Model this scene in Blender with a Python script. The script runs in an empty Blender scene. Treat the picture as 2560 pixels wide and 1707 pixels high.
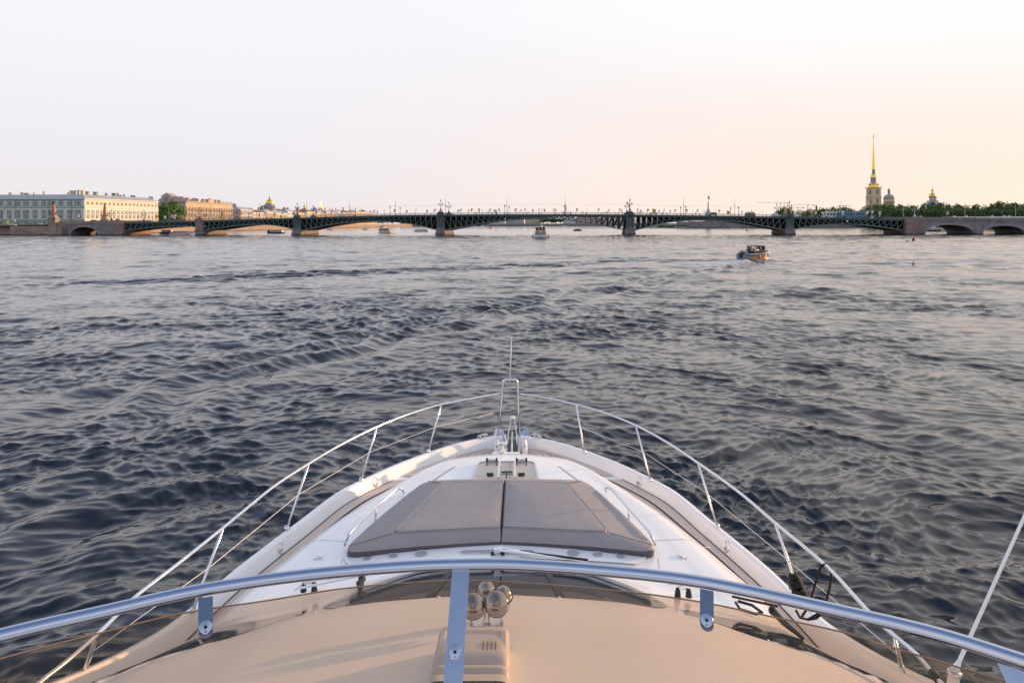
import bpy, bmesh, math, random
import numpy as np
from mathutils import Vector, Matrix
R = math.radians
random.seed(7)
SC = bpy.context.scene
COL = SC.collection

# ---------------------------------------------------------------- camera, sky, sun, exposure
CAM_H = 5.6
F_PX = 1707.0                       # focal length in photo pixels (24 mm on a 36 mm wide sensor)
ROLL = 0.0026
cam_d = bpy.data.cameras.new('camera')
cam_d.sensor_width = 36.0
cam_d.lens = 36.0 * F_PX / 2560.0
cam_d.shift_y = -294.0 / 2560.0
cam_d.clip_start = 0.05
cam_d.clip_end = 30000
cam = bpy.data.objects.new('camera', cam_d)
COL.objects.link(cam)
cam.location = (0, 0, CAM_H)
cam.matrix_world = Matrix.Translation((0, 0, CAM_H)) @ Matrix.Rotation(R(90), 4, 'X') @ Matrix.Rotation(-ROLL, 4, 'Z')
SC.camera = cam

SUN_AZ = 66.0                       # degrees to the right of the view
SUN_EL = 7.0
world = bpy.data.worlds.new('World')
SC.world = world
world.use_nodes = True
wn = world.node_tree.nodes
wl = world.node_tree.links
wn.clear()
w_out = wn.new('ShaderNodeOutputWorld')
w_bg = wn.new('ShaderNodeBackground')
w_sky = wn.new('ShaderNodeTexSky')
w_sky.sky_type = 'NISHITA'
w_sky.sun_disc = False
w_sky.sun_elevation = R(SUN_EL)
w_sky.sun_rotation = R(SUN_AZ)
w_sky.altitude = 0
w_sky.air_density = 1.0
w_sky.dust_density = 1.2
w_sky.ozone_density = 1.6
w_bg.inputs['Strength'].default_value = 0.12
# a thin high veil of evening cloud evens the clear sky out to a pale, nearly white sheet
w_tc = wn.new('ShaderNodeTexCoord')
w_sep = wn.new('ShaderNodeSeparateXYZ')
wl.new(w_tc.outputs['Generated'], w_sep.inputs[0])
w_ramp = wn.new('ShaderNodeValToRGB')
VK = 1.0 / (0.12 * 2.0)
def set_ramp(node, stops):
    el = node.color_ramp.elements
    while len(el) > 1: el.remove(el[-1])
    el[0].position = stops[0][0]; el[0].color = (*stops[0][1], 1)
    for p, c in stops[1:]:
        e = el.new(p); e.color = (*c, 1)
SKY_STOPS = [(0.0, (.82, .775, .79)), (.10, (.84, .815, .865)), (.22, (.885, .88, .93)), (.34, (.895, .90, .95)), (.55, (.58, .65, .86)), (1.0, (.17, .26, .46))]
set_ramp(w_ramp, SKY_STOPS)
wl.new(w_sep.outputs['Z'], w_ramp.inputs['Fac'])
w_dot = wn.new('ShaderNodeVectorMath'); w_dot.operation = 'DOT_PRODUCT'
w_dot.inputs[1].default_value = (math.sin(R(SUN_AZ)), math.cos(R(SUN_AZ)), 0)
wl.new(w_tc.outputs['Generated'], w_dot.inputs[0])
w_side = wn.new('ShaderNodeMapRange'); w_side.interpolation_type = 'SMOOTHSTEP'
w_side.inputs['From Min'].default_value = -0.05; w_side.inputs['From Max'].default_value = 1.0
wl.new(w_dot.outputs['Value'], w_side.inputs['Value'])
w_low = wn.new('ShaderNodeMapRange'); w_low.interpolation_type = 'SMOOTHERSTEP'
w_low.inputs['From Min'].default_value = 0.40; w_low.inputs['From Max'].default_value = 0.0
wl.new(w_sep.outputs['Z'], w_low.inputs['Value'])
w_mul = wn.new('ShaderNodeMath'); w_mul.operation = 'MULTIPLY'
wl.new(w_side.outputs[0], w_mul.inputs[0]); wl.new(w_low.outputs[0], w_mul.inputs[1])
w_warm = wn.new('ShaderNodeMix'); w_warm.data_type = 'RGBA'
w_warm.inputs['B'].default_value = (1.04, .835, .705, 1)
wl.new(w_mul.outputs[0], w_warm.inputs['Factor']); wl.new(w_ramp.outputs['Color'], w_warm.inputs['A'])
w_glow = wn.new('ShaderNodeMix'); w_glow.data_type = 'RGBA'      # brighter towards the sun
w_glow.inputs['B'].default_value = (1.02, 1.0, .99, 1)
w_g2 = wn.new('ShaderNodeMath'); w_g2.operation = 'SUBTRACT'; w_g2.use_clamp = True
wl.new(w_side.outputs[0], w_g2.inputs[0]); wl.new(w_low.outputs[0], w_g2.inputs[1])
wl.new(w_g2.outputs[0], w_glow.inputs['Factor']); wl.new(w_warm.outputs['Result'], w_glow.inputs['A'])
w_sc = wn.new('ShaderNodeVectorMath'); w_sc.operation = 'SCALE'
w_sc.inputs['Scale'].default_value = VK
wl.new(w_glow.outputs['Result'], w_sc.inputs[0])
w_mix = wn.new('ShaderNodeMix'); w_mix.data_type = 'RGBA'
w_mix.inputs['Factor'].default_value = 0.985
wl.new(w_sky.outputs['Color'], w_mix.inputs['A'])
wl.new(w_sc.outputs[0], w_mix.inputs['B'])
wl.new(w_mix.outputs['Result'], w_bg.inputs['Color'])
wl.new(w_bg.outputs['Background'], w_out.inputs['Surface'])

sun_d = bpy.data.lights.new('sun', 'SUN')
sun_d.energy = 2.4
sun_d.angle = R(1.4)
sun_d.color = (1.0, 0.61, 0.30)
sun = bpy.data.objects.new('sun', sun_d)
COL.objects.link(sun)
sd = Vector((math.sin(R(SUN_AZ)) * math.cos(R(SUN_EL)), math.cos(R(SUN_AZ)) * math.cos(R(SUN_EL)), math.sin(R(SUN_EL))))
sun.rotation_euler = (-sd).to_track_quat('-Z', 'Y').to_euler()
sun.location = (60, 20, 40)

SC.view_settings.view_transform = 'Standard'
SC.view_settings.look = 'None'
SC.view_settings.gamma = 1.0
SC.view_settings.exposure = 1.06

# ---------------------------------------------------------------- helpers
def at_z(px, py, z):
    """world point where the photo pixel's ray meets height z"""
    a = px - 1280.0; b = 853.5 - py
    # photo frame -> unrolled frame (horizon level), horizon sits 294 px above centre
    tx = a / F_PX; ty = (b - 294.0) / F_PX
    c, s = math.cos(ROLL), math.sin(ROLL)
    X = tx * c + ty * s; Z = -tx * s + ty * c
    t = (z - CAM_H) / Z
    return Vector((X * t, t, z))
def at_y(px, py, Y):
    a = px - 1280.0; b = 853.5 - py
    tx = a / F_PX; ty = (b - 294.0) / F_PX
    c, s = math.cos(ROLL), math.sin(ROLL)
    return Vector(((tx * c + ty * s) * Y, Y, CAM_H + (-tx * s + ty * c) * Y))
def lerp(a, b, t): return a + (b - a) * t
def interp(x, tab):
    if x <= tab[0][0]: return tab[0][1]
    for (x0, y0), (x1, y1) in zip(tab, tab[1:]):
        if x <= x1: return lerp(y0, y1, (x - x0) / (x1 - x0))
    return tab[-1][1]
def smooth(x, tab):
    """monotone-ish smooth interpolation (Catmull-Rom in y)"""
    n = len(tab)
    if x <= tab[0][0]: return tab[0][1]
    if x >= tab[-1][0]: return tab[-1][1]
    for i in range(n - 1):
        if x <= tab[i + 1][0]:
            x0, y0 = tab[i]; x1, y1 = tab[i + 1]
            xm, ym = tab[max(i - 1, 0)]; xp, yp = tab[min(i + 2, n - 1)]
            h = x1 - x0; t = (x - x0) / h
            m0 = (y1 - ym) / (x1 - xm) * h; m1 = (yp - y0) / (xp - x0) * h
            return (2*t**3 - 3*t**2 + 1)*y0 + (t**3 - 2*t**2 + t)*m0 + (-2*t**3 + 3*t**2)*y1 + (t**3 - t**2)*m1

MATS = {}
def mat(name, color, rough=0.5, metal=0.0, spec=None, coat=0.0, noise=0.0, nscale=4.0, bump=0.0, bscale=30.0, emit=None, coords='Object', rvar=0.0):
    m = bpy.data.materials.new(name); m.use_nodes = True
    nt = m.node_tree; b = nt.nodes['Principled BSDF']
    b.inputs['Base Color'].default_value = (*color, 1)
    b.inputs['Roughness'].default_value = rough
    b.inputs['Metallic'].default_value = metal
    if spec is not None: b.inputs['Specular IOR Level'].default_value = spec
    if coat: b.inputs['Coat Weight'].default_value = coat; b.inputs['Coat Roughness'].default_value = 0.04
    tc = nt.nodes.new('ShaderNodeTexCoord')
    if noise or rvar:
        n = nt.nodes.new('ShaderNodeTexNoise'); n.inputs['Scale'].default_value = nscale; n.inputs['Detail'].default_value = 6
        nt.links.new(tc.outputs[coords], n.inputs['Vector'])
    if noise:
        mx = nt.nodes.new('ShaderNodeMix'); mx.data_type = 'RGBA'
        mx.inputs['A'].default_value = (*[c * (1 - noise) for c in color], 1)
        mx.inputs['B'].default_value = (*[min(1, c * (1 + noise)) for c in color], 1)
        mr = nt.nodes.new('ShaderNodeMapRange'); mr.inputs['From Min'].default_value = .3; mr.inputs['From Max'].default_value = .7
        nt.links.new(n.outputs['Fac'], mr.inputs['Value'])
        nt.links.new(mr.outputs[0], mx.inputs['Factor']); nt.links.new(mx.outputs['Result'], b.inputs['Base Color'])
    if rvar:
        mr2 = nt.nodes.new('ShaderNodeMapRange'); mr2.inputs['From Min'].default_value = .3; mr2.inputs['From Max'].default_value = .7
        mr2.inputs['To Min'].default_value = max(0, rough - rvar); mr2.inputs['To Max'].default_value = rough + rvar
        nt.links.new(n.outputs['Fac'], mr2.inputs['Value']); nt.links.new(mr2.outputs[0], b.inputs['Roughness'])
    if bump:
        n2 = nt.nodes.new('ShaderNodeTexNoise'); n2.inputs['Scale'].default_value = bscale; n2.inputs['Detail'].default_value = 4
        nt.links.new(tc.outputs[coords], n2.inputs['Vector'])
        bp = nt.nodes.new('ShaderNodeBump'); bp.inputs['Strength'].default_value = bump; bp.inputs['Distance'].default_value = 0.02
        nt.links.new(n2.outputs['Fac'], bp.inputs['Height']); nt.links.new(bp.outputs['Normal'], b.inputs['Normal'])
    if emit:
        b.inputs['Emission Color'].default_value = (*emit[0], 1); b.inputs['Emission Strength'].default_value = emit[1]
    MATS[name] = m
    return m

def tag(o, label=None, cat=None, group=None, kind=None):
    if label: o['label'] = label
    if cat: o['category'] = cat
    if group: o['group'] = group
    if kind: o['kind'] = kind
    return o
def empty(name, loc=(0, 0, 0), rz=0.0, label=None, cat=None, group=None, kind=None, parent=None):
    o = bpy.data.objects.new(name, None); COL.objects.link(o)
    o.location = loc; o.rotation_euler = (0, 0, rz); o.empty_display_size = 0.3
    if parent: o.parent = parent
    return tag(o, label, cat, group, kind)

class MB:
    """collects shapes and links them as ONE mesh object"""
    def __init__(s): s.v = []; s.f = []; s.m = []; s.cur = 0; s.uv = {}; s.sm = []; s.smooth = False
    def add(s, vs, fs):
        k = len(s.v); s.v += [tuple(v) for v in vs]
        for f in fs: s.f.append(tuple(i + k for i in f)); s.m.append(s.cur); s.sm.append(s.smooth)
        return k
    def box(s, c, d, rz=0.0, top=None, M=None):
        """box centred at c, size d; top=(fx,fy) scales the top face"""
        fx, fy = top or (1, 1)
        vs = []
        for z, kx, ky in ((-.5, 1, 1), (.5, fx, fy)):
            for x, y in ((-.5, -.5), (.5, -.5), (.5, .5), (-.5, .5)):
                vs.append(Vector((x * d[0] * kx, y * d[1] * ky, z * d[2])))
        cr, sr = math.cos(rz), math.sin(rz)
        out = []
        for v in vs:
            if M is not None: v = M @ v
            out.append((c[0] + v.x * cr - v.y * sr, c[1] + v.x * sr + v.y * cr, c[2] + v.z))
        s.add(out, [(3, 2, 1, 0), (4, 5, 6, 7), (0, 1, 5, 4), (1, 2, 6, 5), (2, 3, 7, 6), (3, 0, 4, 7)])
        return s
    def bb(s, x0, x1, y0, y1, z0, z1):
        return s.box(((x0 + x1) / 2, (y0 + y1) / 2, (z0 + z1) / 2), (abs(x1 - x0), abs(y1 - y0), abs(z1 - z0)))
    def prism(s, poly, z0, z1, cap=True):
        n = len(poly)
        vs = [(x, y, z0) for x, y in poly] + [(x, y, z1) for x, y in poly]
        fs = [(i, (i + 1) % n, n + (i + 1) % n, n + i) for i in range(n)]
        if cap: fs += [tuple(range(n - 1, -1, -1)), tuple(range(n, 2 * n))]
        s.add(vs, fs); return s
    def lathe(s, prof, c=(0, 0, 0), n=12, M=None, cap=True):
        """prof: [(r,z)...]"""
        vs = []; fs = []
        for r, z in prof:
            for i in range(n):
                a = 2 * math.pi * i / n
                v = Vector((r * math.cos(a), r * math.sin(a), z))
                if M is not None: v = M @ v
                vs.append((v.x + c[0], v.y + c[1], v.z + c[2]))
        for j in range(len(prof) - 1):
            for i in range(n):
                fs.append((j * n + i, j * n + (i + 1) % n, (j + 1) * n + (i + 1) % n, (j + 1) * n + i))
        if cap:
            if prof[0][0] > 1e-5: fs.append(tuple(range(n - 1, -1, -1)))
            if prof[-1][0] > 1e-5: fs.append(tuple((len(prof) - 1) * n + i for i in range(n)))
        s.add(vs, fs); return s
    def tube(s, pts, r, n=8, cap=True, closed=False):
        pts = [Vector(p) for p in pts]; N = len(pts)
        rs = r if isinstance(r, (list, tuple)) else [r] * N
        vs = []; fs = []; up = None
        for i, p in enumerate(pts):
            if closed: t = (pts[(i + 1) % N] - pts[i - 1])
            else: t = (pts[min(i + 1, N - 1)] - pts[max(i - 1, 0)])
            t.normalize()
            if up is None: up = Vector((0, 0, 1)) if abs(t.z) < .9 else Vector((1, 0, 0))
            a = (up - t * up.dot(t)).normalized(); b = t.cross(a); up = a
            for k in range(n):
                w = 2 * math.pi * k / n
                vs.append(p + (a * math.cos(w) + b * math.sin(w)) * rs[i])
        for i in range(N if closed else N - 1):
            j = (i + 1) % N
            for k in range(n): fs.append((i * n + k, i * n + (k + 1) % n, j * n + (k + 1) % n, j * n + k))
        if cap and not closed:
            fs.append(tuple(range(n - 1, -1, -1))); fs.append(tuple((N - 1) * n + k for k in range(n)))
        s.add(vs, fs); return s
    def bar(s, p, q, w, h=None):
        """rectangular bar from p to q, w wide (horizontal), h high"""
        h = h or w; p = Vector(p); q = Vector(q); t = (q - p).normalized()
        up = Vector((0, 0, 1)) if abs(t.z) < .95 else Vector((0, 1, 0))
        a = t.cross(up).normalized(); b = a.cross(t)
        vs = [e + a * x * w / 2 + b * y * h / 2 for e in (p, q) for x, y in ((-1, -1), (1, -1), (1, 1), (-1, 1))]
        s.add(vs, [(3, 2, 1, 0), (4, 5, 6, 7), (0, 1, 5, 4), (1, 2, 6, 5), (2, 3, 7, 6), (3, 0, 4, 7)]); return s
    def grid(s, fn, us, vs_, uvfn=None, flip=False):
        k0 = len(s.v); nu = len(us); nv = len(vs_)
        pts = [tuple(fn(u, v)) for v in vs_ for u in us]
        fs = []
        for j in range(nv - 1):
            for i in range(nu - 1):
                q = (j * nu + i, j * nu + i + 1, (j + 1) * nu + i + 1, (j + 1) * nu + i)
                fs.append(q[::-1] if flip else q)
        s.add(pts, fs)
        if uvfn:
            for j, v in enumerate(vs_):
                for i, u in enumerate(us): s.uv[k0 + j * nu + i] = uvfn(u, v)
        return s
    def ball(s, c, r, n=12, m=8, sc=(1, 1, 1)):
        prof = [(r * math.sin(math.pi * j / m), -r * math.cos(math.pi * j / m)) for j in range(m + 1)]
        M = Matrix.Diagonal((sc[0], sc[1], sc[2])).to_3x3()
        return s.lathe(prof, c, n, M)
    def text(s, body, size, fn):
        """lettering laid flat in x,y then mapped by fn(x,y,z)->point"""
        cu = bpy.data.curves.new('lettering', 'FONT'); cu.body = body; cu.size = size; cu.extrude = 0.004; cu.align_x = 'CENTER'
        o = bpy.data.objects.new('lettering', cu); COL.objects.link(o)
        dg = bpy.context.evaluated_depsgraph_get(); me = bpy.data.meshes.new_from_object(o.evaluated_get(dg))
        s.add([fn(*v.co) for v in me.vertices], [tuple(p.vertices) for p in me.polygons])
        bpy.data.objects.remove(o); bpy.data.curves.remove(cu); bpy.data.meshes.remove(me)
        return s
    def build(s, name, mats, parent=None, smooth=None, origin=None, bevel=0, sub=0, weld=False, loc=None, solid=0):
        me = bpy.data.meshes.new(name)
        o0 = Vector(origin) if origin is not None else Vector((0, 0, 0))
        me.from_pydata([(v[0] - o0.x, v[1] - o0.y, v[2] - o0.z) for v in s.v], [], s.f)
        ms = mats if isinstance(mats, (list, tuple)) else [mats]
        for m_ in ms: me.materials.append(m_ if not isinstance(m_, str) else MATS[m_])
        me.polygons.foreach_set('material_index', s.m)
        if smooth is None: me.polygons.foreach_set('use_smooth', s.sm)
        else: me.polygons.foreach_set('use_smooth', [smooth] * len(s.f))
        if s.uv:
            lay = me.uv_layers.new(name='UVMap')
            for l in me.loops: lay.data[l.index].uv = s.uv.get(l.vertex_index, (0, 0))
        me.update()
        o = bpy.data.objects.new(name, me); COL.objects.link(o)
        if parent is not None: o.parent = parent
        if loc is not None: o.location = loc
        if weld:
            bm = bmesh.new(); bm.from_mesh(me); bmesh.ops.remove_doubles(bm, verts=bm.verts, dist=1e-4); bmesh.ops.recalc_face_normals(bm, faces=bm.faces); bm.to_mesh(me); bm.free()
        if solid:
            md = o.modifiers.new('solid', 'SOLIDIFY'); md.thickness = solid; md.offset = -1
        if bevel:
            md = o.modifiers.new('bevel', 'BEVEL'); md.width = bevel; md.segments = 3; md.limit_method = 'ANGLE'; md.angle_limit = R(35)
            md.harden_normals = False
            for p in me.polygons: p.use_smooth = True
            if hasattr(me, 'set_sharp_from_angle'): me.set_sharp_from_angle(angle=R(50))
        if sub:
            md = o.modifiers.new('sub', 'SUBSURF'); md.levels = sub; md.render_levels = sub
        return o
def sharp(o, deg=35):
    for p in o.data.polygons: p.use_smooth = True
    o.data.set_sharp_from_angle(angle=R(deg)); return o
def copy_tree(o, parent=None):
    c = o.copy(); COL.objects.link(c)
    if parent is not None: c.parent = parent
    for ch in list(o.children): copy_tree(ch, c)
    return c
def circle(r, n, cx=0, cy=0): return [(cx + r * math.cos(2 * math.pi * i / n), cy + r * math.sin(2 * math.pi * i / n)) for i in range(n)]
ORD = ['zeroth', 'first', 'second', 'third', 'fourth', 'fifth', 'sixth', 'seventh', 'eighth', 'ninth', 'tenth', 'eleventh', 'twelfth', 'thirteenth', 'fourteenth', 'fifteenth', 'sixteenth', 'seventeenth', 'eighteenth', 'nineteenth', 'twentieth']

# ---------------------------------------------------------------- the river
def build_water():
    rng = np.random.default_rng(11)
    fine = np.arange(-R(42), R(42), 0.0026)
    coarse = np.arange(R(42), 2 * math.pi - R(42) + 1e-6, R(1.5))
    th = np.concatenate([fine, coarse]).astype(np.float32)
    rr = [1.6]
    while rr[-1] < 26000:
        r = rr[-1]
        rr.append(r * (1.0032 if r < 900 else 1.03))
    rr = np.array(rr, dtype=np.float32)
    nr, nt = len(rr), len(th)
    Rr, T = np.meshgrid(rr, th, indexing='ij')
    X = (Rr * np.sin(T)).astype(np.float32); Y = (Rr * np.cos(T)).astype(np.float32)
    cell = np.where(Rr < 900, Rr * 0.0036, Rr * .03)
    Z = np.zeros_like(X); DX = np.zeros_like(X); DY = np.zeros_like(X)
    # slow noise: gusts and slicks that vary the height of the chop
    def slow(seed, n, l0, l1):
        g = np.random.default_rng(seed); s = np.zeros_like(X)
        for _ in range(n):
            l = math.exp(g.uniform(math.log(l0), math.log(l1))); a = g.uniform(0, 2 * math.pi); k = 2 * math.pi / l
            s += np.sin(k * (X * math.cos(a) + Y * math.sin(a)) + g.uniform(0, 6.28))
        return s / math.sqrt(n / 2)
    gust = 1 + 0.28 * slow(3, 8, 9, 60)
    gust = np.clip(gust, .35, 1.8)
    wx = 0.35 * slow(4, 5, 4, 14); wy = 0.35 * slow(5, 5, 4, 14)
    N = 140
    lam = np.exp(np.linspace(math.log(0.14), math.log(7.0), N))
    wind = R(-100)          # mean direction of travel: towards the boat, a little to the left
    for i in range(N):
        l = float(lam[i]); k = 2 * math.pi / l
        spread = 0.42 if l > 1.0 else 0.62
        a = wind + rng.normal(0, spread)
        ph = rng.uniform(0, 6.28)
        slope = interp(math.log(l), [(math.log(.13), .034), (math.log(.3), .062), (math.log(.6), .056), (math.log(1.0), .035), (math.log(1.8), .021), (math.log(3), .018), (math.log(7), .013)])
        amp = slope / k
        w = np.clip((l / cell - 1.6) / 1.7, 0, 1)
        if not w.any(): continue
        ca, sa = math.cos(a), math.sin(a)
        p = k * ((X + wx) * ca + (Y + wy) * sa) + ph
        A = amp * w * gust
        if i % 5 in (1, 2, 4) and .22 < l < 3.5:      # short waves with narrow crests and flat troughs
            h_ = np.sin(p * .5); Z += A * 1.15 * (1 - 2 * np.sqrt(h_ * h_ + .012))
        else: Z += A * np.cos(p)
        s_ = np.sin(p) * A * 0.7
        DX -= ca * s_; DY -= sa * s_
    # boat wakes: trains of three or four crests along curved lines
    foam = np.zeros_like(X)
    def wake(poly, l, amp, ncr, fade_lo, fade_hi, off=0.0):
        poly = np.array(poly, dtype=np.float32)
        best = np.full(X.shape, 1e9, dtype=np.float32); sd_ = np.zeros_like(X); tt = np.zeros_like(X)
        L = 0; tot = np.sum(np.hypot(*(poly[1:] - poly[:-1]).T))
        for a, b in zip(poly[:-1], poly[1:]):
            d = b - a; ln = float(np.hypot(*d)); u = d / ln
            px_, py_ = X - a[0], Y - a[1]
            t = np.clip(px_ * u[0] + py_ * u[1], 0, ln)
            qx, qy = px_ - t * u[0], py_ - t * u[1]
            dist = np.hypot(qx, qy); sg = np.sign(u[0] * py_ - u[1] * px_)
            m = dist < best
            best = np.where(m, dist, best); sd_ = np.where(m, dist * sg, sd_); tt = np.where(m, (L + t) / tot, tt)
            L += ln
        wob = 0.7 * slow(21, 7, 5, 16)
        s_ = sd_ + wob * l * .35 + off
        env = np.exp(-(s_ / (l * ncr * .5)) ** 2)
        ends = np.clip(tt / fade_lo, 0, 1) * np.clip((1 - tt) / fade_hi, 0, 1)
        w = np.clip((l / cell - 2) / 2, 0, 1)
        return amp * env * ends * w * np.cos(2 * math.pi * s_ / l), env * ends, sd_, tt
    def P(pts): return [tuple(at_z(x, y, 0).xy) for x, y in pts]
    def near_line(pts, hw_):
        d = np.full(X.shape, 1e9, dtype=np.float32); pts = np.array(pts, dtype=np.float32)
        for a, b in zip(pts[:-1], pts[1:]):
            v = b - a; ln = float(np.hypot(*v)); u_ = v / ln; t = np.clip((X - a[0]) * u_[0] + (Y - a[1]) * u_[1], 0, ln)
            d = np.minimum(d, np.hypot(X - a[0] - t * u_[0], Y - a[1] - t * u_[1]))
        return np.exp(-(d / hw_) ** 2)
    slick = near_line(P([(1850, 657), (1700, 659), (1500, 665), (1300, 674), (1100, 686), (900, 700)]), 2.0)
    slick2 = near_line(P([(1500, 735), (1250, 800), (950, 880), (700, 950)]), 1.2)
    Z *= (1 - .8 * slick) * (1 - .5 * slick2)
    foam += .30 * slick * (slow(41, 10, .7, 4) > .9)
    w1 = P([(1990, 642), (1900, 650), (1700, 651), (1500, 655), (1300, 664), (1100, 671), (900, 678), (700, 686), (450, 697), (200, 708), (-100, 722)])
    h, e, sdv, tv = wake(w1, 2.6, 0.20, 3.2, .10, .15); Z += h
    w2 = P([(1660, 690), (1556, 718), (1400, 750), (1250, 778), (1050, 822), (800, 872), (600, 932), (300, 1018), (0, 1085), (-200, 1120)])
    h, e2, _, _ = wake(w2, 2.7, 0.13, 2.6, .08, .10); Z += h
    w3 = P([(1900, 655), (1760, 676), (1660, 690), (1500, 712)])
    h, e3, _, t3 = wake(w3, 1.6, 0.16, 2.0, .15, .25); Z += h
    w4 = P([(760, 1120), (480, 1180), (200, 1290), (-50, 1420)])
    h, _, _, _ = wake(w4, 2.8, 0.12, 3.0, .2, .1); Z += h
    w6 = P([(-150, 1010), (250, 950), (650, 862), (1000, 795), (1250, 752)])
    h, _, _, _ = wake(w6, 2.6, 0.08, 2.6, .15, .2, off=.5); Z += h
    w5 = P([(2560, 1180), (2200, 1075), (1900, 1000), (1700, 960)])
    h, _, _, _ = wake(w5, 2.2, 0.06, 3.0, .2, .2); Z += h
    # churned water behind the small boat
    c0 = np.array(at_z(1866, 655, 0).xy); ax = np.array(P([(1500, 657)])[0]) - c0; Lx = np.hypot(*ax); ax /= Lx
    u = (X - c0[0]) * ax[0] + (Y - c0[1]) * ax[1]; v = -(X - c0[0]) * ax[1] + (Y - c0[1]) * ax[0]
    wid = 1.7 + 0.04 * np.clip(u, 0, 60)
    f1 = np.clip(1 - np.abs(v) / wid, 0, 1) * np.clip((u + 1.2) / 1.2, 0, 1) * np.clip(1 - u / 60, 0, 1) ** 1.6
    foam += f1 * 1.25
    Z += f1 * .40 * np.clip(1 - u / 7, 0, 1)
    foam += e3 * .30 * np.clip(1 - t3, 0, 1) * (slow(31, 8, .8, 3) > .5)
    flat = np.clip((Rr - 2.2) / 2, 0, 1)
    Z *= np.clip(1.0 - (Rr - 600) / 900, 0, 1)
    X2 = X + DX; Y2 = Y + DY
    co = np.stack([X2, Y2, Z], -1).reshape(-1, 3).astype(np.float32)
    nv = co.shape[0]
    i = np.arange(nr - 1)[:, None] * nt; j = np.arange(nt)[None, :]; j2 = (j + 1) % nt
    quads = np.stack([i + j, i + nt + j, i + nt + j2, i + j2], -1).reshape(-1, 4)
    quads = quads[:, ::-1]
    me = bpy.data.meshes.new('river_water')
    nf = quads.shape[0]
    me.vertices.add(nv); me.vertices.foreach_set('co', co.ravel())
    me.loops.add(nf * 4); me.loops.foreach_set('vertex_index', quads.ravel().astype(np.int32))
    me.polygons.add(nf); me.polygons.foreach_set('loop_start', np.arange(0, nf * 4, 4, dtype=np.int32))
    me.polygons.foreach_set('use_smooth', np.ones(nf, dtype=bool))
    me.update(calc_edges=True)
    at = me.attributes.new('foam', 'FLOAT', 'POINT'); at.data.foreach_set('value', np.clip(foam, 0, 1).ravel().astype(np.float32))
    m = bpy.data.materials.new('river_water'); m.use_nodes = True
    nt_ = m.node_tree; b = nt_.nodes['Principled BSDF']; L_ = nt_.links.new
    b.inputs['IOR'].default_value = 1.62
    b.inputs['Roughness'].default_value = 0.04
    geo = nt_.nodes.new('ShaderNodeNewGeometry')
    def noise(scale, detail, sy=1.0, sx=1.0, rot=0.0):
        mp = nt_.nodes.new('ShaderNodeMapping'); mp.inputs['Scale'].default_value = (sx, sy, 1); mp.inputs['Rotation'].default_value = (0, 0, rot)
        L_(geo.outputs['Position'], mp.inputs['Vector'])
        n = nt_.nodes.new('ShaderNodeTexNoise'); n.inputs['Scale'].default_value = scale; n.inputs['Detail'].default_value = detail
        n.inputs['Roughness'].default_value = .55; n.inputs['Distortion'].default_value = .6
        L_(mp.outputs[0], n.inputs['Vector']); return n
    n1 = noise(6.5, 6, 1.7, .8, .25); n2 = noise(1.1, 6, 1.5, .7, -.2)
    b1 = nt_.nodes.new('ShaderNodeBump'); b1.inputs['Strength'].default_value = 1.0; b1.inputs['Distance'].default_value = 0.012
    b2 = nt_.nodes.new('ShaderNodeBump'); b2.inputs['Strength'].default_value = 1.0; b2.inputs['Distance'].default_value = 0.07
    L_(n1.outputs['Fac'], b1.inputs['Height']); L_(n2.outputs['Fac'], b2.inputs['Height'])
    n3 = noise(.42, 5, 1.7, .6, .1); b3 = nt_.nodes.new('ShaderNodeBump'); b3.inputs['Distance'].default_value = 0.14; L_(n3.outputs['Fac'], b3.inputs['Height']); L_(b3.outputs['Normal'], b2.inputs['Normal'])
    L_(b2.outputs['Normal'], b1.inputs['Normal']); L_(b1.outputs['Normal'], b.inputs['Normal'])
    ln = nt_.nodes.new('ShaderNodeVectorMath'); ln.operation = 'LENGTH'; L_(geo.outputs['Position'], ln.inputs[0])
    for bb_, lo, hi in ((b1, 5, 90), (b2, 70, 260), (b3, 130, 420)):      # ripples finer than the modelled waves
        r_ = nt_.nodes.new('ShaderNodeMapRange'); r_.inputs['From Min'].default_value = lo; r_.inputs['From Max'].default_value = hi
        L_(ln.outputs['Value'], r_.inputs['Value']); L_(r_.outputs[0], bb_.inputs['Strength'])
    af = nt_.nodes.new('ShaderNodeAttribute'); af.attribute_name = 'foam'
    nf_ = noise(2.6, 6)
    mm = nt_.nodes.new('ShaderNodeMath'); mm.operation = 'ADD'; L_(af.outputs['Fac'], mm.inputs[0]); L_(nf_.outputs['Fac'], mm.inputs[1])
    mr = nt_.nodes.new('ShaderNodeMapRange'); mr.inputs['From Min'].default_value = .74; mr.inputs['From Max'].default_value = 1.10
    L_(mm.outputs[0], mr.inputs['Value'])
    mx = nt_.nodes.new('ShaderNodeMix'); mx.data_type = 'RGBA'
    mx.inputs['A'].default_value = (.003, .005, .010, 1); mx.inputs['B'].default_value = (.62, .62, .64, 1)
    L_(mr.outputs[0], mx.inputs['Factor']); L_(mx.outputs['Result'], b.inputs['Base Color'])
    mr3 = nt_.nodes.new('ShaderNodeMapRange'); mr3.inputs['To Min'].default_value = .06; mr3.inputs['To Max'].default_value = .6
    L_(mr.outputs[0], mr3.inputs['Value']); L_(mr3.outputs[0], b.inputs['Roughness'])
    me.materials.append(m)
    o = bpy.data.objects.new('river_water', me); COL.objects.link(o); o['kind'] = 'structure'
    # river bed far below: nothing shows through, it only closes the water from underneath
    return o
build_water()

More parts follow.
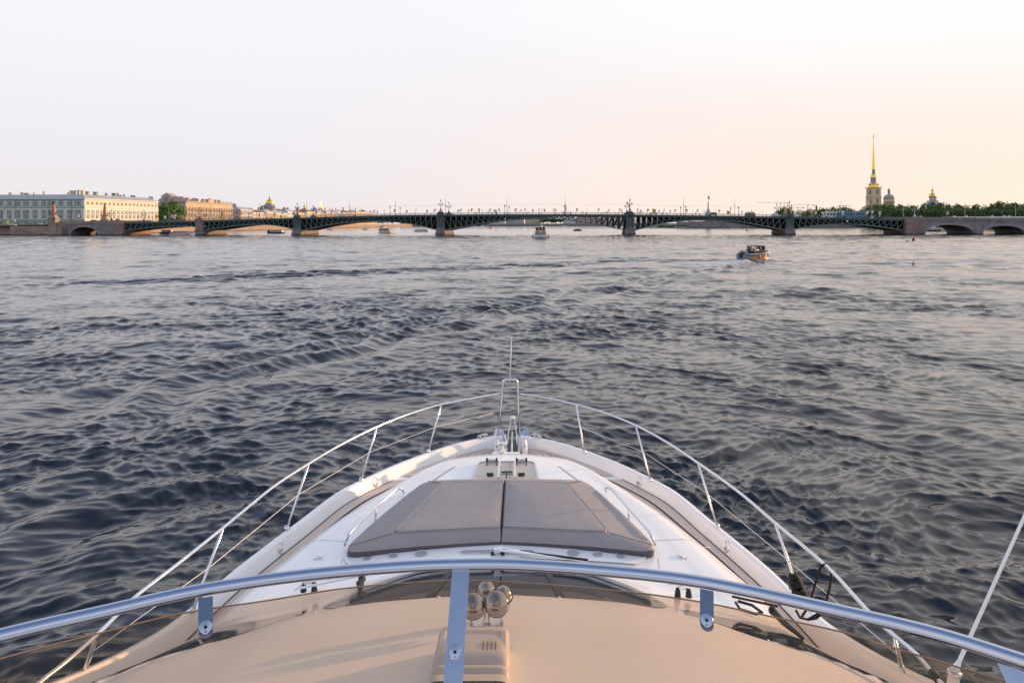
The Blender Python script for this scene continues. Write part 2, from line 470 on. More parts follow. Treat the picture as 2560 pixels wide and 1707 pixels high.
# ---------------------------------------------------------------- materials of the yacht
mat('gelcoat', (.90, .90, .91), .22, coat=.4, noise=.015, nscale=1.2, rvar=.06)
mat('gelcoat_roof', (.84, .83, .82), .38, coat=.15, noise=.035, nscale=2.2, bump=.10, bscale=140, rvar=.08)
mat('hull_paint', (.80, .81, .83), .15, coat=.5)
mat('steel', (.74, .76, .80), .20, metal=1.0, rvar=.05, nscale=9)
mat('steel_satin', (.52, .57, .66), .30, metal=1.0, noise=.05, nscale=20)
mat('steel_dark', (.26, .29, .36), .35, metal=1.0)
mat('rail_steel', (.50, .55, .64), .13, metal=1.0, rvar=.03, nscale=9)
mat('wire_rope', (.62, .61, .62), .5)
mat('chrome', (.70, .70, .71), .04, metal=1.0)
mat('chrome_horn', (.42, .41, .42), .05, metal=1.0)
mat('black_rubber', (.012, .012, .014), .55)
mat('black_rope', (.010, .010, .011), .75, bump=.6, bscale=90)
mat('canvas_top', (.335, .308, .308), .72, noise=.04, nscale=3, bump=.22, bscale=8)
mat('canvas_border', (.335, .305, .308), .70, noise=.04, nscale=3, bump=.22, bscale=9)
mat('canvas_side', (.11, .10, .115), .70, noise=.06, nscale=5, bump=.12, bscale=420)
mat('dark_glass', (.012, .018, .020), .05, coat=.6)
mat('cream_blind', (.33, .265, .215), .12, coat=.8)
mat('light_box', (.60, .60, .62), .42, noise=.03, nscale=6)
mat('recess_shade', (.40, .39, .40), .5)  # white moulding toned down, recess shade put into the colour
mat('edge_amber', (.42, .24, .12), .25)
mat('recess_dark', (.30, .27, .25), .6)
mat('caulk', (.03, .028, .028), .6)
def make_teak():
    m = bpy.data.materials.new('teak'); m.use_nodes = True; MATS['teak'] = m
    nt = m.node_tree; L = nt.links.new; b = nt.nodes['Principled BSDF']; b.inputs['Roughness'].default_value = .55
    uv = nt.nodes.new('ShaderNodeUVMap'); sp = nt.nodes.new('ShaderNodeSeparateXYZ'); L(uv.outputs[0], sp.inputs[0])
    fr = nt.nodes.new('ShaderNodeMath'); fr.operation = 'FRACT'; L(sp.outputs['X'], fr.inputs[0])
    d = nt.nodes.new('ShaderNodeMath'); d.operation = 'COMPARE'; d.inputs[1].default_value = 0.0; d.inputs[2].default_value = .2
    L(fr.outputs[0], d.inputs[0])
    fl = nt.nodes.new('ShaderNodeMath'); fl.operation = 'FLOOR'; L(sp.outputs['X'], fl.inputs[0])
    wn_ = nt.nodes.new('ShaderNodeTexWhiteNoise'); wn_.noise_dimensions = '1D'; L(fl.outputs[0], wn_.inputs['W'])
    tc = nt.nodes.new('ShaderNodeTexCoord'); n = nt.nodes.new('ShaderNodeTexNoise'); n.inputs['Scale'].default_value = 40; n.inputs['Detail'].default_value = 5
    mp = nt.nodes.new('ShaderNodeMapping'); mp.inputs['Scale'].default_value = (1, .12, 1); L(tc.outputs['Object'], mp.inputs[0]); L(mp.outputs[0], n.inputs['Vector'])
    ad = nt.nodes.new('ShaderNodeMath'); ad.operation = 'ADD'; L(wn_.outputs[0], ad.inputs[0]); L(n.outputs['Fac'], ad.inputs[1])
    h = nt.nodes.new('ShaderNodeMath'); h.operation = 'MULTIPLY'; h.inputs[1].default_value = .5; L(ad.outputs[0], h.inputs[0])
    r = nt.nodes.new('ShaderNodeValToRGB'); set_ramp(r, [(0, (.58, .45, .37)), (.5, (.70, .57, .48)), (1, (.80, .68, .58))]); L(h.outputs[0], r.inputs[0])
    mx = nt.nodes.new('ShaderNodeMix'); mx.data_type = 'RGBA'; mx.inputs['B'].default_value = (.02, .018, .018, 1)
    L(d.outputs[0], mx.inputs['Factor']); L(r.outputs[0], mx.inputs['A']); L(mx.outputs['Result'], b.inputs['Base Color'])
make_teak()
def make_tint():
    m = bpy.data.materials.new('smoked_acrylic'); m.use_nodes = True; MATS['smoked_acrylic'] = m
    nt = m.node_tree; nt.nodes.clear(); L = nt.links.new
    o = nt.nodes.new('ShaderNodeOutputMaterial'); t = nt.nodes.new('ShaderNodeBsdfTransparent'); g = nt.nodes.new('ShaderNodeBsdfGlossy')
    t.inputs['Color'].default_value = (.865, .775, .685, 1); g.inputs['Roughness'].default_value = .03
    fz = nt.nodes.new('ShaderNodeFresnel'); fz.inputs['IOR'].default_value = 1.3
    mx = nt.nodes.new('ShaderNodeMixShader'); L(fz.outputs[0], mx.inputs[0]); L(t.outputs[0], mx.inputs[1]); L(g.outputs[0], mx.inputs[2]); L(mx.outputs[0], o.inputs['Surface'])
make_tint()

# ---------------------------------------------------------------- the motor yacht
def AX(Y): return -0.185 + 0.0149 * Y
G0 = [(.12, 9.70), (.35, 9.62), (.7, 9.37), (1.02, 9.04), (1.4, 8.55), (1.72, 8.02), (1.9, 7.65), (2.09, 6.9), (2.22, 6.4), (2.36, 5.78), (2.455, 5.12), (2.52, 4.4), (2.56, 3.5), (2.58, 2.0), (2.58, 0), (2.56, -3), (2.5, -7)]
def curve_pts(tab, n):
    """resample a polyline (off,Y) smoothly by arc length"""
    P = [Vector(p) for p in tab]; out = []
    d = [0.0]
    for a, b in zip(P, P[1:]): d.append(d[-1] + (b - a).length)
    tx = [(d[i], P[i].x) for i in range(len(P))]; ty = [(d[i], P[i].y) for i in range(len(P))]
    for i in range(n):
        s = d[-1] * i / (n - 1); out.append((smooth(s, tx), smooth(s, ty)))
    return out
GC = curve_pts(G0, 120)
def gz(Y): return smooth(Y, [(-7, 3.2), (2.0, 3.62), (3.2, 3.28), (3.9, 2.98), (4.6, 2.74), (5.2, 2.61), (6.0, 2.6), (9.7, 2.6)])
HB = 0.135
def dz(Y): return 2.6 - HB if Y > 4.9 else 2.6 - HB
TR0 = [(0, 8.47), (.3, 8.46), (.55, 8.36), (.78, 8.14), (1.0, 7.82), (1.2, 7.44), (1.45, 6.93), (1.62, 6.55), (1.78, 6.07), (1.88, 5.72), (1.98, 5.38), (2.10, 4.7), (2.2, 4.0), (2.24, 3.4), (2.25, 2.0), (2.25, -3)]
TRC = curve_pts(TR0, 90)
def tr_hw(Y): return interp(-Y, [(-y, o) for o, y in TRC])
E0 = [(0, 4.48), (.6, 4.42), (.9, 4.37), (1.29, 4.23), (1.5, 4.09), (1.73, 3.96), (1.9, 3.86), (2.05, 3.73), (2.25, 3.55), (2.38, 3.40)]
F0 = [(0, 5.46), (.6, 5.40), (.95, 5.25), (1.12, 5.15), (1.4, 5.0), (1.7, 4.88), (1.9, 4.75), (2.1, 4.5), (2.25, 4.25), (2.4, 4.0)]
def Ee(o): return smooth(abs(o), E0)
def Fe(o): return smooth(abs(o), F0)
RZ = 3.20
def crown(o, Y):
    h = max(tr_hw(Y), .3); u = min(abs(o) / h, 1)
    return 2.865 - 0.05 * u ** 2 - 0.085 * max(0, (u - .88) / .12) ** 2
def tz(o, Y):
    """height of the coachroof and cabin front at (off, Y)"""
    c = crown(o, Y); f, e = Fe(o), Ee(o)
    nose = smooth(Y, [(7.7, 0), (8.2, -.035), (8.47, -.11)])
    if Y < f:
        t = min(1, (f - Y) / (f - e)); return lerp(c, RZ - .05, t)
    return c + nose
def zr(o, Y):
    """flybridge roof ahead of the smoked screen"""
    e = Ee(o); d = e - Y
    return RZ + 0.205 * d - 0.02 * d * d - 0.012 * o * o + (-.03 * max(0, (.12 - d) / .12) ** 2)

YR = empty('motor_yacht', (0, 1.0, 0), label='white motor yacht in the foreground seen from its flybridge, teak side decks and long bow', cat='yacht')
YO = (0, 1.0, 0)
def ybuild(mb, name, mats, parent=None, **k):
    # children are written in world coordinates; shift them to the root
    return mb.build(name, mats, parent or YR, origin=(YO if parent is None else tuple(parent['_o'])), **k)
def ysub(o):  # let a part carry sub-parts
    o['_o'] = YO; return o
def pw(o, Y, z): return (AX(Y) + o, Y, z)

def yacht_hull():
    mb = MB(); mb.smooth = True
    prof = [(-.62, -.5), (-.45, -.1), (-.20, .45), (-.05, 1.0)]
    for sg in (-1, 1):
        rows = []
        for i, (o, Y) in enumerate(GC):
            z = gz(Y); row = []
            nx, ny = edge_n(i)
            for (ins, zz) in ((.75, -.4), (.52, .3), (.28, 1.2), (.10, 2.0), (.0, z - .10), (-.015, z - .03)):
                w = ins * min(1, o / 1.2 + .15)
                row.append((AX(Y) + sg * max(0.02, o - nx * w), Y - ny * w * .9, zz))
            rows.append(row)
        mb.grid(lambda u, v: rows[u][v], range(len(rows)), range(6), flip=(sg > 0))
    ybuild(mb, 'hull', 'hull_paint')
    # bulwark cap and inner face
    mb = MB(); mb.smooth = True
    for sg in (-1, 1):
        rows = []
        for i, (o, Y) in enumerate(GC):
            z = gz(Y); d = dz(Y); nx, ny = edge_n(i)
            row = []
            for ins, zz in ((-.015, z - .03), (-.012, z - .012), (.0, z), (.045, z + .004), (.060, z - .004), (.066, z - .018), (.096, d + .012), (.103, d - .01)):
                row.append((AX(Y) + sg * (o - nx * ins), Y - ny * ins, zz))
            rows.append(row)
        mb.grid(lambda u, v: rows[u][v], range(len(rows)), range(8), flip=(sg > 0))
    ybuild(mb, 'bulwark', 'gelcoat')
def edge_n(i):
    a = GC[max(i - 1, 0)]; b = GC[min(i + 1, len(GC) - 1)]
    tx, ty = b[0] - a[0], b[1] - a[1]; l = math.hypot(tx, ty)
    return (-ty / l, tx / l)      # outward normal for a curve running aft on the + side
def inset(i, w):
    o, Y = GC[i]; nx, ny = edge_n(i); return o - nx * w, Y - ny * w
yacht_hull()

def yacht_deck():
    # white deck moulding under the teak (joins bulwark and trunk)
    mb = MB()
    for sg in (-1, 1):
        rows = []
        for i in range(len(GC)):
            o, Y = inset(i, .098)
            rows.append([(AX(Y) + sg * o, Y, dz(Y)), (AX(Y), Y, dz(Y))])
        mb.grid(lambda u, v: rows[u][v], range(len(rows)), range(2), flip=(sg < 0))
    ybuild(mb, 'deck', 'gelcoat')
    # side teak
    for sg in (-1, 1):
        mb = MB(); rows = []; idx = [i for i in range(len(GC)) if inset(i, .1)[1] < 8.42 and GC[i][1] > 2.0]
        for i in idx:
            o, Y = inset(i, .112); q = tr_hw(Y) - .03
            rows.append([(AX(Y) + sg * lerp(o, q, v / 6), Y, dz(Y) + .006) for v in range(7)])
        uvs = {}
        n = 4.0
        mb.grid(lambda u, v: rows[u][v], range(len(rows)), range(7), uvfn=lambda u, v: (v / 6 * n + .25, u * .3), flip=(sg < 0))
        ybuild(mb, 'teak_side_deck', 'teak')
        # black caulk margin
        mb = MB()
        rows = []
        for i in idx + []:
            a = inset(i, .099); b = inset(i, .112)
            rows.append([(AX(a[1]) + sg * a[0], a[1], dz(a[1]) + .008), (AX(b[1]) + sg * b[0], b[1], dz(b[1]) + .008)])
        mb.grid(lambda u, v: rows[u][v], range(len(rows)), range(2), flip=(sg < 0))
        ybuild(mb, 'caulk_seam', 'caulk')
        # bow teak: planks fan out towards the stem
        mb = MB(); rows = []
        for i in range(2, len(GC)):
            o, Y = inset(i, .112)
            if Y < 8.36: break
            if o < .17: continue
            rows.append([(AX(Y) + sg * lerp(o, .13, v / 8), Y, dz(Y) + .010) for v in range(9)])
        mb.grid(lambda u, v: rows[u][v], range(len(rows)), range(9), uvfn=lambda u, v: (v / 8 * 7 + .2, u * .3), flip=(sg < 0))
        ybuild(mb, 'teak_foredeck', 'teak')
yacht_deck()

def yacht_trunk():
    mb = MB(); mb.smooth = True
    K = 28
    ys = [8.47 - .02 * i for i in range(8)] + [8.3 - .1 * i for i in range(1, 52)]
    def row(Y):
        h = tr_hw(Y) if Y < 8.46 else .3
        pts = []
        for k in range(-K, K + 1):
            u = math.copysign(1 - (1 - abs(k / K)) ** 1.25, k); o = u * h
            Ecut = Ee(o) - .06
            Yk = max(Y, Ecut)
            pts.append((AX(Yk) + o, Yk, tz(o, Yk)))
        hb = h
        lo = dz(Y) - .02
        a = pts[0]; b = pts[-1]
        wall = lambda p, s: [(p[0] + s * .012, p[1], p[2] - .03), (p[0] + s * .02, p[1], lo)]
        L = wall(a, -1); Rr = wall(b, 1)
        return L[::-1] + pts + Rr
    rows = [row(Y) for Y in ys]
    # front face
    r0 = rows[0]; rows = [[(p[0], 8.49, dz(8.4)) for p in r0]] + rows
    mb.grid(lambda u, v: rows[v][u], range(len(rows[0])), range(len(rows)), flip=True)
    o = ybuild(mb, 'coachroof', 'gelcoat', weld=True); sharp(o, 50)
yacht_trunk()

def patch(name, m, omin, omax, yfn0, yfn1, h=.004, no=30, ny=8, parent=None, surf=tz, smooth_=True):
    """sheet lying on the coachroof between two curves"""
    mb = MB(); mb.smooth = smooth_
    mb.grid(lambda u, v: (lambda o: (lambda Y: (AX(Y) + o, Y, surf(o, Y) + h))(lerp(yfn0(o), yfn1(o), v / ny)))(lerp(omin, omax, u / no)), range(no + 1), range(ny + 1))
    return ybuild(mb, name, m, parent)
def win_t(o, cut, p=2.2):
    u = min(1, abs(o) / cut); return .02 + .62 * u ** 9
wind = patch('cabin_windscreen', 'dark_glass', -1.13, 1.13, lambda o: lerp(Fe(o), Ee(o), win_t(o, 1.13)), lambda o: lerp(Fe(o), Ee(o), .985 - .2 * (abs(o) / 1.13) ** 14), no=60)
for sg in (-1, 1):
    patch('side_window', 'dark_glass', sg * 1.22, sg * 2.16, lambda o: lerp(Fe(o), Ee(o), lerp(.80, .18, ((abs(o) - 1.22) / .94) ** .7)), lambda o: lerp(Fe(o), Ee(o), .985), no=30)
# mullions of the windscreen
for o0, o1 in ((-.36, -.44), (.36, .44)):
    mb = MB()
    mb.grid(lambda u, v: pw(lerp(o0, o1, v / 8) + (u - .5) * .05, lerp(Fe(o0) - .03, Ee(o1) + .03, v / 8), tz(lerp(o0, o1, v / 8), lerp(Fe(o0) - .03, Ee(o1) + .03, v / 8)) + .009), (0, 1), range(9))
    ybuild(mb, 'windscreen_mullion', 'black_rubber')

def yacht_roof():
    mb = MB(); mb.smooth = True
    ns = 48
    rows = []
    for j in range(26):
        t = j / 25.0
        row = []
        for k in range(-ns, ns + 1):
            o = 2.38 * math.sin(math.pi / 2 * k / ns)
            Y = lerp(Ee(o), .9, t ** 1.5)
            row.append((AX(Y) + o, Y, zr(o, Y)))
        rows.append(row)
    lip = [(x + 0, y + .004, z - .012) for x, y, z in rows[0]]; lip2 = [(x, y - .01, z - .05) for x, y, z in rows[0]]; lip3 = [(x, y - .5, z - .06) for x, y, z in rows[0]]
    rows = [lip3, lip2, lip] + rows
    mb.grid(lambda u, v: rows[v][u], range(len(rows[0])), range(len(rows)), flip=True)
    o = ybuild(mb, 'flybridge_roof', 'gelcoat_roof'); sharp(o, 60)
    # small screws along the roof edge and two faint moulded lines
    for o_ in (-1.9, -1.12, -.36, .42, 1.15, 1.62):
        mb = MB(); Y = Ee(o_) - .02; mb.lathe([(.008, 0), (.008, .006), (.005, .010)], pw(o_, Y, zr(o_, Y)), 10)
        ybuild(mb, 'roof_screw', 'steel', smooth=True)
    # superstructure, flybridge floor and cockpit sides around and behind the camera
    mb = MB()
    mb.bb(-2.35, 2.0, -5.5, .9, 2.3, 3.55)
    mb.bb(-2.55, -2.35, -5.5, .95, 3.55, 4.15); mb.bb(2.0, 2.2, -5.5, .95, 3.55, 4.15)
    mb.bb(-2.35, 2.0, -7.2, -5.5, 1.6, 2.0)
    ybuild(mb, 'superstructure', 'gelcoat', bevel=.04)
yacht_roof()

def yacht_panel():
    # moulded panel with cup recesses between sun pad and windscreen
    mb = MB(); mb.smooth = True
    y0 = lambda o: 5.66 - .05 * abs(o) ** 2 * .6; 
    def surf(o, Y): return tz(o, Y) + .012
    holes = [(-1.09 + .0, .046), (-.885, .046), (-.66, .058), (.60, .058), (.80, .047), (.985, .046)]
    # unbroken sheet; flat grey discs on it carry the painted shade of the recesses
    base = {}
    no, ny = 150, 12
    o0, o1 = -1.30, 1.22
    def yb(o): return 5.80 - .085 * o * o
    def yf(o):
        e = 5.56 - .05 * o * o; u = abs(o - (o0 + o1) / 2) / ((o1 - o0) / 2)
        return e + (yb(o) - e) * max(0, (u - .9) / .1) ** 2 * .96
    mb.grid(lambda u, v: (lambda o: (lambda Y: pw(o, Y, surf(o, Y)))(lerp(yf(o), yb(o), v / ny)))(lerp(o0, o1, u / no)), range(no + 1), range(ny + 1))
    p = ysub(ybuild(mb, 'cup_panel', 'gelcoat'))
    for o, r in holes:
        Y = (yf(o) + yb(o)) / 2 + .005; z = surf(o, Y)
        q = MB(); q.smooth = True
        q.lathe([(r + .006, .0005), (r + .003, .004), (r, .0035), (r - .004, .0012), (r - .010, .0008), (r * .4, .0008), (0.0001, .0008)], pw(o, Y, z), 28)
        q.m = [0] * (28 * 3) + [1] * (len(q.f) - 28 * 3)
        ybuild(q, 'cup_recess', ['gelcoat', 'recess_shade'], p)
    q = MB(); q.smooth = True
    pts = []; L_ = .27; r = .04; cx = -.03
    for i in range(36):
        a = math.pi * (i / 35) * 2; sx = 1 if math.cos(a) > 0 else -1
        pts.append((cx + sx * L_ + r * math.cos(a), 5.67 + r * math.sin(a)))
    ring = [pw(o, Y, surf(0, Y) + .003) for o, Y in pts]
    q.tube(ring, .004, 6, closed=True)
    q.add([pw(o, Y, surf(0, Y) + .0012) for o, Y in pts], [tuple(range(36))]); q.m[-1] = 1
    ybuild(q, 'tray_recess', ['gelcoat', 'recess_shade'], p)
    # thin seam lines of lockers either side
    for sg in (-1, 1):
        q = MB(); q.smooth = True
        q.tube([pw(sg * (1.34 + .5 * t), 5.95 + .1 * t, tz(sg * (1.34 + .5 * t), 5.95 + .1 * t) + .0005) for t in [i / 8 for i in range(9)]], .003, 5)
        ybuild(q, 'locker_seam', 'light_box'); q = MB(); q.smooth = True
        q.tube([pw(sg * (1.30 - .02 * t), 5.62 - .16 * t, tz(1.3, 5.62 - .16 * t) + .0005) for t in (0, .5, 1)], .003, 5)
        ybuild(q, 'locker_seam', 'light_box')
        q = MB(); Y = 5.68; o = sg * 1.50
        q.box(pw(o, Y, tz(o, Y) + .010), (.03, .07, .018), rz=-sg * .35); q.box(pw(o + sg * .03, Y - .03, tz(o, Y) + .008), (.02, .03, .012))
        ybuild(q, 'locker_latch', 'steel', bevel=.003)
yacht_panel()

def hatch():
    o0, o1, ya, yb = -.335, .325, 7.25, 7.83
    mb = MB(); mb.smooth = True
    def rr(w, h, r, n=6):
        pts = []
        for cx, cy, a0 in ((w - r, h - r, 0), (-w + r, h - r, 90), (-w + r, -h + r, 180), (w - r, -h + r, 270)):
            for k in range(n + 1):
                a = R(a0 + 90 * k / n); pts.append((cx + r * math.cos(a), cy + r * math.sin(a)))
        return pts
    yc = (ya + yb) / 2; zt_ = tz(0, yc)
    def ring(w, h, z): return [pw(x * (1 + .06 * (-y / .29)), yc + y, z + (tz(x, yc + y) - zt_) * .5) for x, y in rr(w, h, .07)]
    A = ring(.345, .30, zt_ - .005); B = ring(.345, .30, zt_ + .022); C = ring(.322, .277, zt_ + .024); D = ring(.322, .277, zt_ + .016)
    n = len(A)
    mb.add(A + B + C + D, [(k * n + i, k * n + (i + 1) % n, (k + 1) * n + (i + 1) % n, (k + 1) * n + i) for k in range(3) for i in range(n)])
    h = ysub(ybuild(mb, 'deck_hatch', 'steel_satin')); sharp(h, 40)
    mb = MB(); mb.add(ring(.323, .278, zt_ + .017), [tuple(range(n))]); ybuild(mb, 'hatch_pane', 'cream_blind', h)
    for o in (-.17, .17):
        mb = MB(); mb.box(pw(o, yb - .01, zt_ + .035), (.10, .035, .022)); mb.cur = 1
        mb.box(pw(o - .055, yb - .01, zt_ + .037), (.022, .045, .03)); mb.box(pw(o + .055, yb - .01, zt_ + .037), (.022, .045, .03))
        ybuild(mb, 'hinge', ['chrome', 'black_rubber'], h, bevel=.004)
        mb = MB(); mb.box(pw(o - .0, ya + .16, zt_ + .026), (.075, .022, .016)); mb.box(pw(o, ya + .135, zt_ + .026), (.06, .016, .014)); ybuild(mb, 'hatch_handle', 'black_rubber', h, bevel=.004)
    for o in (-.075, .095):
        mb = MB(); mb.bar(pw(o, yb - .02, zt_ + .030), pw(o * 1.05, ya + .03, zt_ + .030), .018, .014); ybuild(mb, 'strut', 'steel', h)
    mb = MB(); mb.smooth = True; mb.tube([pw(-.06 + .12 * t + .01, ya + .20 + .02 * math.sin(math.pi * t), zt_ + .026) for t in [i / 8 for i in range(9)]], .008, 6); mb.tube([pw(.01, ya + .21, zt_ + .026), pw(.01, ya + .06, zt_ + .026)], .006, 6)
    ybuild(mb, 'locking_arm', 'black_rubber', h)
    # low white plinth ahead of the hatch
    mb = MB(); mb.bb(AX(8.2) - .20, AX(8.2) + .25, 7.92, 8.22, 2.70, 2.805); ybuild(mb, 'chain_locker_lid', 'gelcoat', bevel=.02)
    for sg in (-1, 1):
        mb = MB(); mb.add([pw(sg * .78, 7.3, tz(.78, 7.3) + .004), pw(sg * .80, 7.3, tz(.8, 7.3) + .004), pw(sg * .60, 7.75, tz(.6, 7.75) + .004), pw(sg * .58, 7.75, tz(.58, 7.75) + .004)], [(0, 1, 2, 3)])
        ybuild(mb, 'moulded_crease', 'recess_shade')
hatch()

def bow_fittings():
    # windlass drum
    mb = MB(); mb.smooth = True
    c = pw(-.075, 8.88, 2.615)
    mb.lathe([(.075, 0), (.075, .012), (.05, .02), (.042, .03), (.040, .11), (.056, .118), (.058, .130), (.05, .138), (0.001, .142)], c, 24)
    w = ybuild(mb, 'windlass', 'chrome'); sharp(w, 40)
    mb = MB(); mb.box(pw(-.03, 8.80, 2.54), (.36, .34, .14)); ybuild(mb, 'windlass_plinth', 'gelcoat', bevel=.012)
    # anchor channel, roller cheeks, chain guard
    mb = MB(); mb.box(pw(.045, 9.25, 2.6 - HB + .01), (.13, .85, .02)); ybuild(mb, 'anchor_channel', 'black_rubber')
    for o in (-.05, .13):
        mb = MB(); mb.box(pw(o, 9.38, 2.53), (.014, .75, .14)); ybuild(mb, 'roller_cheek', 'steel', bevel=.004)
    for k in range(6):
        for s2 in (-1, 1): mb = MB(); mb.box(pw(.045 + s2 * .028, 9.02 + k * .035, 2.497), (.03, .016, .012)); ybuild(mb, 'chain_link', 'light_box')
    mb = MB(); mb.smooth = True; mb.tube([pw(-.02, 9.30, 2.55), pw(-.015, 9.42, 2.70), pw(0.02, 9.52, 2.86), pw(.045, 9.54, 2.89), pw(.07, 9.52, 2.86), pw(.10, 9.42, 2.70), pw(.105, 9.30, 2.55)], .008, 8)
    ybuild(mb, 'anchor_guide_hoop', 'chrome')
    mb = MB(); mb.smooth = True; mb.ball(pw(.045, 9.54, 2.895), .038, 14, 8, (1, .8, .7)); ybuild(mb, 'hoop_cap', 'gelcoat')
    mb = MB(); mb.smooth = True; mb.tube([pw(.035, 8.75, 2.50), pw(.04, 9.1, 2.62), pw(.04, 9.5, 2.70)], .014, 8); ybuild(mb, 'anchor_shank', 'steel')
    mb = MB(); mb.add([pw(-.02, 9.72, 2.47), pw(-.10, 9.86, 2.62), pw(-.20, 9.84, 2.66), pw(-.25, 9.72, 2.55), pw(-.22, 9.62, 2.44), pw(-.02, 9.60, 2.40)], [(0, 1, 2, 3, 4, 5)])
    ybuild(mb, 'anchor_fluke', 'steel_satin', solid=.012); mb = MB()
    mb.add([pw(.10, 9.72, 2.47), pw(.18, 9.86, 2.62), pw(.27, 9.84, 2.66), pw(.31, 9.72, 2.55), pw(.28, 9.62, 2.44), pw(.10, 9.60, 2.40)], [(5, 4, 3, 2, 1, 0)])
    ybuild(mb, 'anchor_fluke', 'steel_satin', solid=.012)
    # bow pods and mooring cleats
    for o in (-.165, .21):
        mb = MB(); mb.box(pw(o, 9.28, 2.56), (.085, .26, .19), top=(.75, .8)); ybuild(mb, 'fairlead_pod', 'gelcoat', bevel=.03)
        mb = MB(); mb.smooth = True; mb.tube([pw(o, 9.16, 2.60), pw(o, 9.18, 2.665), pw(o, 9.34, 2.665), pw(o, 9.37, 2.61)], .012, 8); ybuild(mb, 'chock', 'chrome')
    for sg in (-1, 1):
        i = min(range(len(GC)), key=lambda k: abs(GC[k][0] - .40)); o, Y = inset(i, .03)
        mb = MB(); mb.smooth = True
        c = Vector((AX(Y) + sg * o, Y, 2.6)); d = Vector((sg * .8, -.6, 0)); d.normalize()
        mb.tube([c - d * .09 + Vector((0, 0, .035)), c - d * .05 + Vector((0, 0, .045)), c + d * .05 + Vector((0, 0, .045)), c + d * .09 + Vector((0, 0, .035))], [.008, .013, .013, .008], 8)
        mb.tube([c - d * .035, c - d * .035 + Vector((0, 0, .045))], .012, 8); mb.tube([c + d * .035, c + d * .035 + Vector((0, 0, .045))], .012, 8)
        mb.box((c.x, c.y, c.z + .006), (.13, .05, .008), rz=math.atan2(d.y, d.x))
        ybuild(mb, 'mooring_cleat', 'chrome')
    # fairlead rings in the bulwark
    for Y, sg in ((8.12, -1), (8.12, 1), (6.55, -1), (6.55, 1)):
        i = min(range(len(GC)), key=lambda k: abs(GC[k][1] - Y)); o, Yq = inset(i, .078); nx, ny = edge_n(i)
        M = Matrix(((sg * ny, 0, -sg * nx), (-nx, 0, -ny), (0, 1, .35))).to_3x3()
        mb = MB(); mb.smooth = True; c = (AX(Yq) + sg * (o), Yq, 2.535)
        t = Vector((sg * -ny, nx, 0)); up = Vector((sg * nx * .38, ny * .38, .92))
        ring = [Vector(c) + t * math.cos(a) * .040 + up * math.sin(a) * .050 for a in [2 * math.pi * k / 20 for k in range(20)]]
        mb.tube(ring, .010, 8, closed=True); k = len(mb.v)
        mb.cur = 1; mb.add([tuple(p * .999 + Vector(c) * .001) for p in ring], [tuple(range(20)) if sg < 0 else tuple(range(19, -1, -1))])
        ybuild(mb, 'fairlead_ring', ['chrome', 'recess_shade'])
bow_fittings()

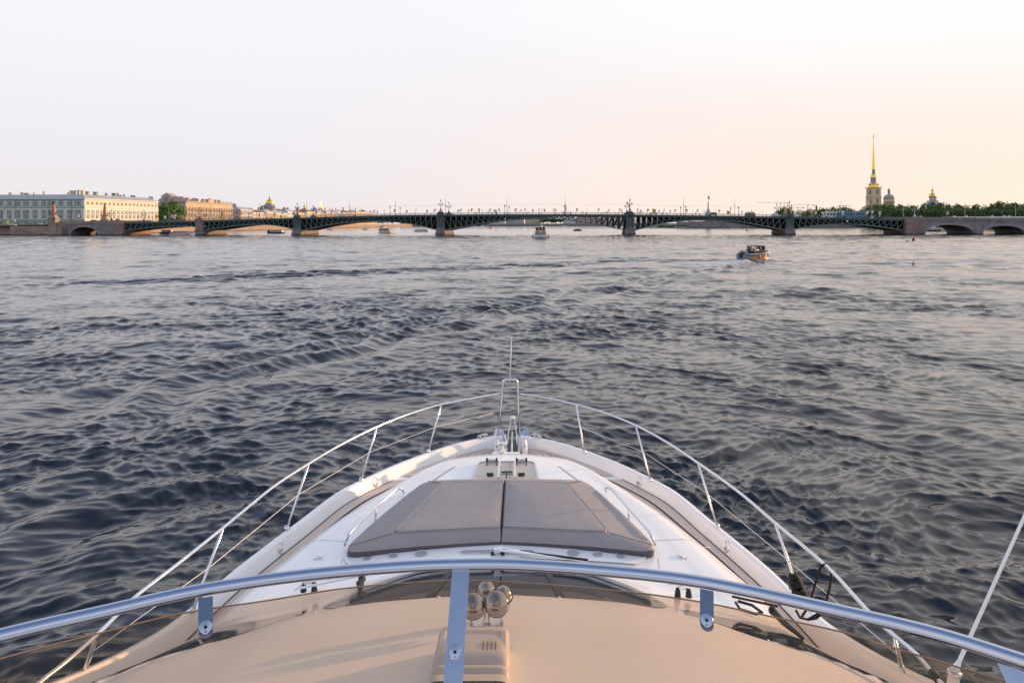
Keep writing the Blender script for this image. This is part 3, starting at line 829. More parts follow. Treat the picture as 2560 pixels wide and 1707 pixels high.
def guardrail():
    Lr = [(1253, 983), (1180, 996), (1103, 1011), (1020, 1036), (942, 1067), (855, 1110), (772, 1159), (690, 1212), (620, 1268), (558, 1319), (450, 1405), (337, 1492), (298, 1531), (246, 1583), (170, 1650), (99, 1705), (-60, 1850)]
    Rr_ = [(1296, 984), (1368, 995), (1440, 1011), (1512, 1032), (1589, 1063), (1668, 1106), (1745, 1157), (1845, 1228), (1937, 1306), (2068, 1416), (2169, 1525), (2232, 1585), (2294, 1637), (2346, 1699), (2500, 1850)]
    ZR = 3.225
    g = ysub(empty('guardrail', parent=YR)); 
    gl = {}
    for sg, pts in ((-1, Lr), (1, Rr_)):
        P = [at_z(x, y, ZR) for x, y in pts]
        # smooth resample
        d = [0]
        for a, b in zip(P, P[1:]): d.append(d[-1] + (b - a).length)
        Q = [Vector((smooth(s, [(d[i], P[i].x) for i in range(len(P))]), smooth(s, [(d[i], P[i].y) for i in range(len(P))]), ZR)) for s in [d[-1] * k / 80 for k in range(81)]]
        mb = MB(); mb.smooth = True; mb.tube(Q, .0125, 10); ybuild(mb, 'top_rail', 'steel')
        gl[sg] = Q
    base = {-1: [(1071, 1128), (903, 1200), (717, 1321), (480, 1530)], 1: [(1461, 1130), (1626, 1200), (1793, 1316), (2005, 1500)]}
    top = {-1: [(1103, 1011), (942, 1067), (772, 1159), (558, 1319)], 1: [(1440, 1011), (1589, 1063), (1745, 1157), (1937, 1306)]}
    wires = {-1: [], 1: []}
    for sg in (-1, 1):
        for b, t in zip(base[sg], top[sg]):
            B = at_z(*b, 2.6); B = Vector((B.x - sg * 0, B.y, 2.6)); T = at_z(*t, ZR)
            mb = MB(); mb.smooth = True; mb.tube([B, lerp(B, T, .12), T], [.0155, .011, .0105], 8)
            mb.lathe([(.028, 0), (.028, .006), (.016, .03)], (B.x, B.y, B.z + .002), 12)
            s_ = ybuild(mb, 'stanchion', 'steel'); wires[sg].append(lerp(B, T, .52))
        # double stanchion further aft
        B = at_z(*((205, 1660) if sg < 0 else (2266, 1672)), 2.78); T = at_z(*((246, 1583) if sg < 0 else (2228, 1580)), ZR)
        mb = MB(); mb.smooth = True; mb.tube([B + Vector((0, 0, -.1)), T], .011, 8); mb.tube([B + Vector((-sg * .02, -.09, -.1)), T + Vector((0, -.012, 0))], .011, 8); ybuild(mb, 'stanchion', 'steel')
        wires[sg].append(lerp(B, T, .3))
    # pulpit hoop
    hoop = []
    A = at_z(1246, 1090, 2.6); B = at_z(1299, 1090, 2.6)
    tl = at_y(1258, 955, 9.66); tr = at_y(1293, 955, 9.66); c1 = at_y(1263, 948.5, 9.66); c2 = at_y(1288, 948.5, 9.66); c3 = at_y(1259.5, 950.5, 9.66); c4 = at_y(1291.5, 950.5, 9.66)
    mb = MB(); mb.smooth = True; mb.tube([A, lerp(A, tl, .5), tl, c3, c1, lerp(c1, c2, .5), c2, c4, tr, lerp(B, tr, .5), B], .0175, 10); ybuild(mb, 'pulpit_hoop', 'steel')
    mb = MB(); mb.smooth = True; s0 = at_y(1274, 949, 9.66); s1 = at_y(1278.5, 841, 9.66); mb.tube([s0 - Vector((0, 0, .03)), s1], [.012, .010], 8); ybuild(mb, 'jackstaff', 'light_box')
    for sg, p in ((-1, at_y(1248, 1029, 9.66)), (1, at_y(1298, 1029, 9.66))):
        mb = MB(); mb.smooth = True; mb.tube([p] + wires[sg], .0038, 6); ybuild(mb, 'lifeline', 'wire_rope')
    bpy.data.objects.remove(g)
    return gl
GL = guardrail()

def grab_rails():
    for pts, posts in (([(1009, 1231), (1006, 1224), (999, 1219), (990, 1222), (940, 1267), (900, 1305), (876, 1330), (868, 1343), (862, 1362)], [(939, 1270)]),
                       ([(1515, 1228), (1514, 1221), (1520, 1218), (1530, 1223), (1572, 1271), (1600, 1302), (1622, 1327), (1630, 1342), (1638, 1361)], [(1572, 1272)])):
        zs = [2.86, 2.93, 2.955, 2.955, 2.955, 2.955, 2.955, 2.94, 2.86]
        P = [at_z(x, y, z) for (x, y), z in zip(pts, zs)]
        mb = MB(); mb.smooth = True; mb.tube(P, .0115, 10)
        for p in posts:
            q = at_z(*p, 2.95); mb.tube([q, q - Vector((0, 0, .12))], .009, 8)
        ybuild(mb, 'grab_rail', 'steel')
grab_rails()

def big_rail():
    pts = [(-420, 1700), (-200, 1645), (0, 1588), (250, 1530), (493, 1476), (750, 1438), (1000, 1416), (1153, 1410), (1300, 1411), (1560, 1430), (1767, 1456), (2060, 1518), (2332, 1581), (2560, 1652), (2760, 1720), (2960, 1800)]
    Z = 4.6
    P = [at_z(x, y, Z) for x, y in pts]; d = [0]
    for a, b in zip(P, P[1:]): d.append(d[-1] + (b - a).length)
    Q = [Vector((smooth(s, [(d[i], P[i].x) for i in range(len(P))]), smooth(s, [(d[i], P[i].y) for i in range(len(P))]), Z)) for s in [d[-1] * k / 120 for k in range(121)]]
    mb = MB(); mb.smooth = True; mb.tube(Q, .0165, 20); rail = ysub(ybuild(mb, 'flybridge_handrail', 'rail_steel'))
    def bracket(px, py, length, w, dx, boltpx, name='rail_bracket'):
        q = at_z(px, py, Z); dn = Vector((dx - .72 * q.x / q.y * (1 if boltpx[2] else 0), -.72, -.69)).normalized()
        i = min(range(len(Q)), key=lambda k: (Q[k] - q).length); t = (Q[min(i + 1, 120)] - Q[i - 1]).normalized()
        t.z = 0; t.normalize(); a = t; q = q - Vector((0, .0, .014))
        nrm = a.cross(dn).normalized()
        if nrm.z < 0: nrm = -nrm
        mb = MB(); n = 10
        prof = [(-w / 2, 0), (w / 2, 0), (w / 2, length)]
        if boltpx[2]: prof = [(-w / 2, 0)] + [(w / 2, 0)] + [(w / 2 * math.cos(R(180 * k / n)), length + w / 2 * math.sin(R(180 * k / n))) for k in range(n + 1)]
        else: prof = [(-w / 2, 0), (w / 2, 0), (w / 2, length), (-w / 2, length)]
        A = [q + a * x + dn * y + nrm * .003 for x, y in prof]; B = [q + a * x + dn * y - nrm * .003 for x, y in prof]; m = len(A)
        mb.add(A + B, [tuple(range(m)), tuple(range(2 * m - 1, m - 1, -1))] + [(i, m + i, m + (i + 1) % m, (i + 1) % m) for i in range(m)])
        br = ysub(ybuild(mb, name, 'steel_satin' if not boltpx[2] else 'steel_dark', rail, weld=True))
        # round bolt head
        s = boltpx[0]; c = q + dn * s + nrm * .004
        M = Matrix((a, dn, nrm)).transposed()
        mb = MB(); mb.smooth = True; mb.lathe([(.0190, 0), (.0190, .005), (.0165, .009), (.006, .0105), (.0055, .008), (.0001, .008)], c, 24, M)
        mb.cur = 1; mb.smooth = False; mb.box(c + dn * .012 + nrm * .0098, (.003, .003, .003)); mb.lathe([(.0045, .0085), (.0001, .0087)], c, 12, M)
        b_ = ybuild(mb, 'bolt_head', ['steel', 'black_rubber']); sharp(b_, 40)
        # pin through the acrylic
        mb = MB(); mb.smooth = True; mb.tube([c, c - nrm * .035], .008, 8); ybuild(mb, 'bolt_pin', 'steel')
    bracket(1152, 1412, .42, .050, -.02, (.213, 0, False))
    bracket(514, 1480, .085, .036, -.0, (.080, 0, True))
    bracket(1767, 1462, .085, .036, -.0, (.080, 0, True))
    bracket(2575, 1668, .30, .12, 0, (.2, 0, False))
    bracket(-130, 1640, .085, .036, 0, (.08, 0, True))
    # smoked screen below the rail
    top = [(-420, 1800), (-200, 1712), (0, 1649), (223, 1591), (454, 1535), (660, 1504), (864, 1472), (1125, 1453), (1281, 1457), (1560, 1480), (1750, 1506), (1947, 1547), (2123, 1586), (2223, 1618), (2387, 1667), (2496, 1699), (2760, 1790), (2960, 1870)]
    ZT = 4.50
    P = [at_z(x, y, ZT) for x, y in top]; d = [0]
    for a, b in zip(P, P[1:]): d.append(d[-1] + (b - a).length)
    T = [Vector((smooth(s, [(d[i], P[i].x) for i in range(len(P))]), smooth(s, [(d[i], P[i].y) for i in range(len(P))]), ZT)) for s in [d[-1] * k / 90 for k in range(91)]]
    mb = MB(); mb.smooth = True
    rows = []
    for i, p in enumerate(T):
        inw = Vector((-p.x * .10, -.60, -.62))
        rows.append([p, p + inw * .33, p + inw * .66, p + inw])
    mb.grid(lambda u, v: rows[u][v], range(91), range(4))
    ybuild(mb, 'smoked_windscreen', 'smoked_acrylic', solid=.006)
    mb = MB(); mb.smooth = True; mb.tube([p + Vector((0, .0, .003)) for p in T], .0024, 6); ybuild(mb, 'windscreen_edge', 'edge_amber')

big_rail()

def wiper(pivot, zp, ends, name='windscreen_wiper', feet=True):
    """pivot/ends given as photo pixels on the cabin front at heights"""
    c = at_z(pivot[0], pivot[1], zp)
    mb = MB(); mb.box((c.x, c.y, c.z + .02), (.07, .05, .035), rz=.3)
    w = ysub(ybuild(mb, name, 'steel', bevel=.008))
    for dx in (-.035, .045):
        mb = MB(); mb.smooth = True; mb.lathe([(.024, -.05), (.020, -.015), (.014, .012)], (c.x + dx, c.y - .015, c.z), 12)
        ybuild(mb, 'pivot_boot', 'black_rubber', w)
    for k, (ex, ey, ez) in enumerate(ends):
        e = at_z(ex, ey, ez); s = c + Vector((0, -.012 + .03 * k, .03 + .004 * k))
        mb = MB(); mb.bar(s, lerp(s, e, .38), .022, .012); mb.bar(lerp(s, e, .38), e, .010, .008); ybuild(mb, 'wiper_arm', 'steel', w)
    e1 = at_z(*ends[0]); e2 = at_z(*ends[-1])
    return w, c
w, c = wiper((1243, 1381), 2.885, [(1470, 1403, 2.90), (1395, 1394, 2.90)])
mb = MB(); e = at_z(1470, 1403, 2.90); f = at_z(1300, 1378, 2.90); mb.bar(e + Vector((0, 0, .012)), f, .012, .016); ybuild(mb, 'wiper_blade', 'black_rubber', w)
w, c = wiper((772, 1458), 2.93, [(921, 1437, 2.92), (736, 1476, 2.93)])
mb = MB(); mb.bar(at_z(738, 1472, 2.95), at_z(918, 1434, 2.95), .010, .014); ybuild(mb, 'wiper_blade', 'steel', w)
w, c = wiper((1705, 1471), 2.93, [(1945, 1514, 2.96), (1664, 1461, 2.93)])
mb = MB(); mb.bar(at_z(1830, 1490, 2.97), at_z(1945, 1515, 2.97), .010, .014); ybuild(mb, 'wiper_blade', 'black_rubber', w)
# black wiper motors with their parking frames at both ends of the windscreen
for pts, hub in (([(905, 1447), (893, 1456), (900, 1482), (915, 1500)], (905, 1446)), ([(1839, 1505), (1850, 1522), (1890, 1534), (1905, 1530), (1880, 1512), (1845, 1502)], (1932, 1526))):
    mb = MB(); mb.smooth = True; mb.tube([at_z(x, y, 2.97) for x, y in pts], .010, 8)
    q = at_z(*hub, 2.97); mb.tube([q, q + Vector((.02, -.14, .0)), q + Vector((.06, -.34, .02))], [.022, .02, .012], 8)
    mb.ball(q, .03, 10, 6); ybuild(mb, 'wiper_motor', 'black_rubber')

def horns():
    for cx, cy, sc in ((1216, 1473, .9), (1258, 1485, .9), (1183, 1514, 1.08), (1242, 1508, 1.08)):
        Y = 4.02 if sc < 1 else 3.86
        # find the height so that the disc sits where the photo has it
        p = at_y(cx, cy, Y)
        r = .060 * sc
        nrm = Vector((.06, -.82, .57)).normalized() if sc > 1 else Vector((.04, -.62, .78)).normalized()
        a = nrm.cross(Vector((0, 0, 1))).normalized(); b = nrm.cross(a)
        M = Matrix((a, b, nrm)).transposed()
        mb = MB(); mb.smooth = True
        mb.lathe([(r * .98, -.022), (r * 1.04, -.012), (r * 1.04, -.006), (r * .98, -.001), (r * .80, .012), (r * .5, .022), (r * .28, .026), (r * .24, .020), (r * .16, .020), (r * .12, .030), (.0001, .034)] if sc > 1 else
                 [(r * .98, -.02), (r * 1.04, -.01), (r * .98, 0), (r * .85, .016), (r * .55, .032), (r * .25, .040), (.0001, .042)], p, 32, M)
        hn = ybuild(mb, 'horn', 'chrome_horn'); sharp(hn, 50); hn['_o'] = YO
        rim = MB(); rim.smooth = True; rim.tube([p - nrm * .012 + a * math.cos(w_) * r * 1.05 + b * math.sin(w_) * r * 1.05 for w_ in [2 * math.pi * k / 28 for k in range(28)]], .0028, 6, closed=True); ybuild(rim, 'horn_rim', 'black_rubber', hn)
    for x in (1195, 1238):
        mb = MB(); q = at_y(x, 1552, 3.93); q.z = zr(0, 3.93)
        mb.box((q.x + .005, q.y + .0, q.z + .006), (.085, .10, .008)); 
        for s_ in (-.035, .045): mb.bar((q.x + s_, q.y, q.z), (q.x + s_ * .5 - .005, q.y + .06, q.z + .12), .012, .03)
        ybuild(mb, 'horn_bracket', 'steel')
horns()

def searchlight():
    # moulded housing of the searchlight on the roof
    c = at_z(1184, 1707, 3.50); Y1 = 3.52; Y0 = 2.85; w = .355
    base = zr(0, 3.3) + .06
    mb = MB(); mb.smooth = True
    prof = [(Y1 + .05, base - .03, 1.0), (Y1 + .03, base + .02, 1.0), (Y1, base + .05, .99), (Y1 - .05, base + .075, .97), (Y1 - .09, base + .085, .965), (Y1 - .10, base + .080, .965), (Y1 - .13, base + .085, .97), (Y1 - .27, base + .10, 1.0), (Y1 - .33, base + .10, 1.03), (Y1 - .355, base + .075, 1.05), (Y1 - .38, base + .10, 1.06), (Y1 - .41, base + .105, 1.07), (Y1 - .435, base + .08, 1.08), (Y1 - .46, base + .11, 1.09), (Y1 - .52, base + .12, 1.1)]
    x0 = AX(3.3) - .062
    nsec = 16
    rows = []
    for y, z, k in prof:
        row = []
        hw_ = w / 2 * (1 + (k - 1) * .25)
        for i in range(nsec + 1):
            t = -1 + 2 * i / nsec; s = math.copysign(1 - (1 - abs(t)) ** 1.6, t)
            row.append((x0 + hw_ * s, y, z - .028 * abs(s) ** 14))
        row = [(x0 - hw_ * 1.01, y, zr(0, y) - .02)] + row + [(x0 + hw_ * 1.01, y, zr(0, y) - .02)]
        rows.append(row)
    mb.grid(lambda u, v: rows[v][u], range(nsec + 3), range(len(rows)), flip=True)
    h = ysub(ybuild(mb, 'searchlight_housing', 'light_box')); sharp(h, 55)
    for i in range(4):
        mb = MB(); mb.box((x0 + .055 + i * .020, Y1 - .235, base + .0975), (.008, .075, .006)); ybuild(mb, 'louvre', 'recess_dark', h, bevel=.002)
    for s_ in (-1, 1):
        mb = MB(); mb.box((x0 + s_ * .150, Y1 - .20, base + .083), (.032, .22, .012)); ybuild(mb, 'side_flute', 'light_box', h, bevel=.006)
searchlight()

def aerial():
    mb = MB(); mb.smooth = True
    a = at_y(2376, 1745, 2.45); b = at_y(2388, 1672, 2.45); c = at_y(2398, 1652, 2.45); d = at_y(2560, 1293, 2.45)
    e = d + (d - c) * 1.6
    mb.tube([a, lerp(a, b, .9), b, c, lerp(c, d, .5), d, e], [.020, .018, .015, .0068, .006, .0055, .003], 12)
    o = ybuild(mb, 'aerial', 'gelcoat')
    mb = MB(); mb.smooth = True; mb.tube([lerp(a, b, .8), lerp(a, b, .95)], .024, 14); ybuild(mb, 'aerial_ferrule', 'steel')
    mb = MB(); mb.smooth = True; p = at_z(2330, 1680, 3.225); q = at_z(2344, 1697, 3.225); mb.tube([p, q], .022, 12); ybuild(mb, 'rail_clamp', 'black_rubber')
aerial()

# ---- sun pads: two loose cushions lying side by side on the coachroof
def cushion(sg):
    mb = MB()
    g = .006
    def outline(c0, c1, c2, c3, r, bulge=0, n=14, abow=0.0, fbow=0.0):
        """c0 aft-centre, c1 aft-outer, c2 front-outer, c3 front-centre; rounded at c1,c2"""
        pts = []
        C = [Vector(c) for c in (c0, c1, c2, c3)]
        def seg(a, b, n, bow=(0, 0)):
            return [lerp(a, b, i / n) + Vector(bow) * (4 * (i / n) * (1 - i / n)) for i in range(n)]
        def corner(p, q, s, r, n=6):
            a = p + (q - p) * (1 - r / (q - p).length) if (q - p).length > r else p
            b = q + (s - q) * (r / (s - q).length)
            return a, b, [(1 - t) ** 2 * a + 2 * t * (1 - t) * q + t * t * b for t in [i / n for i in range(n + 1)]]
        a1, b1, k1 = corner(C[0], C[1], C[2], r); a2, b2, k2 = corner(C[1], C[2], C[3], r * 1.1)
        pts += seg(C[0], a1, n, (0, abow)); pts += k1[:-1]; pts += seg(b1, a2, n, (bulge, 0)); pts += k2[:-1]; pts += seg(b2, C[3], n, (0, fbow)); pts += seg(C[3], C[0], n)
        return pts
    rim = outline((g, 5.815), (1.30, 5.62), (.84, 7.12), (g, 7.19), .16, bulge=.015, abow=.02)
    rimo = outline((g, 5.80), (1.315, 5.60), (.85, 7.15), (g, 7.22), .17, bulge=.015, abow=.02)
    seam = outline((g + .004, 5.895), (.925, 5.80), (.64, 6.92), (g + .004, 6.97), .07)
    seam2 = outline((g + .012, 5.907), (.915, 5.812), (.632, 6.908), (g + .012, 6.958), .07)
    ctr = outline((.03, 5.95), (.84, 5.86), (.58, 6.83), (.03, 6.87), .07)
    def zt_(kind):
        return {'bot': lambda o, Y: 2.825, 'side': lambda o, Y: 2.845, 'rimo': lambda o, Y: 2.903, 'rim': lambda o, Y: 2.926, 'seam': lambda o, Y: 2.972, 'seam2': lambda o, Y: 2.985, 'ctr': lambda o, Y: 2.990}[kind]
    rnd = random.Random(5 + sg)
    rings = []
    for kind, pts in (('bot', rim), ('side', rimo), ('rimo', rimo), ('rim', rim), ('seam', seam), ('groove', seam), ('seam2', seam2), ('ctr', ctr)):
        row = []
        for (o, Y) in pts:
            z = 2.958 if kind == 'groove' else zt_(kind)(o, Y)
            if kind in ('rim', 'ctr', 'seam2'): z += rnd.uniform(-.0012, .0012)
            row.append((AX(Y) + sg * o, Y, z))
        rings.append(row)
    n = len(rings[0]); mb.smooth = True
    for k in range(len(rings) - 1):
        mb.cur = 2 if k <= 1 else (1 if k in (2, 3, 4) else 0)
        a = len(mb.v)
        mb.add(rings[k] + rings[k + 1], [((i, (i + 1) % n, n + (i + 1) % n, n + i) if sg > 0 else (n + i, n + (i + 1) % n, (i + 1) % n, i)) for i in range(n)])
    mb.cur = 0
    # centre filled as a fan grid with a very slight quilt
    cx, cy = np.mean([p[0] for p in rings[-1]]), np.mean([p[1] for p in rings[-1]])
    prev = rings[-1]
    for t in (.25, .5, .75):
        cur = [(lerp(p[0], cx, t), lerp(p[1], cy, t), 2.990 + .004 * t + rnd.uniform(-.0006, .0006)) for p in rings[-1]]
        mb.add(list(prev) + cur, [((i, (i + 1) % n, n + (i + 1) % n, n + i) if sg > 0 else (n + i, n + (i + 1) % n, (i + 1) % n, i)) for i in range(n)])
        prev = cur
    mb.add(list(prev) + [(cx, cy, 2.994)], [((i, (i + 1) % n, n) if sg > 0 else (n, (i + 1) % n, i)) for i in range(n)])
    side = 'left' if sg < 0 else 'right'
    org = (AX(6.3) + sg * .5, 6.3, 2.82)
    root = empty('sun_cushion', org, label=('taupe sun pad cushion on the left of the centre join, catching thin warm glints' if sg < 0 else 'taupe sun pad cushion on the right of the centre join, behind the long central wiper'), cat='cushion', group='sun pad cushions on the yacht coachroof')
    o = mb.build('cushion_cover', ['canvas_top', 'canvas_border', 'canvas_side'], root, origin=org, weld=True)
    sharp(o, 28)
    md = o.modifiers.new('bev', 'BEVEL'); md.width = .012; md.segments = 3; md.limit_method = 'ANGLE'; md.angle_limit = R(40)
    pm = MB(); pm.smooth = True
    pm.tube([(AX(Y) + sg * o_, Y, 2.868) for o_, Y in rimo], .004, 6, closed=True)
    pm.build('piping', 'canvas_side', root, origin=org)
    pm = MB(); pm.smooth = True
    edge = [(AX(Y) + sg * o_, Y, 2.984) for o_, Y in seam2]
    pm.tube(edge, .0035, 5, closed=True); pm.build('seam_welt', 'canvas_border', root, origin=org)
    # dark bolster seams running from the corner to the rim
    for a, b in (((.925, 5.80), (1.26, 5.655)), ((.64, 6.92), (.80, 7.08))):
        pm = MB(); pm.tube([(AX(a[1]) + sg * a[0], a[1], 2.975), (AX(b[1]) + sg * b[0], b[1], 2.939)], .0028, 5, ); pm.build('corner_seam', 'canvas_side', root, origin=org)
cushion(-1); cushion(1)

# ---- black ropes at the right guardrail
def ropes():
    B = at_z(2005, 1500, 2.6); T = at_z(1937, 1306, 3.225)
    mb = MB(); mb.smooth = True
    rnd = random.Random(3); pts = []
    ax_ = (T - B).normalized(); s1 = ax_.cross(Vector((0, 1, 0))).normalized(); s2 = ax_.cross(s1)
    for blob, (t0, t1, rad, turns) in enumerate(((.30, .34, .026, 2.5), (.19, .27, .040, 5.2), (.05, .15, .048, 6.2))):
        n = int(turns * 14)
        for i in range(n):
            u = i / n; a = 2 * math.pi * turns * u; rr_ = rad * (.75 + .35 * math.sin(math.pi * u)) + rnd.uniform(-.004, .004)
            pts.append(B + ax_ * ((lerp(t1, t0, u)) * .62 / .62 * (T - B).length) + s1 * math.cos(a) * rr_ + s2 * math.sin(a) * rr_)
    mb.tube(pts, .0095, 7)
    loop = [at_y(x, y, B.y) for x, y in ((1975, 1445), (1966, 1460), (1968, 1464), (1980, 1462), (1990, 1440))]
    mb.tube([p + Vector((0, -.05, 0)) for p in loop], .006, 6)
    o = mb.build('mooring_rope', 'black_rope', origin=B, loc=B)
    tag(o, 'black rope wound in thick turns round the stanchion on the right guardrail', 'rope')
    # second rope: hangs over the top rail and hooks under the big handrail
    Yr = at_z(2062, 1412, 3.225).y
    mb = MB(); mb.smooth = True
    P1 = [at_y(x, y, Yr) for x, y in ((2028, 1492), (2035, 1470), (2045, 1435), (2052, 1414), (2064, 1409), (2075, 1417), (2078, 1440), (2074, 1468), (2066, 1500), (2050, 1530), (2020, 1548), (2000, 1543), (1990, 1525))]
    mb.tube(P1, .0085, 8)
    mb.tube([at_y(x, y, Yr + .05) for x, y in ((2002, 1545), (2008, 1535), (2022, 1515))], .0085, 8)
    mb.tube([at_y(x, y, Yr) for x, y in ((2020, 1548), (2040, 1545), (2052, 1535))], .0085, 8)
    o = mb.build('fender_line', 'black_rope', origin=at_z(2064, 1412, 3.225), loc=at_z(2064, 1412, 3.225))
    tag(o, 'thin black line looped over the top guardrail beside the wound black rope', 'rope')
ropes()
for o in list(bpy.data.objects):
    if '_o' in o: del o['_o']

# ---------------------------------------------------------------- the long bridge
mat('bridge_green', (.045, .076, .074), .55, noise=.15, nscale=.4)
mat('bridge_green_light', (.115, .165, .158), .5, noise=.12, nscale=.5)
mat('sign_white', (.8, .8, .8), .5)
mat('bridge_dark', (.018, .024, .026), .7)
mat('asphalt', (.06, .06, .065), .9)
def stone_mat(name, c1, c2, mortar, sx=1.6, sy=.7):
    m = bpy.data.materials.new(name); m.use_nodes = True; MATS[name] = m
    nt = m.node_tree; L = nt.links.new; b = nt.nodes['Principled BSDF']; b.inputs['Roughness'].default_value = .8
    geo = nt.nodes.new('ShaderNodeNewGeometry'); sp = nt.nodes.new('ShaderNodeSeparateXYZ'); L(geo.outputs['Position'], sp.inputs[0])
    ad = nt.nodes.new('ShaderNodeMath'); ad.operation = 'ADD'; L(sp.outputs['X'], ad.inputs[0]); L(sp.outputs['Y'], ad.inputs[1])
    cb = nt.nodes.new('ShaderNodeCombineXYZ'); L(ad.outputs[0], cb.inputs['X']); L(sp.outputs['Z'], cb.inputs['Y'])
    br = nt.nodes.new('ShaderNodeTexBrick'); br.inputs['Scale'].default_value = 1.0
    br.inputs['Color1'].default_value = (*c1, 1); br.inputs['Color2'].default_value = (*c2, 1); br.inputs['Mortar'].default_value = (*mortar, 1)
    br.inputs['Mortar Size'].default_value = .03; br.inputs['Brick Width'].default_value = sx; br.inputs['Row Height'].default_value = sy
    L(cb.outputs[0], br.inputs['Vector'])
    n = nt.nodes.new('ShaderNodeTexNoise'); n.inputs['Scale'].default_value = .35; n.inputs['Detail'].default_value = 8; L(geo.outputs['Position'], n.inputs['Vector'])
    mr = nt.nodes.new('ShaderNodeMapRange'); mr.inputs['From Min'].default_value = .3; mr.inputs['From Max'].default_value = .7; mr.inputs['To Min'].default_value = .72; mr.inputs['To Max'].default_value = 1.2
    L(n.outputs['Fac'], mr.inputs['Value'])
    # damp dark band near the waterline
    wt = nt.nodes.new('ShaderNodeMapRange'); wt.inputs['From Min'].default_value = .25; wt.inputs['From Max'].default_value = .75; wt.inputs['To Min'].default_value = .25
    L(sp.outputs['Z'], wt.inputs['Value'])
    mu = nt.nodes.new('ShaderNodeMath'); mu.operation = 'MULTIPLY'; L(mr.outputs[0], mu.inputs[0]); L(wt.outputs[0], mu.inputs[1])
    sc = nt.nodes.new('ShaderNodeVectorMath'); sc.operation = 'SCALE'; L(br.outputs['Color'], sc.inputs[0]); L(mu.outputs[0], sc.inputs['Scale'])
    L(sc.outputs[0], b.inputs['Base Color'])
stone_mat('pink_granite', (.30, .20, .185), (.25, .17, .165), (.16, .11, .11))
stone_mat('grey_granite', (.255, .235, .235), (.215, .20, .205), (.13, .12, .14))
stone_mat('quay_granite', (.34, .265, .22), (.29, .225, .19), (.18, .13, .12), 2.4, .8)
BU = Vector((.9951, -.0987, 0)); BN = Vector((.0987, .9951, 0)); BW = 22.0
B0 = Vector((-113.15, 359.4, 0))
def bs(px):
    r = (px - 1280) / F_PX
    return (359.4 * r + 113.15) / (.9951 + .0987 * r)
def bp(s, n, z): return B0 + BU * s + BN * n + Vector((0, 0, z))
def bz(px, py): return at_y(px, py, (B0 + BU * bs(px)).y).z
DECK = [(-420, 4.0), (-180, 4.6), (bs(0), 5.15), (bs(150), 5.9)] + [(bs(x), bz(x, y)) for x, y in ((250, 557), (310, 556), (380, 554.5), (500, 551.6), (612, 548.3), (728, 545.2), (798, 542.9), (887, 540.4), (994, 538.2), (1090, 537.2), (1200, 536.3), (1358, 535.9), (1500, 536.2), (1596, 537), (1738, 538.8), (1953, 542), (2050, 544), (2138, 545.7), (2255, 548), (2400, 550), (2560, 552))] + [(bs(2900), 6.0)]
def dk(s): return smooth(s, DECK)
BR = empty('bridge', tuple(bp(100, 0, 0)), label='long dark green iron arch bridge with granite approaches spanning the whole river', cat='bridge')
BO = tuple(bp(100, 0, 0))
def bb(mb, name, m, **k): return mb.build(name, m, BR, origin=BO, **k)
SL, SR = bs(311.6), bs(2260)
def srange(a, b, st):
    n = max(1, int(abs(b - a) / st)); return [lerp(a, b, i / n) for i in range(n + 1)]

def strip(mb, S, prof):
    """sweep a closed (n,z) profile (relative to the deck) along the bridge"""
    rows = [[bp(s, n, dk(s) + z) for n, z in prof] for s in S]; m = len(prof)
    k = len(mb.v); mb.add([p for r in rows for p in r], [(j * m + i, (j + 1) * m + i, (j + 1) * m + (i + 1) % m, j * m + (i + 1) % m) for j in range(len(S) - 1) for i in range(m)])
    mb.add(rows[0], [tuple(range(m))]); mb.add(rows[-1], [tuple(range(m - 1, -1, -1))])
S_iron = srange(SL, SR, 3)
mb = MB(); strip(mb, S_iron, [(0, -.05), (0, -1.0), (.5, -1.15), (BW - .5, -1.15), (BW, -1.0), (BW, -.05)]); bb(mb, 'deck_girder', 'bridge_green')
mb = MB()
strip(mb, S_iron, [(-.25, 0), (-.25, -.22), (.1, -.22), (.1, 0)]); bb(mb, 'cornice', 'bridge_green_light')
mb = MB(); strip(mb, srange(bs(-300), bs(2900), 4), [(.4, .02), (.4, -.04), (BW - .4, -.04), (BW - .4, .02)]); bb(mb, 'roadway', 'asphalt')
# railings: one part per side
for n0 in (-.12, BW + .05):
    mb = MB()
    for z in (1.05, .12, .85): strip(mb, S_iron, [(n0, z), (n0, z - .08), (n0 + .10, z - .08), (n0 + .10, z)])
    s = SL
    while s < SR:
        p = bp(s, n0 + .05, dk(s)); mb.box((p.x, p.y, p.z + .5), (.05, .05, 1.0)); s += .62
    s = SL; 
    while s < SR:
        p = bp(s, n0 + .05, dk(s)); mb.box((p.x, p.y, p.z + .6), (.28, .2, 1.2)); s += 8.0
    bb(mb, 'railing', 'bridge_green_light' if n0 < 0 else 'bridge_green')

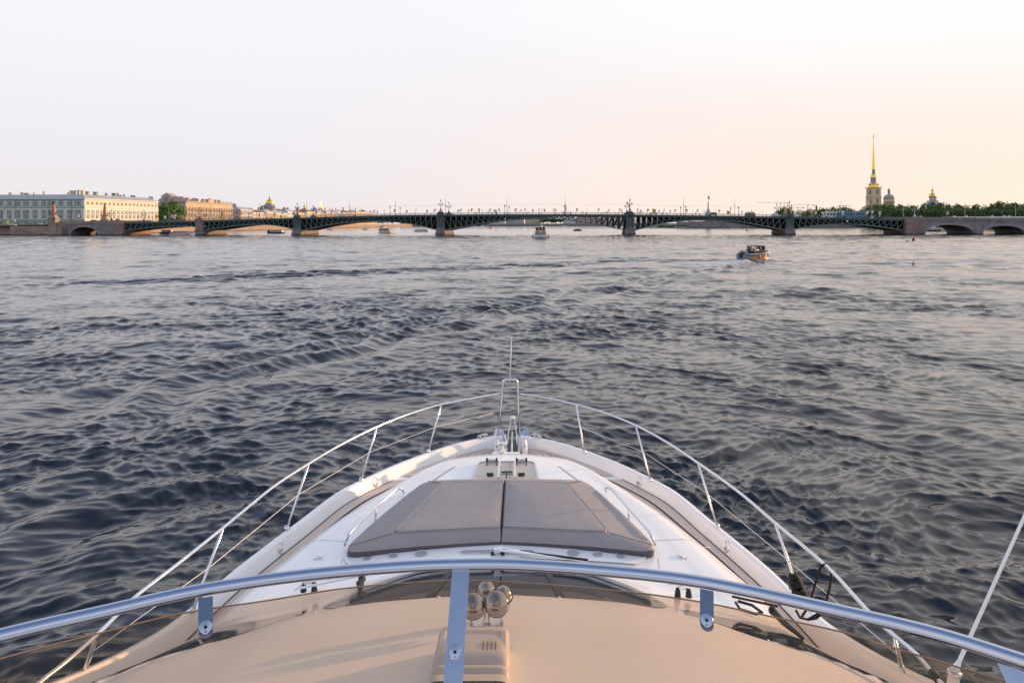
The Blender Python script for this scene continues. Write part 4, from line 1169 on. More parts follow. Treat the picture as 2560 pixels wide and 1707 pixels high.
SPANS = [
    ('draw', 311.6, 490.5, [(313, 576.5), (350, 572.5), (380, 570), (420, 567.4), (451, 566.3), (475, 567), (491, 568.5)], 3.1),
    ('b', 509, 733.5, [(509, 577), (560, 569), (600, 564.3), (639, 562.3), (680, 564), (710, 568.5), (734, 574.5)], 2.75),
    ('c', 752.5, 1092, [(752, 578), (780, 571.5), (820, 563.5), (869, 557.3), (910, 554.8), (941, 554.3), (994, 557), (1048, 565), (1093, 576.5)], 2.75),
    ('d', 1112, 1564.5, [(1111, 577.5), (1150, 569.5), (1200, 560.5), (1251, 552.8), (1300, 548.4), (1334, 547.2), (1394, 549), (1448, 555), (1501, 563.3), (1566, 577)], 2.85),
    ('e', 1586, 1964, [(1585, 577.5), (1620, 568), (1649, 560.8), (1690, 555.2), (1721, 552.9), (1765, 551.6), (1828, 554), (1860, 557.5), (1899, 564.3), (1965, 577)], 2.85),
    ('f', 1984.5, 2260, [(1984, 575), (2010, 569.5), (2040, 565.2), (2075, 562.6), (2103, 562), (2140, 562.8), (2174, 565), (2210, 569.5), (2260, 577.5)], 2.8)]
def span(kind, x0, x1, low, pitch):
    s0, s1 = bs(x0), bs(x1)
    tab = [(bs(x), bz(x, y)) for x, y in low]
    LZ = lambda s: smooth(s, tab)
    sc = min(tab, key=lambda t: -t[1])[0] if kind != 'draw' else s1 - 6
    n = max(4, int(round((s1 - s0) / pitch)))
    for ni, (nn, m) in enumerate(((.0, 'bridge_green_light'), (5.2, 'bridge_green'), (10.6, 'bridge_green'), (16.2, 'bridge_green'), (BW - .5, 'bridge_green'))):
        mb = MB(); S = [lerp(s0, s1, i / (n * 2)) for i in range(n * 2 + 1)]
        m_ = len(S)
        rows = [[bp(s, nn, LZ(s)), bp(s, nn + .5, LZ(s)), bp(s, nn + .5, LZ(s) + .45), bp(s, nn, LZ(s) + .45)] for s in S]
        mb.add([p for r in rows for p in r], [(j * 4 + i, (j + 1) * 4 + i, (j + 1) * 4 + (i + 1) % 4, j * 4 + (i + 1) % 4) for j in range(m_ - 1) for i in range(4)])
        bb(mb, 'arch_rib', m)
        mb = MB()
        for i in range(n + 1):
            s = lerp(s0, s1, i / n); zt_ = dk(s) - 1.0
            if i in (0, n): continue
            mb.bar(bp(s, nn + .22, LZ(s) + .4), bp(s, nn + .22, zt_), .26, .30)
        for i in range(n):
            a, b = lerp(s0, s1, i / n), lerp(s0, s1, (i + 1) / n)
            if (a + b) / 2 < sc: p, q = bp(a, nn + .22, dk(a) - 1.05), bp(b, nn + .22, LZ(b) + .35)
            else: p, q = bp(b, nn + .22, dk(b) - 1.05), bp(a, nn + .22, LZ(a) + .35)
            mb.bar(p, q, .24, .24)
        bb(mb, 'truss_web', m)
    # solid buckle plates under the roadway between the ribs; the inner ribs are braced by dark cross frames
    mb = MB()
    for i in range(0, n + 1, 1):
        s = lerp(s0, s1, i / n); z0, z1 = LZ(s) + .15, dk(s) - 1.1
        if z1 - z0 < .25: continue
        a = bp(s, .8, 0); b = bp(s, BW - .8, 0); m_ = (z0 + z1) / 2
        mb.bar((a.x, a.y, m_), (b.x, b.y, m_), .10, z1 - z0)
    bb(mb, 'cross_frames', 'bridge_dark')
    # web plates near the springings that read dark between the ribs
for sp_ in SPANS: span(*sp_)

def pier(x0, x1, stone=False, top=None, plinth_w=1.15):
    s0, s1 = bs(x0), bs(x1); sc = (s0 + s1) / 2; w = s1 - s0; d = dk(sc)
    p = BO
    def P(mb, ss, hw_, na, nb, z0, z1, k=1.0):
        a = [bp(ss - hw_, na, z0), bp(ss + hw_, na, z0), bp(ss + hw_, nb, z0), bp(ss - hw_, nb, z0)]
        b = [bp(ss - hw_ * k, na + (1 - k) * hw_, z1), bp(ss + hw_ * k, na + (1 - k) * hw_, z1), bp(ss + hw_ * k, nb - (1 - k) * hw_, z1), bp(ss - hw_ * k, nb - (1 - k) * hw_, z1)]
        mb.add(a + b, [(3, 2, 1, 0), (4, 5, 6, 7), (0, 1, 5, 4), (1, 2, 6, 5), (2, 3, 7, 6), (3, 0, 4, 7)])
    mb = MB()
    zt_ = 3.0 if not stone else 2.6
    P(mb, sc, w / 2 * plinth_w * 1.08, -1.7, BW + 1.5, -3, 1.2); P(mb, sc, w / 2 * plinth_w, -1.3, BW + 1.2, 1.2, zt_, .96)
    P(mb, sc, w / 2 * plinth_w * 1.04, -1.5, BW + 1.3, zt_ - .35, zt_ - .05)
    bb(mb, 'pier_base', 'grey_granite' if not stone else 'grey_granite')
    mb = MB()
    if stone:
        P(mb, sc, w / 2, -.9, BW + .8, zt_, d + .1); P(mb, sc, w / 2 * 1.08, -1.1, BW + 1, d - .15, d + .35); P(mb, sc, w / 2 * .9, -.9, BW + .8, d + .35, d + 1.3)
        bb(mb, 'pier_shaft', 'pink_granite')
    else:
        P(mb, sc, w / 2 * .97, -.7, BW + .6, zt_, d - .9, .93); P(mb, sc, w / 2 * .86, -.9, -.7, zt_ + .5, d - 1.4, .95)
        bb(mb, 'pier_shaft', 'bridge_green_light')
        # raised lattice panel on the front
        mb = MB(); h0, h1 = zt_ + .7, d - 1.7; q = w / 2 * .62
        for a, b in (((-q, h0), (-q * .2, h1)), ((q, h0), (q * .2, h1)), ((-q * .9, h1), (0, h0)), ((q * .9, h1), (0, h0)), ((-q, h1), (-q, h0)), ((q, h1), (q, h0)), ((-q, h1), (q, h1)), ((-q * .4, h1), (-q * .4, h0 + .8)), ((q * .4, h1), (q * .4, h0 + .8))):
            mb.bar(bp(sc + a[0], -1.0, a[1]), bp(sc + b[0], -1.0, b[1]), .18, .2)
        bb(mb, 'lattice_panel', 'bridge_green')
        # capping block with a round wreathed shield
        mb = MB(); P(mb, sc, w / 2 * 1.02, -1.15, 1.0, d - 1.1, d - .2); P(mb, sc, w / 2 * .92, -1.1, .9, d - .2, d + 1.1, .85); P(mb, sc, w / 2 * .70, -.9, .8, d + 1.1, d + 1.7, .75)
        P(mb, sc, w / 2 * .92, BW - .9, BW + .8, d - .2, d + 1.3, .8)
        bb(mb, 'pier_cap', 'bridge_green')
        mb = MB(); mb.smooth = True; M = Matrix.Rotation(R(90), 3, 'X'); c = bp(sc, -1.15, d + .1)
        mb.lathe([(1.0, 0), (1.05, .12), (.95, .25), (.75, .15), (.5, .3), (.001, .38)], c, 18, M); bb(mb, 'shield', 'bridge_green')
pier(490.5, 509, stone=True); pier(733.5, 752.5); pier(1092, 1112); pier(1564.5, 1586); pier(1964, 1984.5)
for k in range(3):
    p = bp(bs(1958), 6 + k * 3, 2.2); mb = MB(); mb.box(p, (.5, .4, .4)); bb(mb, 'bearing_block', 'grey_granite')
# white navigation plates hung on the deck
for x, y, w_ in ((1263, 547, .55), (1394, 546.5, .55), (1329, 534.5, 1.0), (1397, 533.6, .8), (2118, 553.5, 1.3), (512.5, 566.5, .5), (1600, 541, .0)):
    if not w_: continue
    p = at_y(x, y, (B0 + BU * bs(x)).y - .5); mb = MB()
    if w_ > .7: mb.add([p + Vector((-w_ / 2, 0, .4)), p + Vector((w_ / 2, 0, .4)), p + Vector((0, 0, -.55)), p + Vector((-w_ / 2, .06, .4)), p + Vector((w_ / 2, .06, .4)), p + Vector((0, .06, -.55))], [(0, 2, 1), (3, 4, 5), (0, 1, 4, 3), (1, 2, 5, 4), (2, 0, 3, 5)])
    else: mb.box(p, (w_, .06, w_))
    bb(mb, 'navigation_plate', 'sign_white')

def stone_block(x0, x1, m, n0=-.9, n1=None, name='abutment', par=True, ztop=None):
    s0, s1 = bs(x0), bs(x1); n1 = BW + .9 if n1 is None else n1
    mb = MB(); S = srange(s0, s1, 4)
    rows = [[bp(s, n0, -3), bp(s, n1, -3), bp(s, n1, dk(s) - .12), bp(s, n0, dk(s) - .12)] for s in S]
    mb.add([p for r in rows for p in r], [(j * 4 + i, j * 4 + (i + 1) % 4, (j + 1) * 4 + (i + 1) % 4, (j + 1) * 4 + i) for j in range(len(S) - 1) for i in range(4)])
    mb.add(rows[0], [(3, 2, 1, 0)]); mb.add(rows[-1], [(0, 1, 2, 3)])
    bb(mb, name, m, weld=True)
def parapet(x0, x1, m, n0=-1.0, h=1.05):
    for nn in (n0, BW + .5):
        mb = MB(); S = srange(bs(x0), bs(x1), 4)
        strip(mb, S, [(nn, h), (nn, -.12), (nn + .5, -.12), (nn + .5, h)]); strip(mb, S, [(nn - .14, .02), (nn - .14, -.25), (nn + .64, -.25), (nn + .64, .02)]); strip(mb, S, [(nn - .08, h + .16), (nn - .08, h + .01), (nn + .58, h + .01), (nn + .58, h + .16)])
        bb(mb, 'stone_parapet', m)
def arch_block(x0, x1, ax0, ax1, crown_px, m, n0=-.8, n1=None):
    """masonry wall with a vaulted opening running right through"""
    n1 = BW + .8 if n1 is None else n1
    s0, s1, a0, a1 = bs(x0), bs(x1), bs(ax0), bs(ax1); zc = bz((ax0 + ax1) / 2, crown_px)
    N = 24; arc = []
    for i in range(N + 1):
        t = math.pi * (1 - i / N); arc.append(((a0 + a1) / 2 + (a1 - a0) / 2 * math.cos(t), -.6 + (zc + .6) * math.sin(t) ** .75))
    for face in (n0, n1):
        mb = MB()
        top = lambda s: dk(s) - .12
        mb.add([bp(s0, face, -3), bp(a0, face, -3), bp(a0, face, top(a0)), bp(s0, face, top(s0))], [(0, 1, 2, 3)])
        mb.add([bp(a1, face, -3), bp(s1, face, -3), bp(s1, face, top(s1)), bp(a1, face, top(a1))], [(0, 1, 2, 3)])
        for (sa, za), (sb, zb) in zip(arc, arc[1:]): mb.add([bp(sa, face, za), bp(sb, face, zb), bp(sb, face, top(sb)), bp(sa, face, top(sa))], [(0, 1, 2, 3)])
        if face == n0:   # voussoir ring, slightly proud
            ring = [((s - (a0 + a1) / 2) * 1.07 + (a0 + a1) / 2, z + .75 if z > 0 else z) for s, z in arc]
            mb.cur = 1
            for (sa, za), (sb, zb), (sc_, zc_), (sd_, zd_) in zip(arc, arc[1:], ring, ring[1:]):
                mb.add([bp(sa, face - .12, za), bp(sb, face - .12, zb), bp(sd_, face - .12, zd_), bp(sc_, face - .12, zc_)], [(0, 1, 2, 3)])
                mb.add([bp(sc_, face - .12, zc_), bp(sd_, face - .12, zd_), bp(sd_, face, zd_), bp(sc_, face, zc_)], [(0, 1, 2, 3)])
        bb(mb, 'arch_wall', [m, 'voussoir'])
    mb = MB(); mb.grid(lambda u, v: bp(arc[u][0], lerp(n0, n1, v), arc[u][1]), range(N + 1), (0, 1)); bb(mb, 'vault', m)
    mb = MB(); S = srange(s0, s1, 4); mb.grid(lambda u, v: bp(S[u], lerp(n0, n1, v), dk(S[u]) - .13), range(len(S)), (0, 1)); bb(mb, 'fill_slab', m)
mat('voussoir', (.27, .255, .28), .8, noise=.12, nscale=.8)
stone_block(2260, 2306.5, 'pink_granite', n0=-2.0); arch_block(2306.5, 2441, 2311, 2431, 562, 'grey_granite'); arch_block(2441, 2566, 2454, 2560, 564.5, 'grey_granite'); stone_block(2566, 2900, 'grey_granite', n0=-.8)
mb = MB()
s_ = bs(2441.5); 
mb.prism([tuple(bp(s_ + a, b, 0).xy) for a, b in ((-2.1, -.8), (-1.5, -2.6), (1.5, -2.6), (2.1, -.8))], -3, 2.6); bb(mb, 'cutwater', 'grey_granite')
parapet(2260, 2900, 'grey_granite')
stone_block(292, 311.6, 'pink_granite', n0=-1.6); stone_block(249, 292, 'grey_granite', n0=-1.0); arch_block(169, 249, 179, 247.5, 567.5, 'grey_granite'); stone_block(142, 169, 'pink_granite', n0=-1.2)
stone_block(-300, 142, 'pink_granite', n0=8.0)
parapet(142, 311.6, 'quay_granite', h=1.0)
for xa, xb in ((256, 270), (292, 300)): mb = MB(); mb.prism([tuple(bp(s, n, 0).xy) for s, n in ((bs(xa), -1.15), (bs(xb), -1.15), (bs(xb), .2), (bs(xa), .2))], dk(bs(xa)) + .8, dk(bs(xa)) + 1.9); bb(mb, 'parapet_block', 'quay_granite')

# ---- lamps, masts, flags, people and traffic on the bridge
mat('lamp_metal', (.055, .065, .068), .5); mat('lamp_metal_sunlit', (.42, .42, .42), .5); mat('lamp_glass', (.20, .19, .20), .15, coat=.5)
mat('pole_grey', (.20, .20, .21), .6)
def make_candelabra(m):
    t = empty('candelabra_lamp', (0, 0, 0))
    mb = MB(); mb.smooth = True; mb.lathe([(.9, 0), (.9, .25), (.55, .4), (.45, .9), (.28, 1.1), (.25, 1.3), (.13, 1.5), (.12, 2.4), (.2, 2.5), (.12, 2.6), (.10, 3.9), (.18, 4.0), (.08, 4.15), (.07, 4.9)], n=10)
    sharp(mb.build('post', m, t), 40)
    for s in (-1, 1):
        mb = MB(); mb.smooth = True; mb.tube([(0, 0, 2.9), (s * .45, 0, 2.75), (s * .9, 0, 2.85), (s * 1.0, 0, 3.15)], .06, 6); mb.tube([(0, 0, 3.3), (s * .5, 0, 3.15), (s * .95, 0, 2.95)], .045, 6); mb.build('arm', m, t)
    for x, z in ((-1.0, 3.15), (1.0, 3.15), (0, 4.9)):
        mb = MB(); mb.smooth = True; mb.lathe([(.10, 0), (.24, .15), (.34, .55), (.30, .62)], (x, 0, z), 8, cap=False); g = mb.build('lantern', 'lamp_glass', t)
        mb = MB(); mb.smooth = True; mb.lathe([(.38, .60), (.34, .68), (.16, .86), (.05, .92), (.02, 1.15)], (x, 0, z), 8); mb.build('lantern_cap', m, g)
    return t
def make_lamp():
    t = empty('street_lamp', (0, 0, 0))
    mb = MB(); mb.smooth = True; mb.lathe([(.25, 0), (.25, .5), (.12, .7), (.09, 3.5), (.16, 3.6), (.06, 3.75)], n=8); mb.build('post', 'lamp_metal', t)
    mb = MB(); mb.smooth = True; mb.lathe([(.10, 3.75), (.28, 4.0), (.34, 4.4)], n=8, cap=False); g = mb.build('lantern', 'lamp_glass', t)
    mb = MB(); mb.smooth = True; mb.lathe([(.38, 4.4), (.30, 4.55), (.08, 4.75), (.02, 4.95)], n=8); mb.build('lantern_cap', 'lamp_metal', g)
    return t
def make_mast():
    t = empty('tramway_mast', (0, 0, 0))
    mb = MB(); mb.smooth = True; mb.lathe([(.20, 0), (.19, .6), (.13, .7), (.12, 5.2), (.07, 7.4), (.04, 9.4)], n=8); mb.build('post', 'pole_grey', t)
    mb = MB(); mb.bar((-1.6, 0, 5.0), (1.6, 0, 5.0), .06); mb.bar((-1.2, 0, 5.0), (0, 0, 5.5), .04); mb.bar((1.2, 0, 5.0), (0, 0, 5.5), .04); mb.build('cross_arm', 'pole_grey', t)
    return t
BANG = math.atan2(BU.y, BU.x)
def place(t0, used, loc, rz, label, cat, group):
    t = t0 if not used else copy_tree(t0)
    t.location = loc; t.rotation_euler = (0, 0, rz); tag(t, label, cat, group); return t
cand = make_candelabra('lamp_metal'); u = False
PN = ['the granite pier left of the bridge', 'the first iron pier from the left', 'the second iron pier from the left', 'the third iron pier from the left', 'the fourth iron pier from the left']
for k, x in enumerate((499.7, 743, 1102, 1575, 1974)):
    s = bs(x); e = 1.35 if k == 0 else 1.9
    for near in (1, 0):
        p = bp(s, 0 if near else BW - .2, dk(s) + (e if near or k == 0 else 1.3))
        place(cand, u, p, BANG, 'dark three-lantern lamp on the %s parapet above %s' % ('near' if near else 'far', PN[k]), 'street lamp', 'three-lantern lamps on the bridge'); u = True
for x, lab in ((279, 'dark three-lantern lamp on the stone abutment at the left end of the ironwork, near parapet'), ):
    s = bs(x); place(cand, u, bp(s, 0, dk(s) + 1.2), BANG, lab, 'street lamp', 'three-lantern lamps on the bridge')
s = bs(360); place(cand, u, bp(s, 0, dk(s) + .4), BANG, 'dark three-lantern lamp over the leftmost lattice span, before the cream long facade', 'street lamp', 'three-lantern lamps on the bridge')
candp = make_candelabra('lamp_metal_sunlit')  # dark lamp metal made pale grey: sunlight painted into the colour
s = bs(2284.6); p = bp(s, -.6, dk(s) + 1.1); place(candp, False, p, BANG, 'sunlit pale three-lantern lamp on the reddish granite pier at the right end of the ironwork', 'street lamp', 'pale three-lantern lamps'); s = bs(2213); place(candp, True, bp(s, BW * .7, dk(s) + .3), BANG, 'sunlit pale three-lantern lamp just left of the reddish granite pier, before dark trees', 'street lamp', 'pale three-lantern lamps')
lamp = make_lamp(); u = False
SN = [(311, 'left lattice span'), (500, 'second span'), (743, 'third span'), (1102, 'wide central span'), (1575, 'fifth span'), (1974, 'last iron span'), (2270, 'stone arches on the right')]
def span_of(x):
    r = 'stone approach on the left'
    for a, n in SN:
        if x > a: r = n
    return r
cnt = {}
def ordl(key):
    cnt[key] = cnt.get(key, 0) + 1; return ORD[cnt[key]]
LX = [(856.8, 0), (888.6, 1), (975, 0), (1000.5, 1), (1261.8, 0), (1273, 1), (1411, 0), (1415, 1), (1701, 1), (1714.6, 0), (1825.5, 1), (1847, 0), (600, 0), (640, 1), (2362, 1), (2382, 0), (2439, 0), (2506, 0)]
for x, far in sorted(LX):
    s = bs(x); k = span_of(x)
    if far:   # keep the pixel column while standing on the far side
        s = s - 6 * 0 - BW * ((x - 1280) / F_PX) * -1.0 if False else s + (BW * ((x - 1280) / F_PX - .0987 / .9951))
    place(lamp, u, bp(s, BW - .4 if far else .3, dk(s)), BANG, 'single-lantern lamp post, %s from the left over the %s' % (ordl('lamp' + k), k), 'street lamp', 'single-lantern lamps along the bridge'); u = True
mast = make_mast(); u = False
for x in (321, 420.7, 525.5, 648, 766, 873.4, 988, 1113.6, 1267.5, 1413.4, 1573.7, 1708.6, 1836.4, 1960, 2099.8, 2256, 2409.8, 2536):
    s = bs(x); s += 11 * ((x - 1280) / F_PX - .099); k = span_of(x)
    place(mast, u, bp(s, 11, dk(s)), R(90) * 0 + BANG + R(60), 'tall tramway mast, %s from the left over the %s' % (ordl('mast' + k), k), 'mast', 'tramway masts down the middle of the bridge'); u = True
for side in (-1, 1):
    mb = MB(); S = srange(bs(100), bs(2700), 6); mb.tube([bp(s, 11 + side * 1.6, dk(s) + 4.95 + .25 * abs(math.sin(s / 12))) for s in S], .012, 4)
    o = mb.build('tram_wire', 'pole_grey', origin=bp(0, 11, 8), loc=bp(0, 11, 8)); tag(o, 'thin overhead tram wire on the %s side of the masts above the bridge' % ('near' if side < 0 else 'far'), 'wire', 'overhead tram wires')

mat('flag_white', (.72, .70, .74), .8); mat('flag_yellow', (.75, .38, .05), .8); mat('flag_red', (.60, .07, .10), .8); mat('flag_violet', (.30, .22, .38), .8); mat('flag_pole', (.35, .33, .33), .5)
FL = [(408, 'w'), (426, 'w'), (432.5, 'wr'), (451, 'y'), (471, 'w'), (488, 'wr'), (509.5, 'y'), (517.5, 'w'), (532, 'w'), (573, 'wr'), (598, 'y'), (621, 'w'), (644, 'wr'), (657.5, 'w'), (682, 'y'), (704, 'w'), (729, 'wr'), (760, 'w'), (786, 'wr'), (803, 'w'), (811, 'y'), (827, 'wr'), (838, 'w'), (851.5, 'y'), (867, 'w'), (876.5, 'w'), (900.5, 'wr'), (926.5, 'y'), (932.7, 'w'), (942, 'w'), (960, 'r'), (985, 'r'), (1014, 'y'), (1039, 'v'), (1065.5, 'r'), (1083.5, 'w'), (1090, 'y'), (1143.5, 'v'), (1149, 'w'), (1169, 'w'), (1177, 'y'), (1195, 'y'), (1205.5, 'v'), (1221.5, 'w'), (1233, 'w'), (1246, 'wr'), (1285, 'y'), (1302, 'v'), (1311, 'w'), (1329.6, 'v'), (1347, 'wr'), (1354.6, 'r'), (1360, 'y'), (1382.6, 'v'), (1386.6, 'w'), (1411.8, 'v'), (1439, 'y'), (1467.5, 'v'), (1493.7, 'w'), (1519, 'r'), (1524, 'r'), (1547, 'w'), (1552.5, 'v'), (1591, 'w'), (1599.6, 'w'), (1617, 'y'), (1631.5, 'Y'), (1644.5, 'w'), (1658.5, 'v'), (1671.6, 'w'), (1685, 'v'), (1714.8, 'y'), (1730.5, 'r'), (1741, 'w'), (1759.6, 'v'), (1789, 'v'), (1796.6, 'y'), (1816.8, 'Y'), (1848, 'v'), (1851, 'w'), (1878, 'v'), (1906.8, 'v'), (1935, 'w'), (1962, 'wr'), (1990.7, 'y'), (1998, 'w'), (2027.5, 'y'), (2033.6, 'w'), (2062, 'wr'), (2071.6, 'w'), (2091, 'y'), (2103.7, 'wr'), (2120, 'w'), (2136, 'y'), (2149.6, 'w'), (2166, 'w'), (2197.5, 'wr'), (343, 'w'), (368, 'w'), (387, 'y'), (553, 'y')]
CN = {'w': 'white', 'wr': 'white flag with a red emblem', 'y': 'yellow', 'Y': 'large billowing yellow', 'r': 'red', 'v': 'dark violet'}
def flag_mesh(kind, w, h, twist, seed):
    rn = random.Random(seed); mb = MB(); mb.smooth = True
    nu, nv = 6, 7
    def f(u, v):
        a = u / nu; b = v / nv
        x = w * a * (1 - .25 * b); z = 2.9 - h * b - .25 * a * w + .30 * a * (1 - b) * .0
        if kind == 'Y': z = 2.9 - h * b * (1 - .1 * a) - .5 * a
        x2 = x * math.cos(twist); y2 = x * math.sin(twist) + .16 * math.sin(a * 5 + b * 2 + seed)
        taper = 1 - .35 * a
        z = 2.95 - (2.95 - z) * (taper if kind in ('w', 'v', 'r', 'y') else 1)
        return (x2, y2, z)
    mb.grid(f, range(nu + 1), range(nv + 1))
    mi = {'w': 0, 'wr': 0, 'y': 1, 'Y': 1, 'r': 2, 'v': 3}[kind]
    mb.m = [mi] * len(mb.f)
    if kind == 'wr':
        for i in range(len(mb.f)):
            r_, c_ = divmod(i, nu)
            if 2 <= r_ <= 4 and 2 <= c_ <= 4: mb.m[i] = 2
    return mb
fcache = {}
for i, (x, k) in enumerate(sorted(FL)):
    var = (k, i % 3)
    far = 1 if (i % 5 in (1, 3)) else 0
    s = bs(x)
    if far: s += BW * ((x - 1280) / F_PX - .099)
    loc = bp(s, BW - .2 if far else -.02, dk(s) + .25)
    sn = span_of(x)
    col = CN[k]; lab = ('small %s' % col if k == 'wr' else 'small %s flag' % col if k != 'Y' else '%s flag' % col) + ', %s from the left above the %s' % (ordl('flag' + k + sn), sn)
    if var in fcache: t = copy_tree(fcache[var])
    else:
        t = empty('flag', (0, 0, 0)); mb = MB(); mb.smooth = True; mb.tube([(0, 0, 0), (.05, 0, 3.0)], .035, 5); mb.build('flag_pole', 'flag_pole', t)
        w_, h_ = {'Y': (1.9, 1.9)}.get(k, ((1.05, 1.75), (.85, 1.6), (1.2, 1.7))[i % 3])
        if x < 760 or x > 1960 or k == 'Y': tw = (.2, -.15, .3)[i % 3]
        else: tw = (.9, 1.15, .6)[i % 3]
        flag_mesh(k, w_, h_, tw, i % 3).build('flag_cloth', ['flag_white', 'flag_yellow', 'flag_red', 'flag_violet'], t)
        fcache[var] = t
    t.location = loc; t.rotation_euler = (0, R(random.uniform(-4, 10)), 0 if (x < 760 or x > 1960) else 0)
    t.scale = (1.35, 1.35, 1.2) if x < 790 or x > 1960 else (1, 1, 1)
    tag(t, lab, 'flag', 'festival flags along the bridge railing')

# people strolling on the bridge
mat('cloth_dark', (.03, .03, .035), .8); mat('cloth_blue', (.06, .09, .16), .8); mat('cloth_pale', (.5, .48, .46), .8); mat('cloth_red', (.35, .04, .04), .8); mat('skin', (.50, .30, .22), .6); mat('hair', (.05, .03, .02), .7)
def person_mesh(name, stride, arm, coat):
    """one continuous skinned body, standing or walking, facing -Y"""
    J = {'pel': (0, 0, .93, .13), 'chest': (0, 0, 1.28, .16), 'neck': (0, 0, 1.48, .06), 'head0': (0, -.01, 1.60, .085), 'head1': (0, -.01, 1.72, .075)}
    E = [('pel', 'chest'), ('chest', 'neck'), ('neck', 'head0'), ('head0', 'head1')]
    for s, sx in ((-1, 'l'), (1, 'r')):
        J['hip' + sx] = (s * .10, 0, .88, .095); J['kn' + sx] = (s * .11, -s * stride * .5, .50, .065); J['an' + sx] = (s * .11, -s * stride * .6 + (.08 if stride else 0), .09, .045); J['toe' + sx] = (s * .12, -s * stride * .6 - .14, .04, .04)
        J['sh' + sx] = (s * .19, 0, 1.42, .07); J['el' + sx] = (s * .25, s * arm * .3, 1.14, .047); J['wr' + sx] = (s * .24, s * arm * .6 - .08, .90, .035); J['ha' + sx] = (s * .24, s * arm * .65 - .10, .80, .035)
        E += [('pel', 'hip' + sx), ('hip' + sx, 'kn' + sx), ('kn' + sx, 'an' + sx), ('an' + sx, 'toe' + sx), ('chest', 'sh' + sx), ('sh' + sx, 'el' + sx), ('el' + sx, 'wr' + sx), ('wr' + sx, 'ha' + sx)]
    ks = list(J); me = bpy.data.meshes.new(name); me.from_pydata([J[k][:3] for k in ks], [(ks.index(a), ks.index(b)) for a, b in E], [])
    o = bpy.data.objects.new(name, me); COL.objects.link(o); md = o.modifiers.new('skin', 'SKIN')
    for i, k in enumerate(ks):
        v = me.skin_vertices[0].data[i]; v.radius = (J[k][3], J[k][3] * (.75 if k in ('chest', 'pel') else 1)); v.use_root = (k == 'pel')
    o.modifiers.new('sub', 'SUBSURF').levels = 1
    dg = bpy.context.evaluated_depsgraph_get(); m2 = bpy.data.meshes.new_from_object(o.evaluated_get(dg)); bpy.data.objects.remove(o)
    m2.name = name; m2.materials.clear()
    for m_ in (coat, 'skin', 'cloth_dark', 'hair'): m2.materials.append(MATS[m_])
    for p in m2.polygons:
        z = p.center.z; ax_ = abs(p.center.x); p.use_smooth = True
        p.material_index = 3 if z > 1.70 or (z > 1.58 and p.center.y > .02) else 1 if z > 1.50 or (ax_ > .19 and z < .88 and z > .7) else 0 if z > .88 else 2
    return m2
PM = [person_mesh('person_body', .45, .5, 'cloth_dark'), person_mesh('person_body', 0, .1, 'cloth_blue'), person_mesh('person_body', .3, .3, 'cloth_pale'), person_mesh('person_body', .1, .2, 'cloth_red')]
PC = ['black-clad walking', 'navy-clad standing', 'pale-topped walking', 'red-topped']
def person(loc, kind, rz, label, scale=1.0, group=None):
    o = bpy.data.objects.new('person', PM[kind]); COL.objects.link(o); o.location = loc; o.rotation_euler = (0, 0, rz); o.scale = (scale,) * 3
    return tag(o, label, 'person', group)
rn = random.Random(4)
for x in (390, 470, 620, 700, 800, 1095, 1187, 1198, 1216.6, 1221, 1230, 1290, 1298, 1317.5, 1321, 1405, 1409, 1420, 1427, 1457, 1515, 1520, 1537, 1556, 1595, 1599, 1603, 1606, 1658, 1740, 1874, 1888, 2188, 2200, 2220):
    s = bs(x); k = rn.randrange(4); sn = span_of(x)
    person(bp(s, .8, dk(s) + .02), k, rn.uniform(0, 6.28), '%s pedestrian above the %s, %s of these from the left' % (PC[k], sn, ordl('ped%d' % k + sn)), group='pedestrians on the bridge')

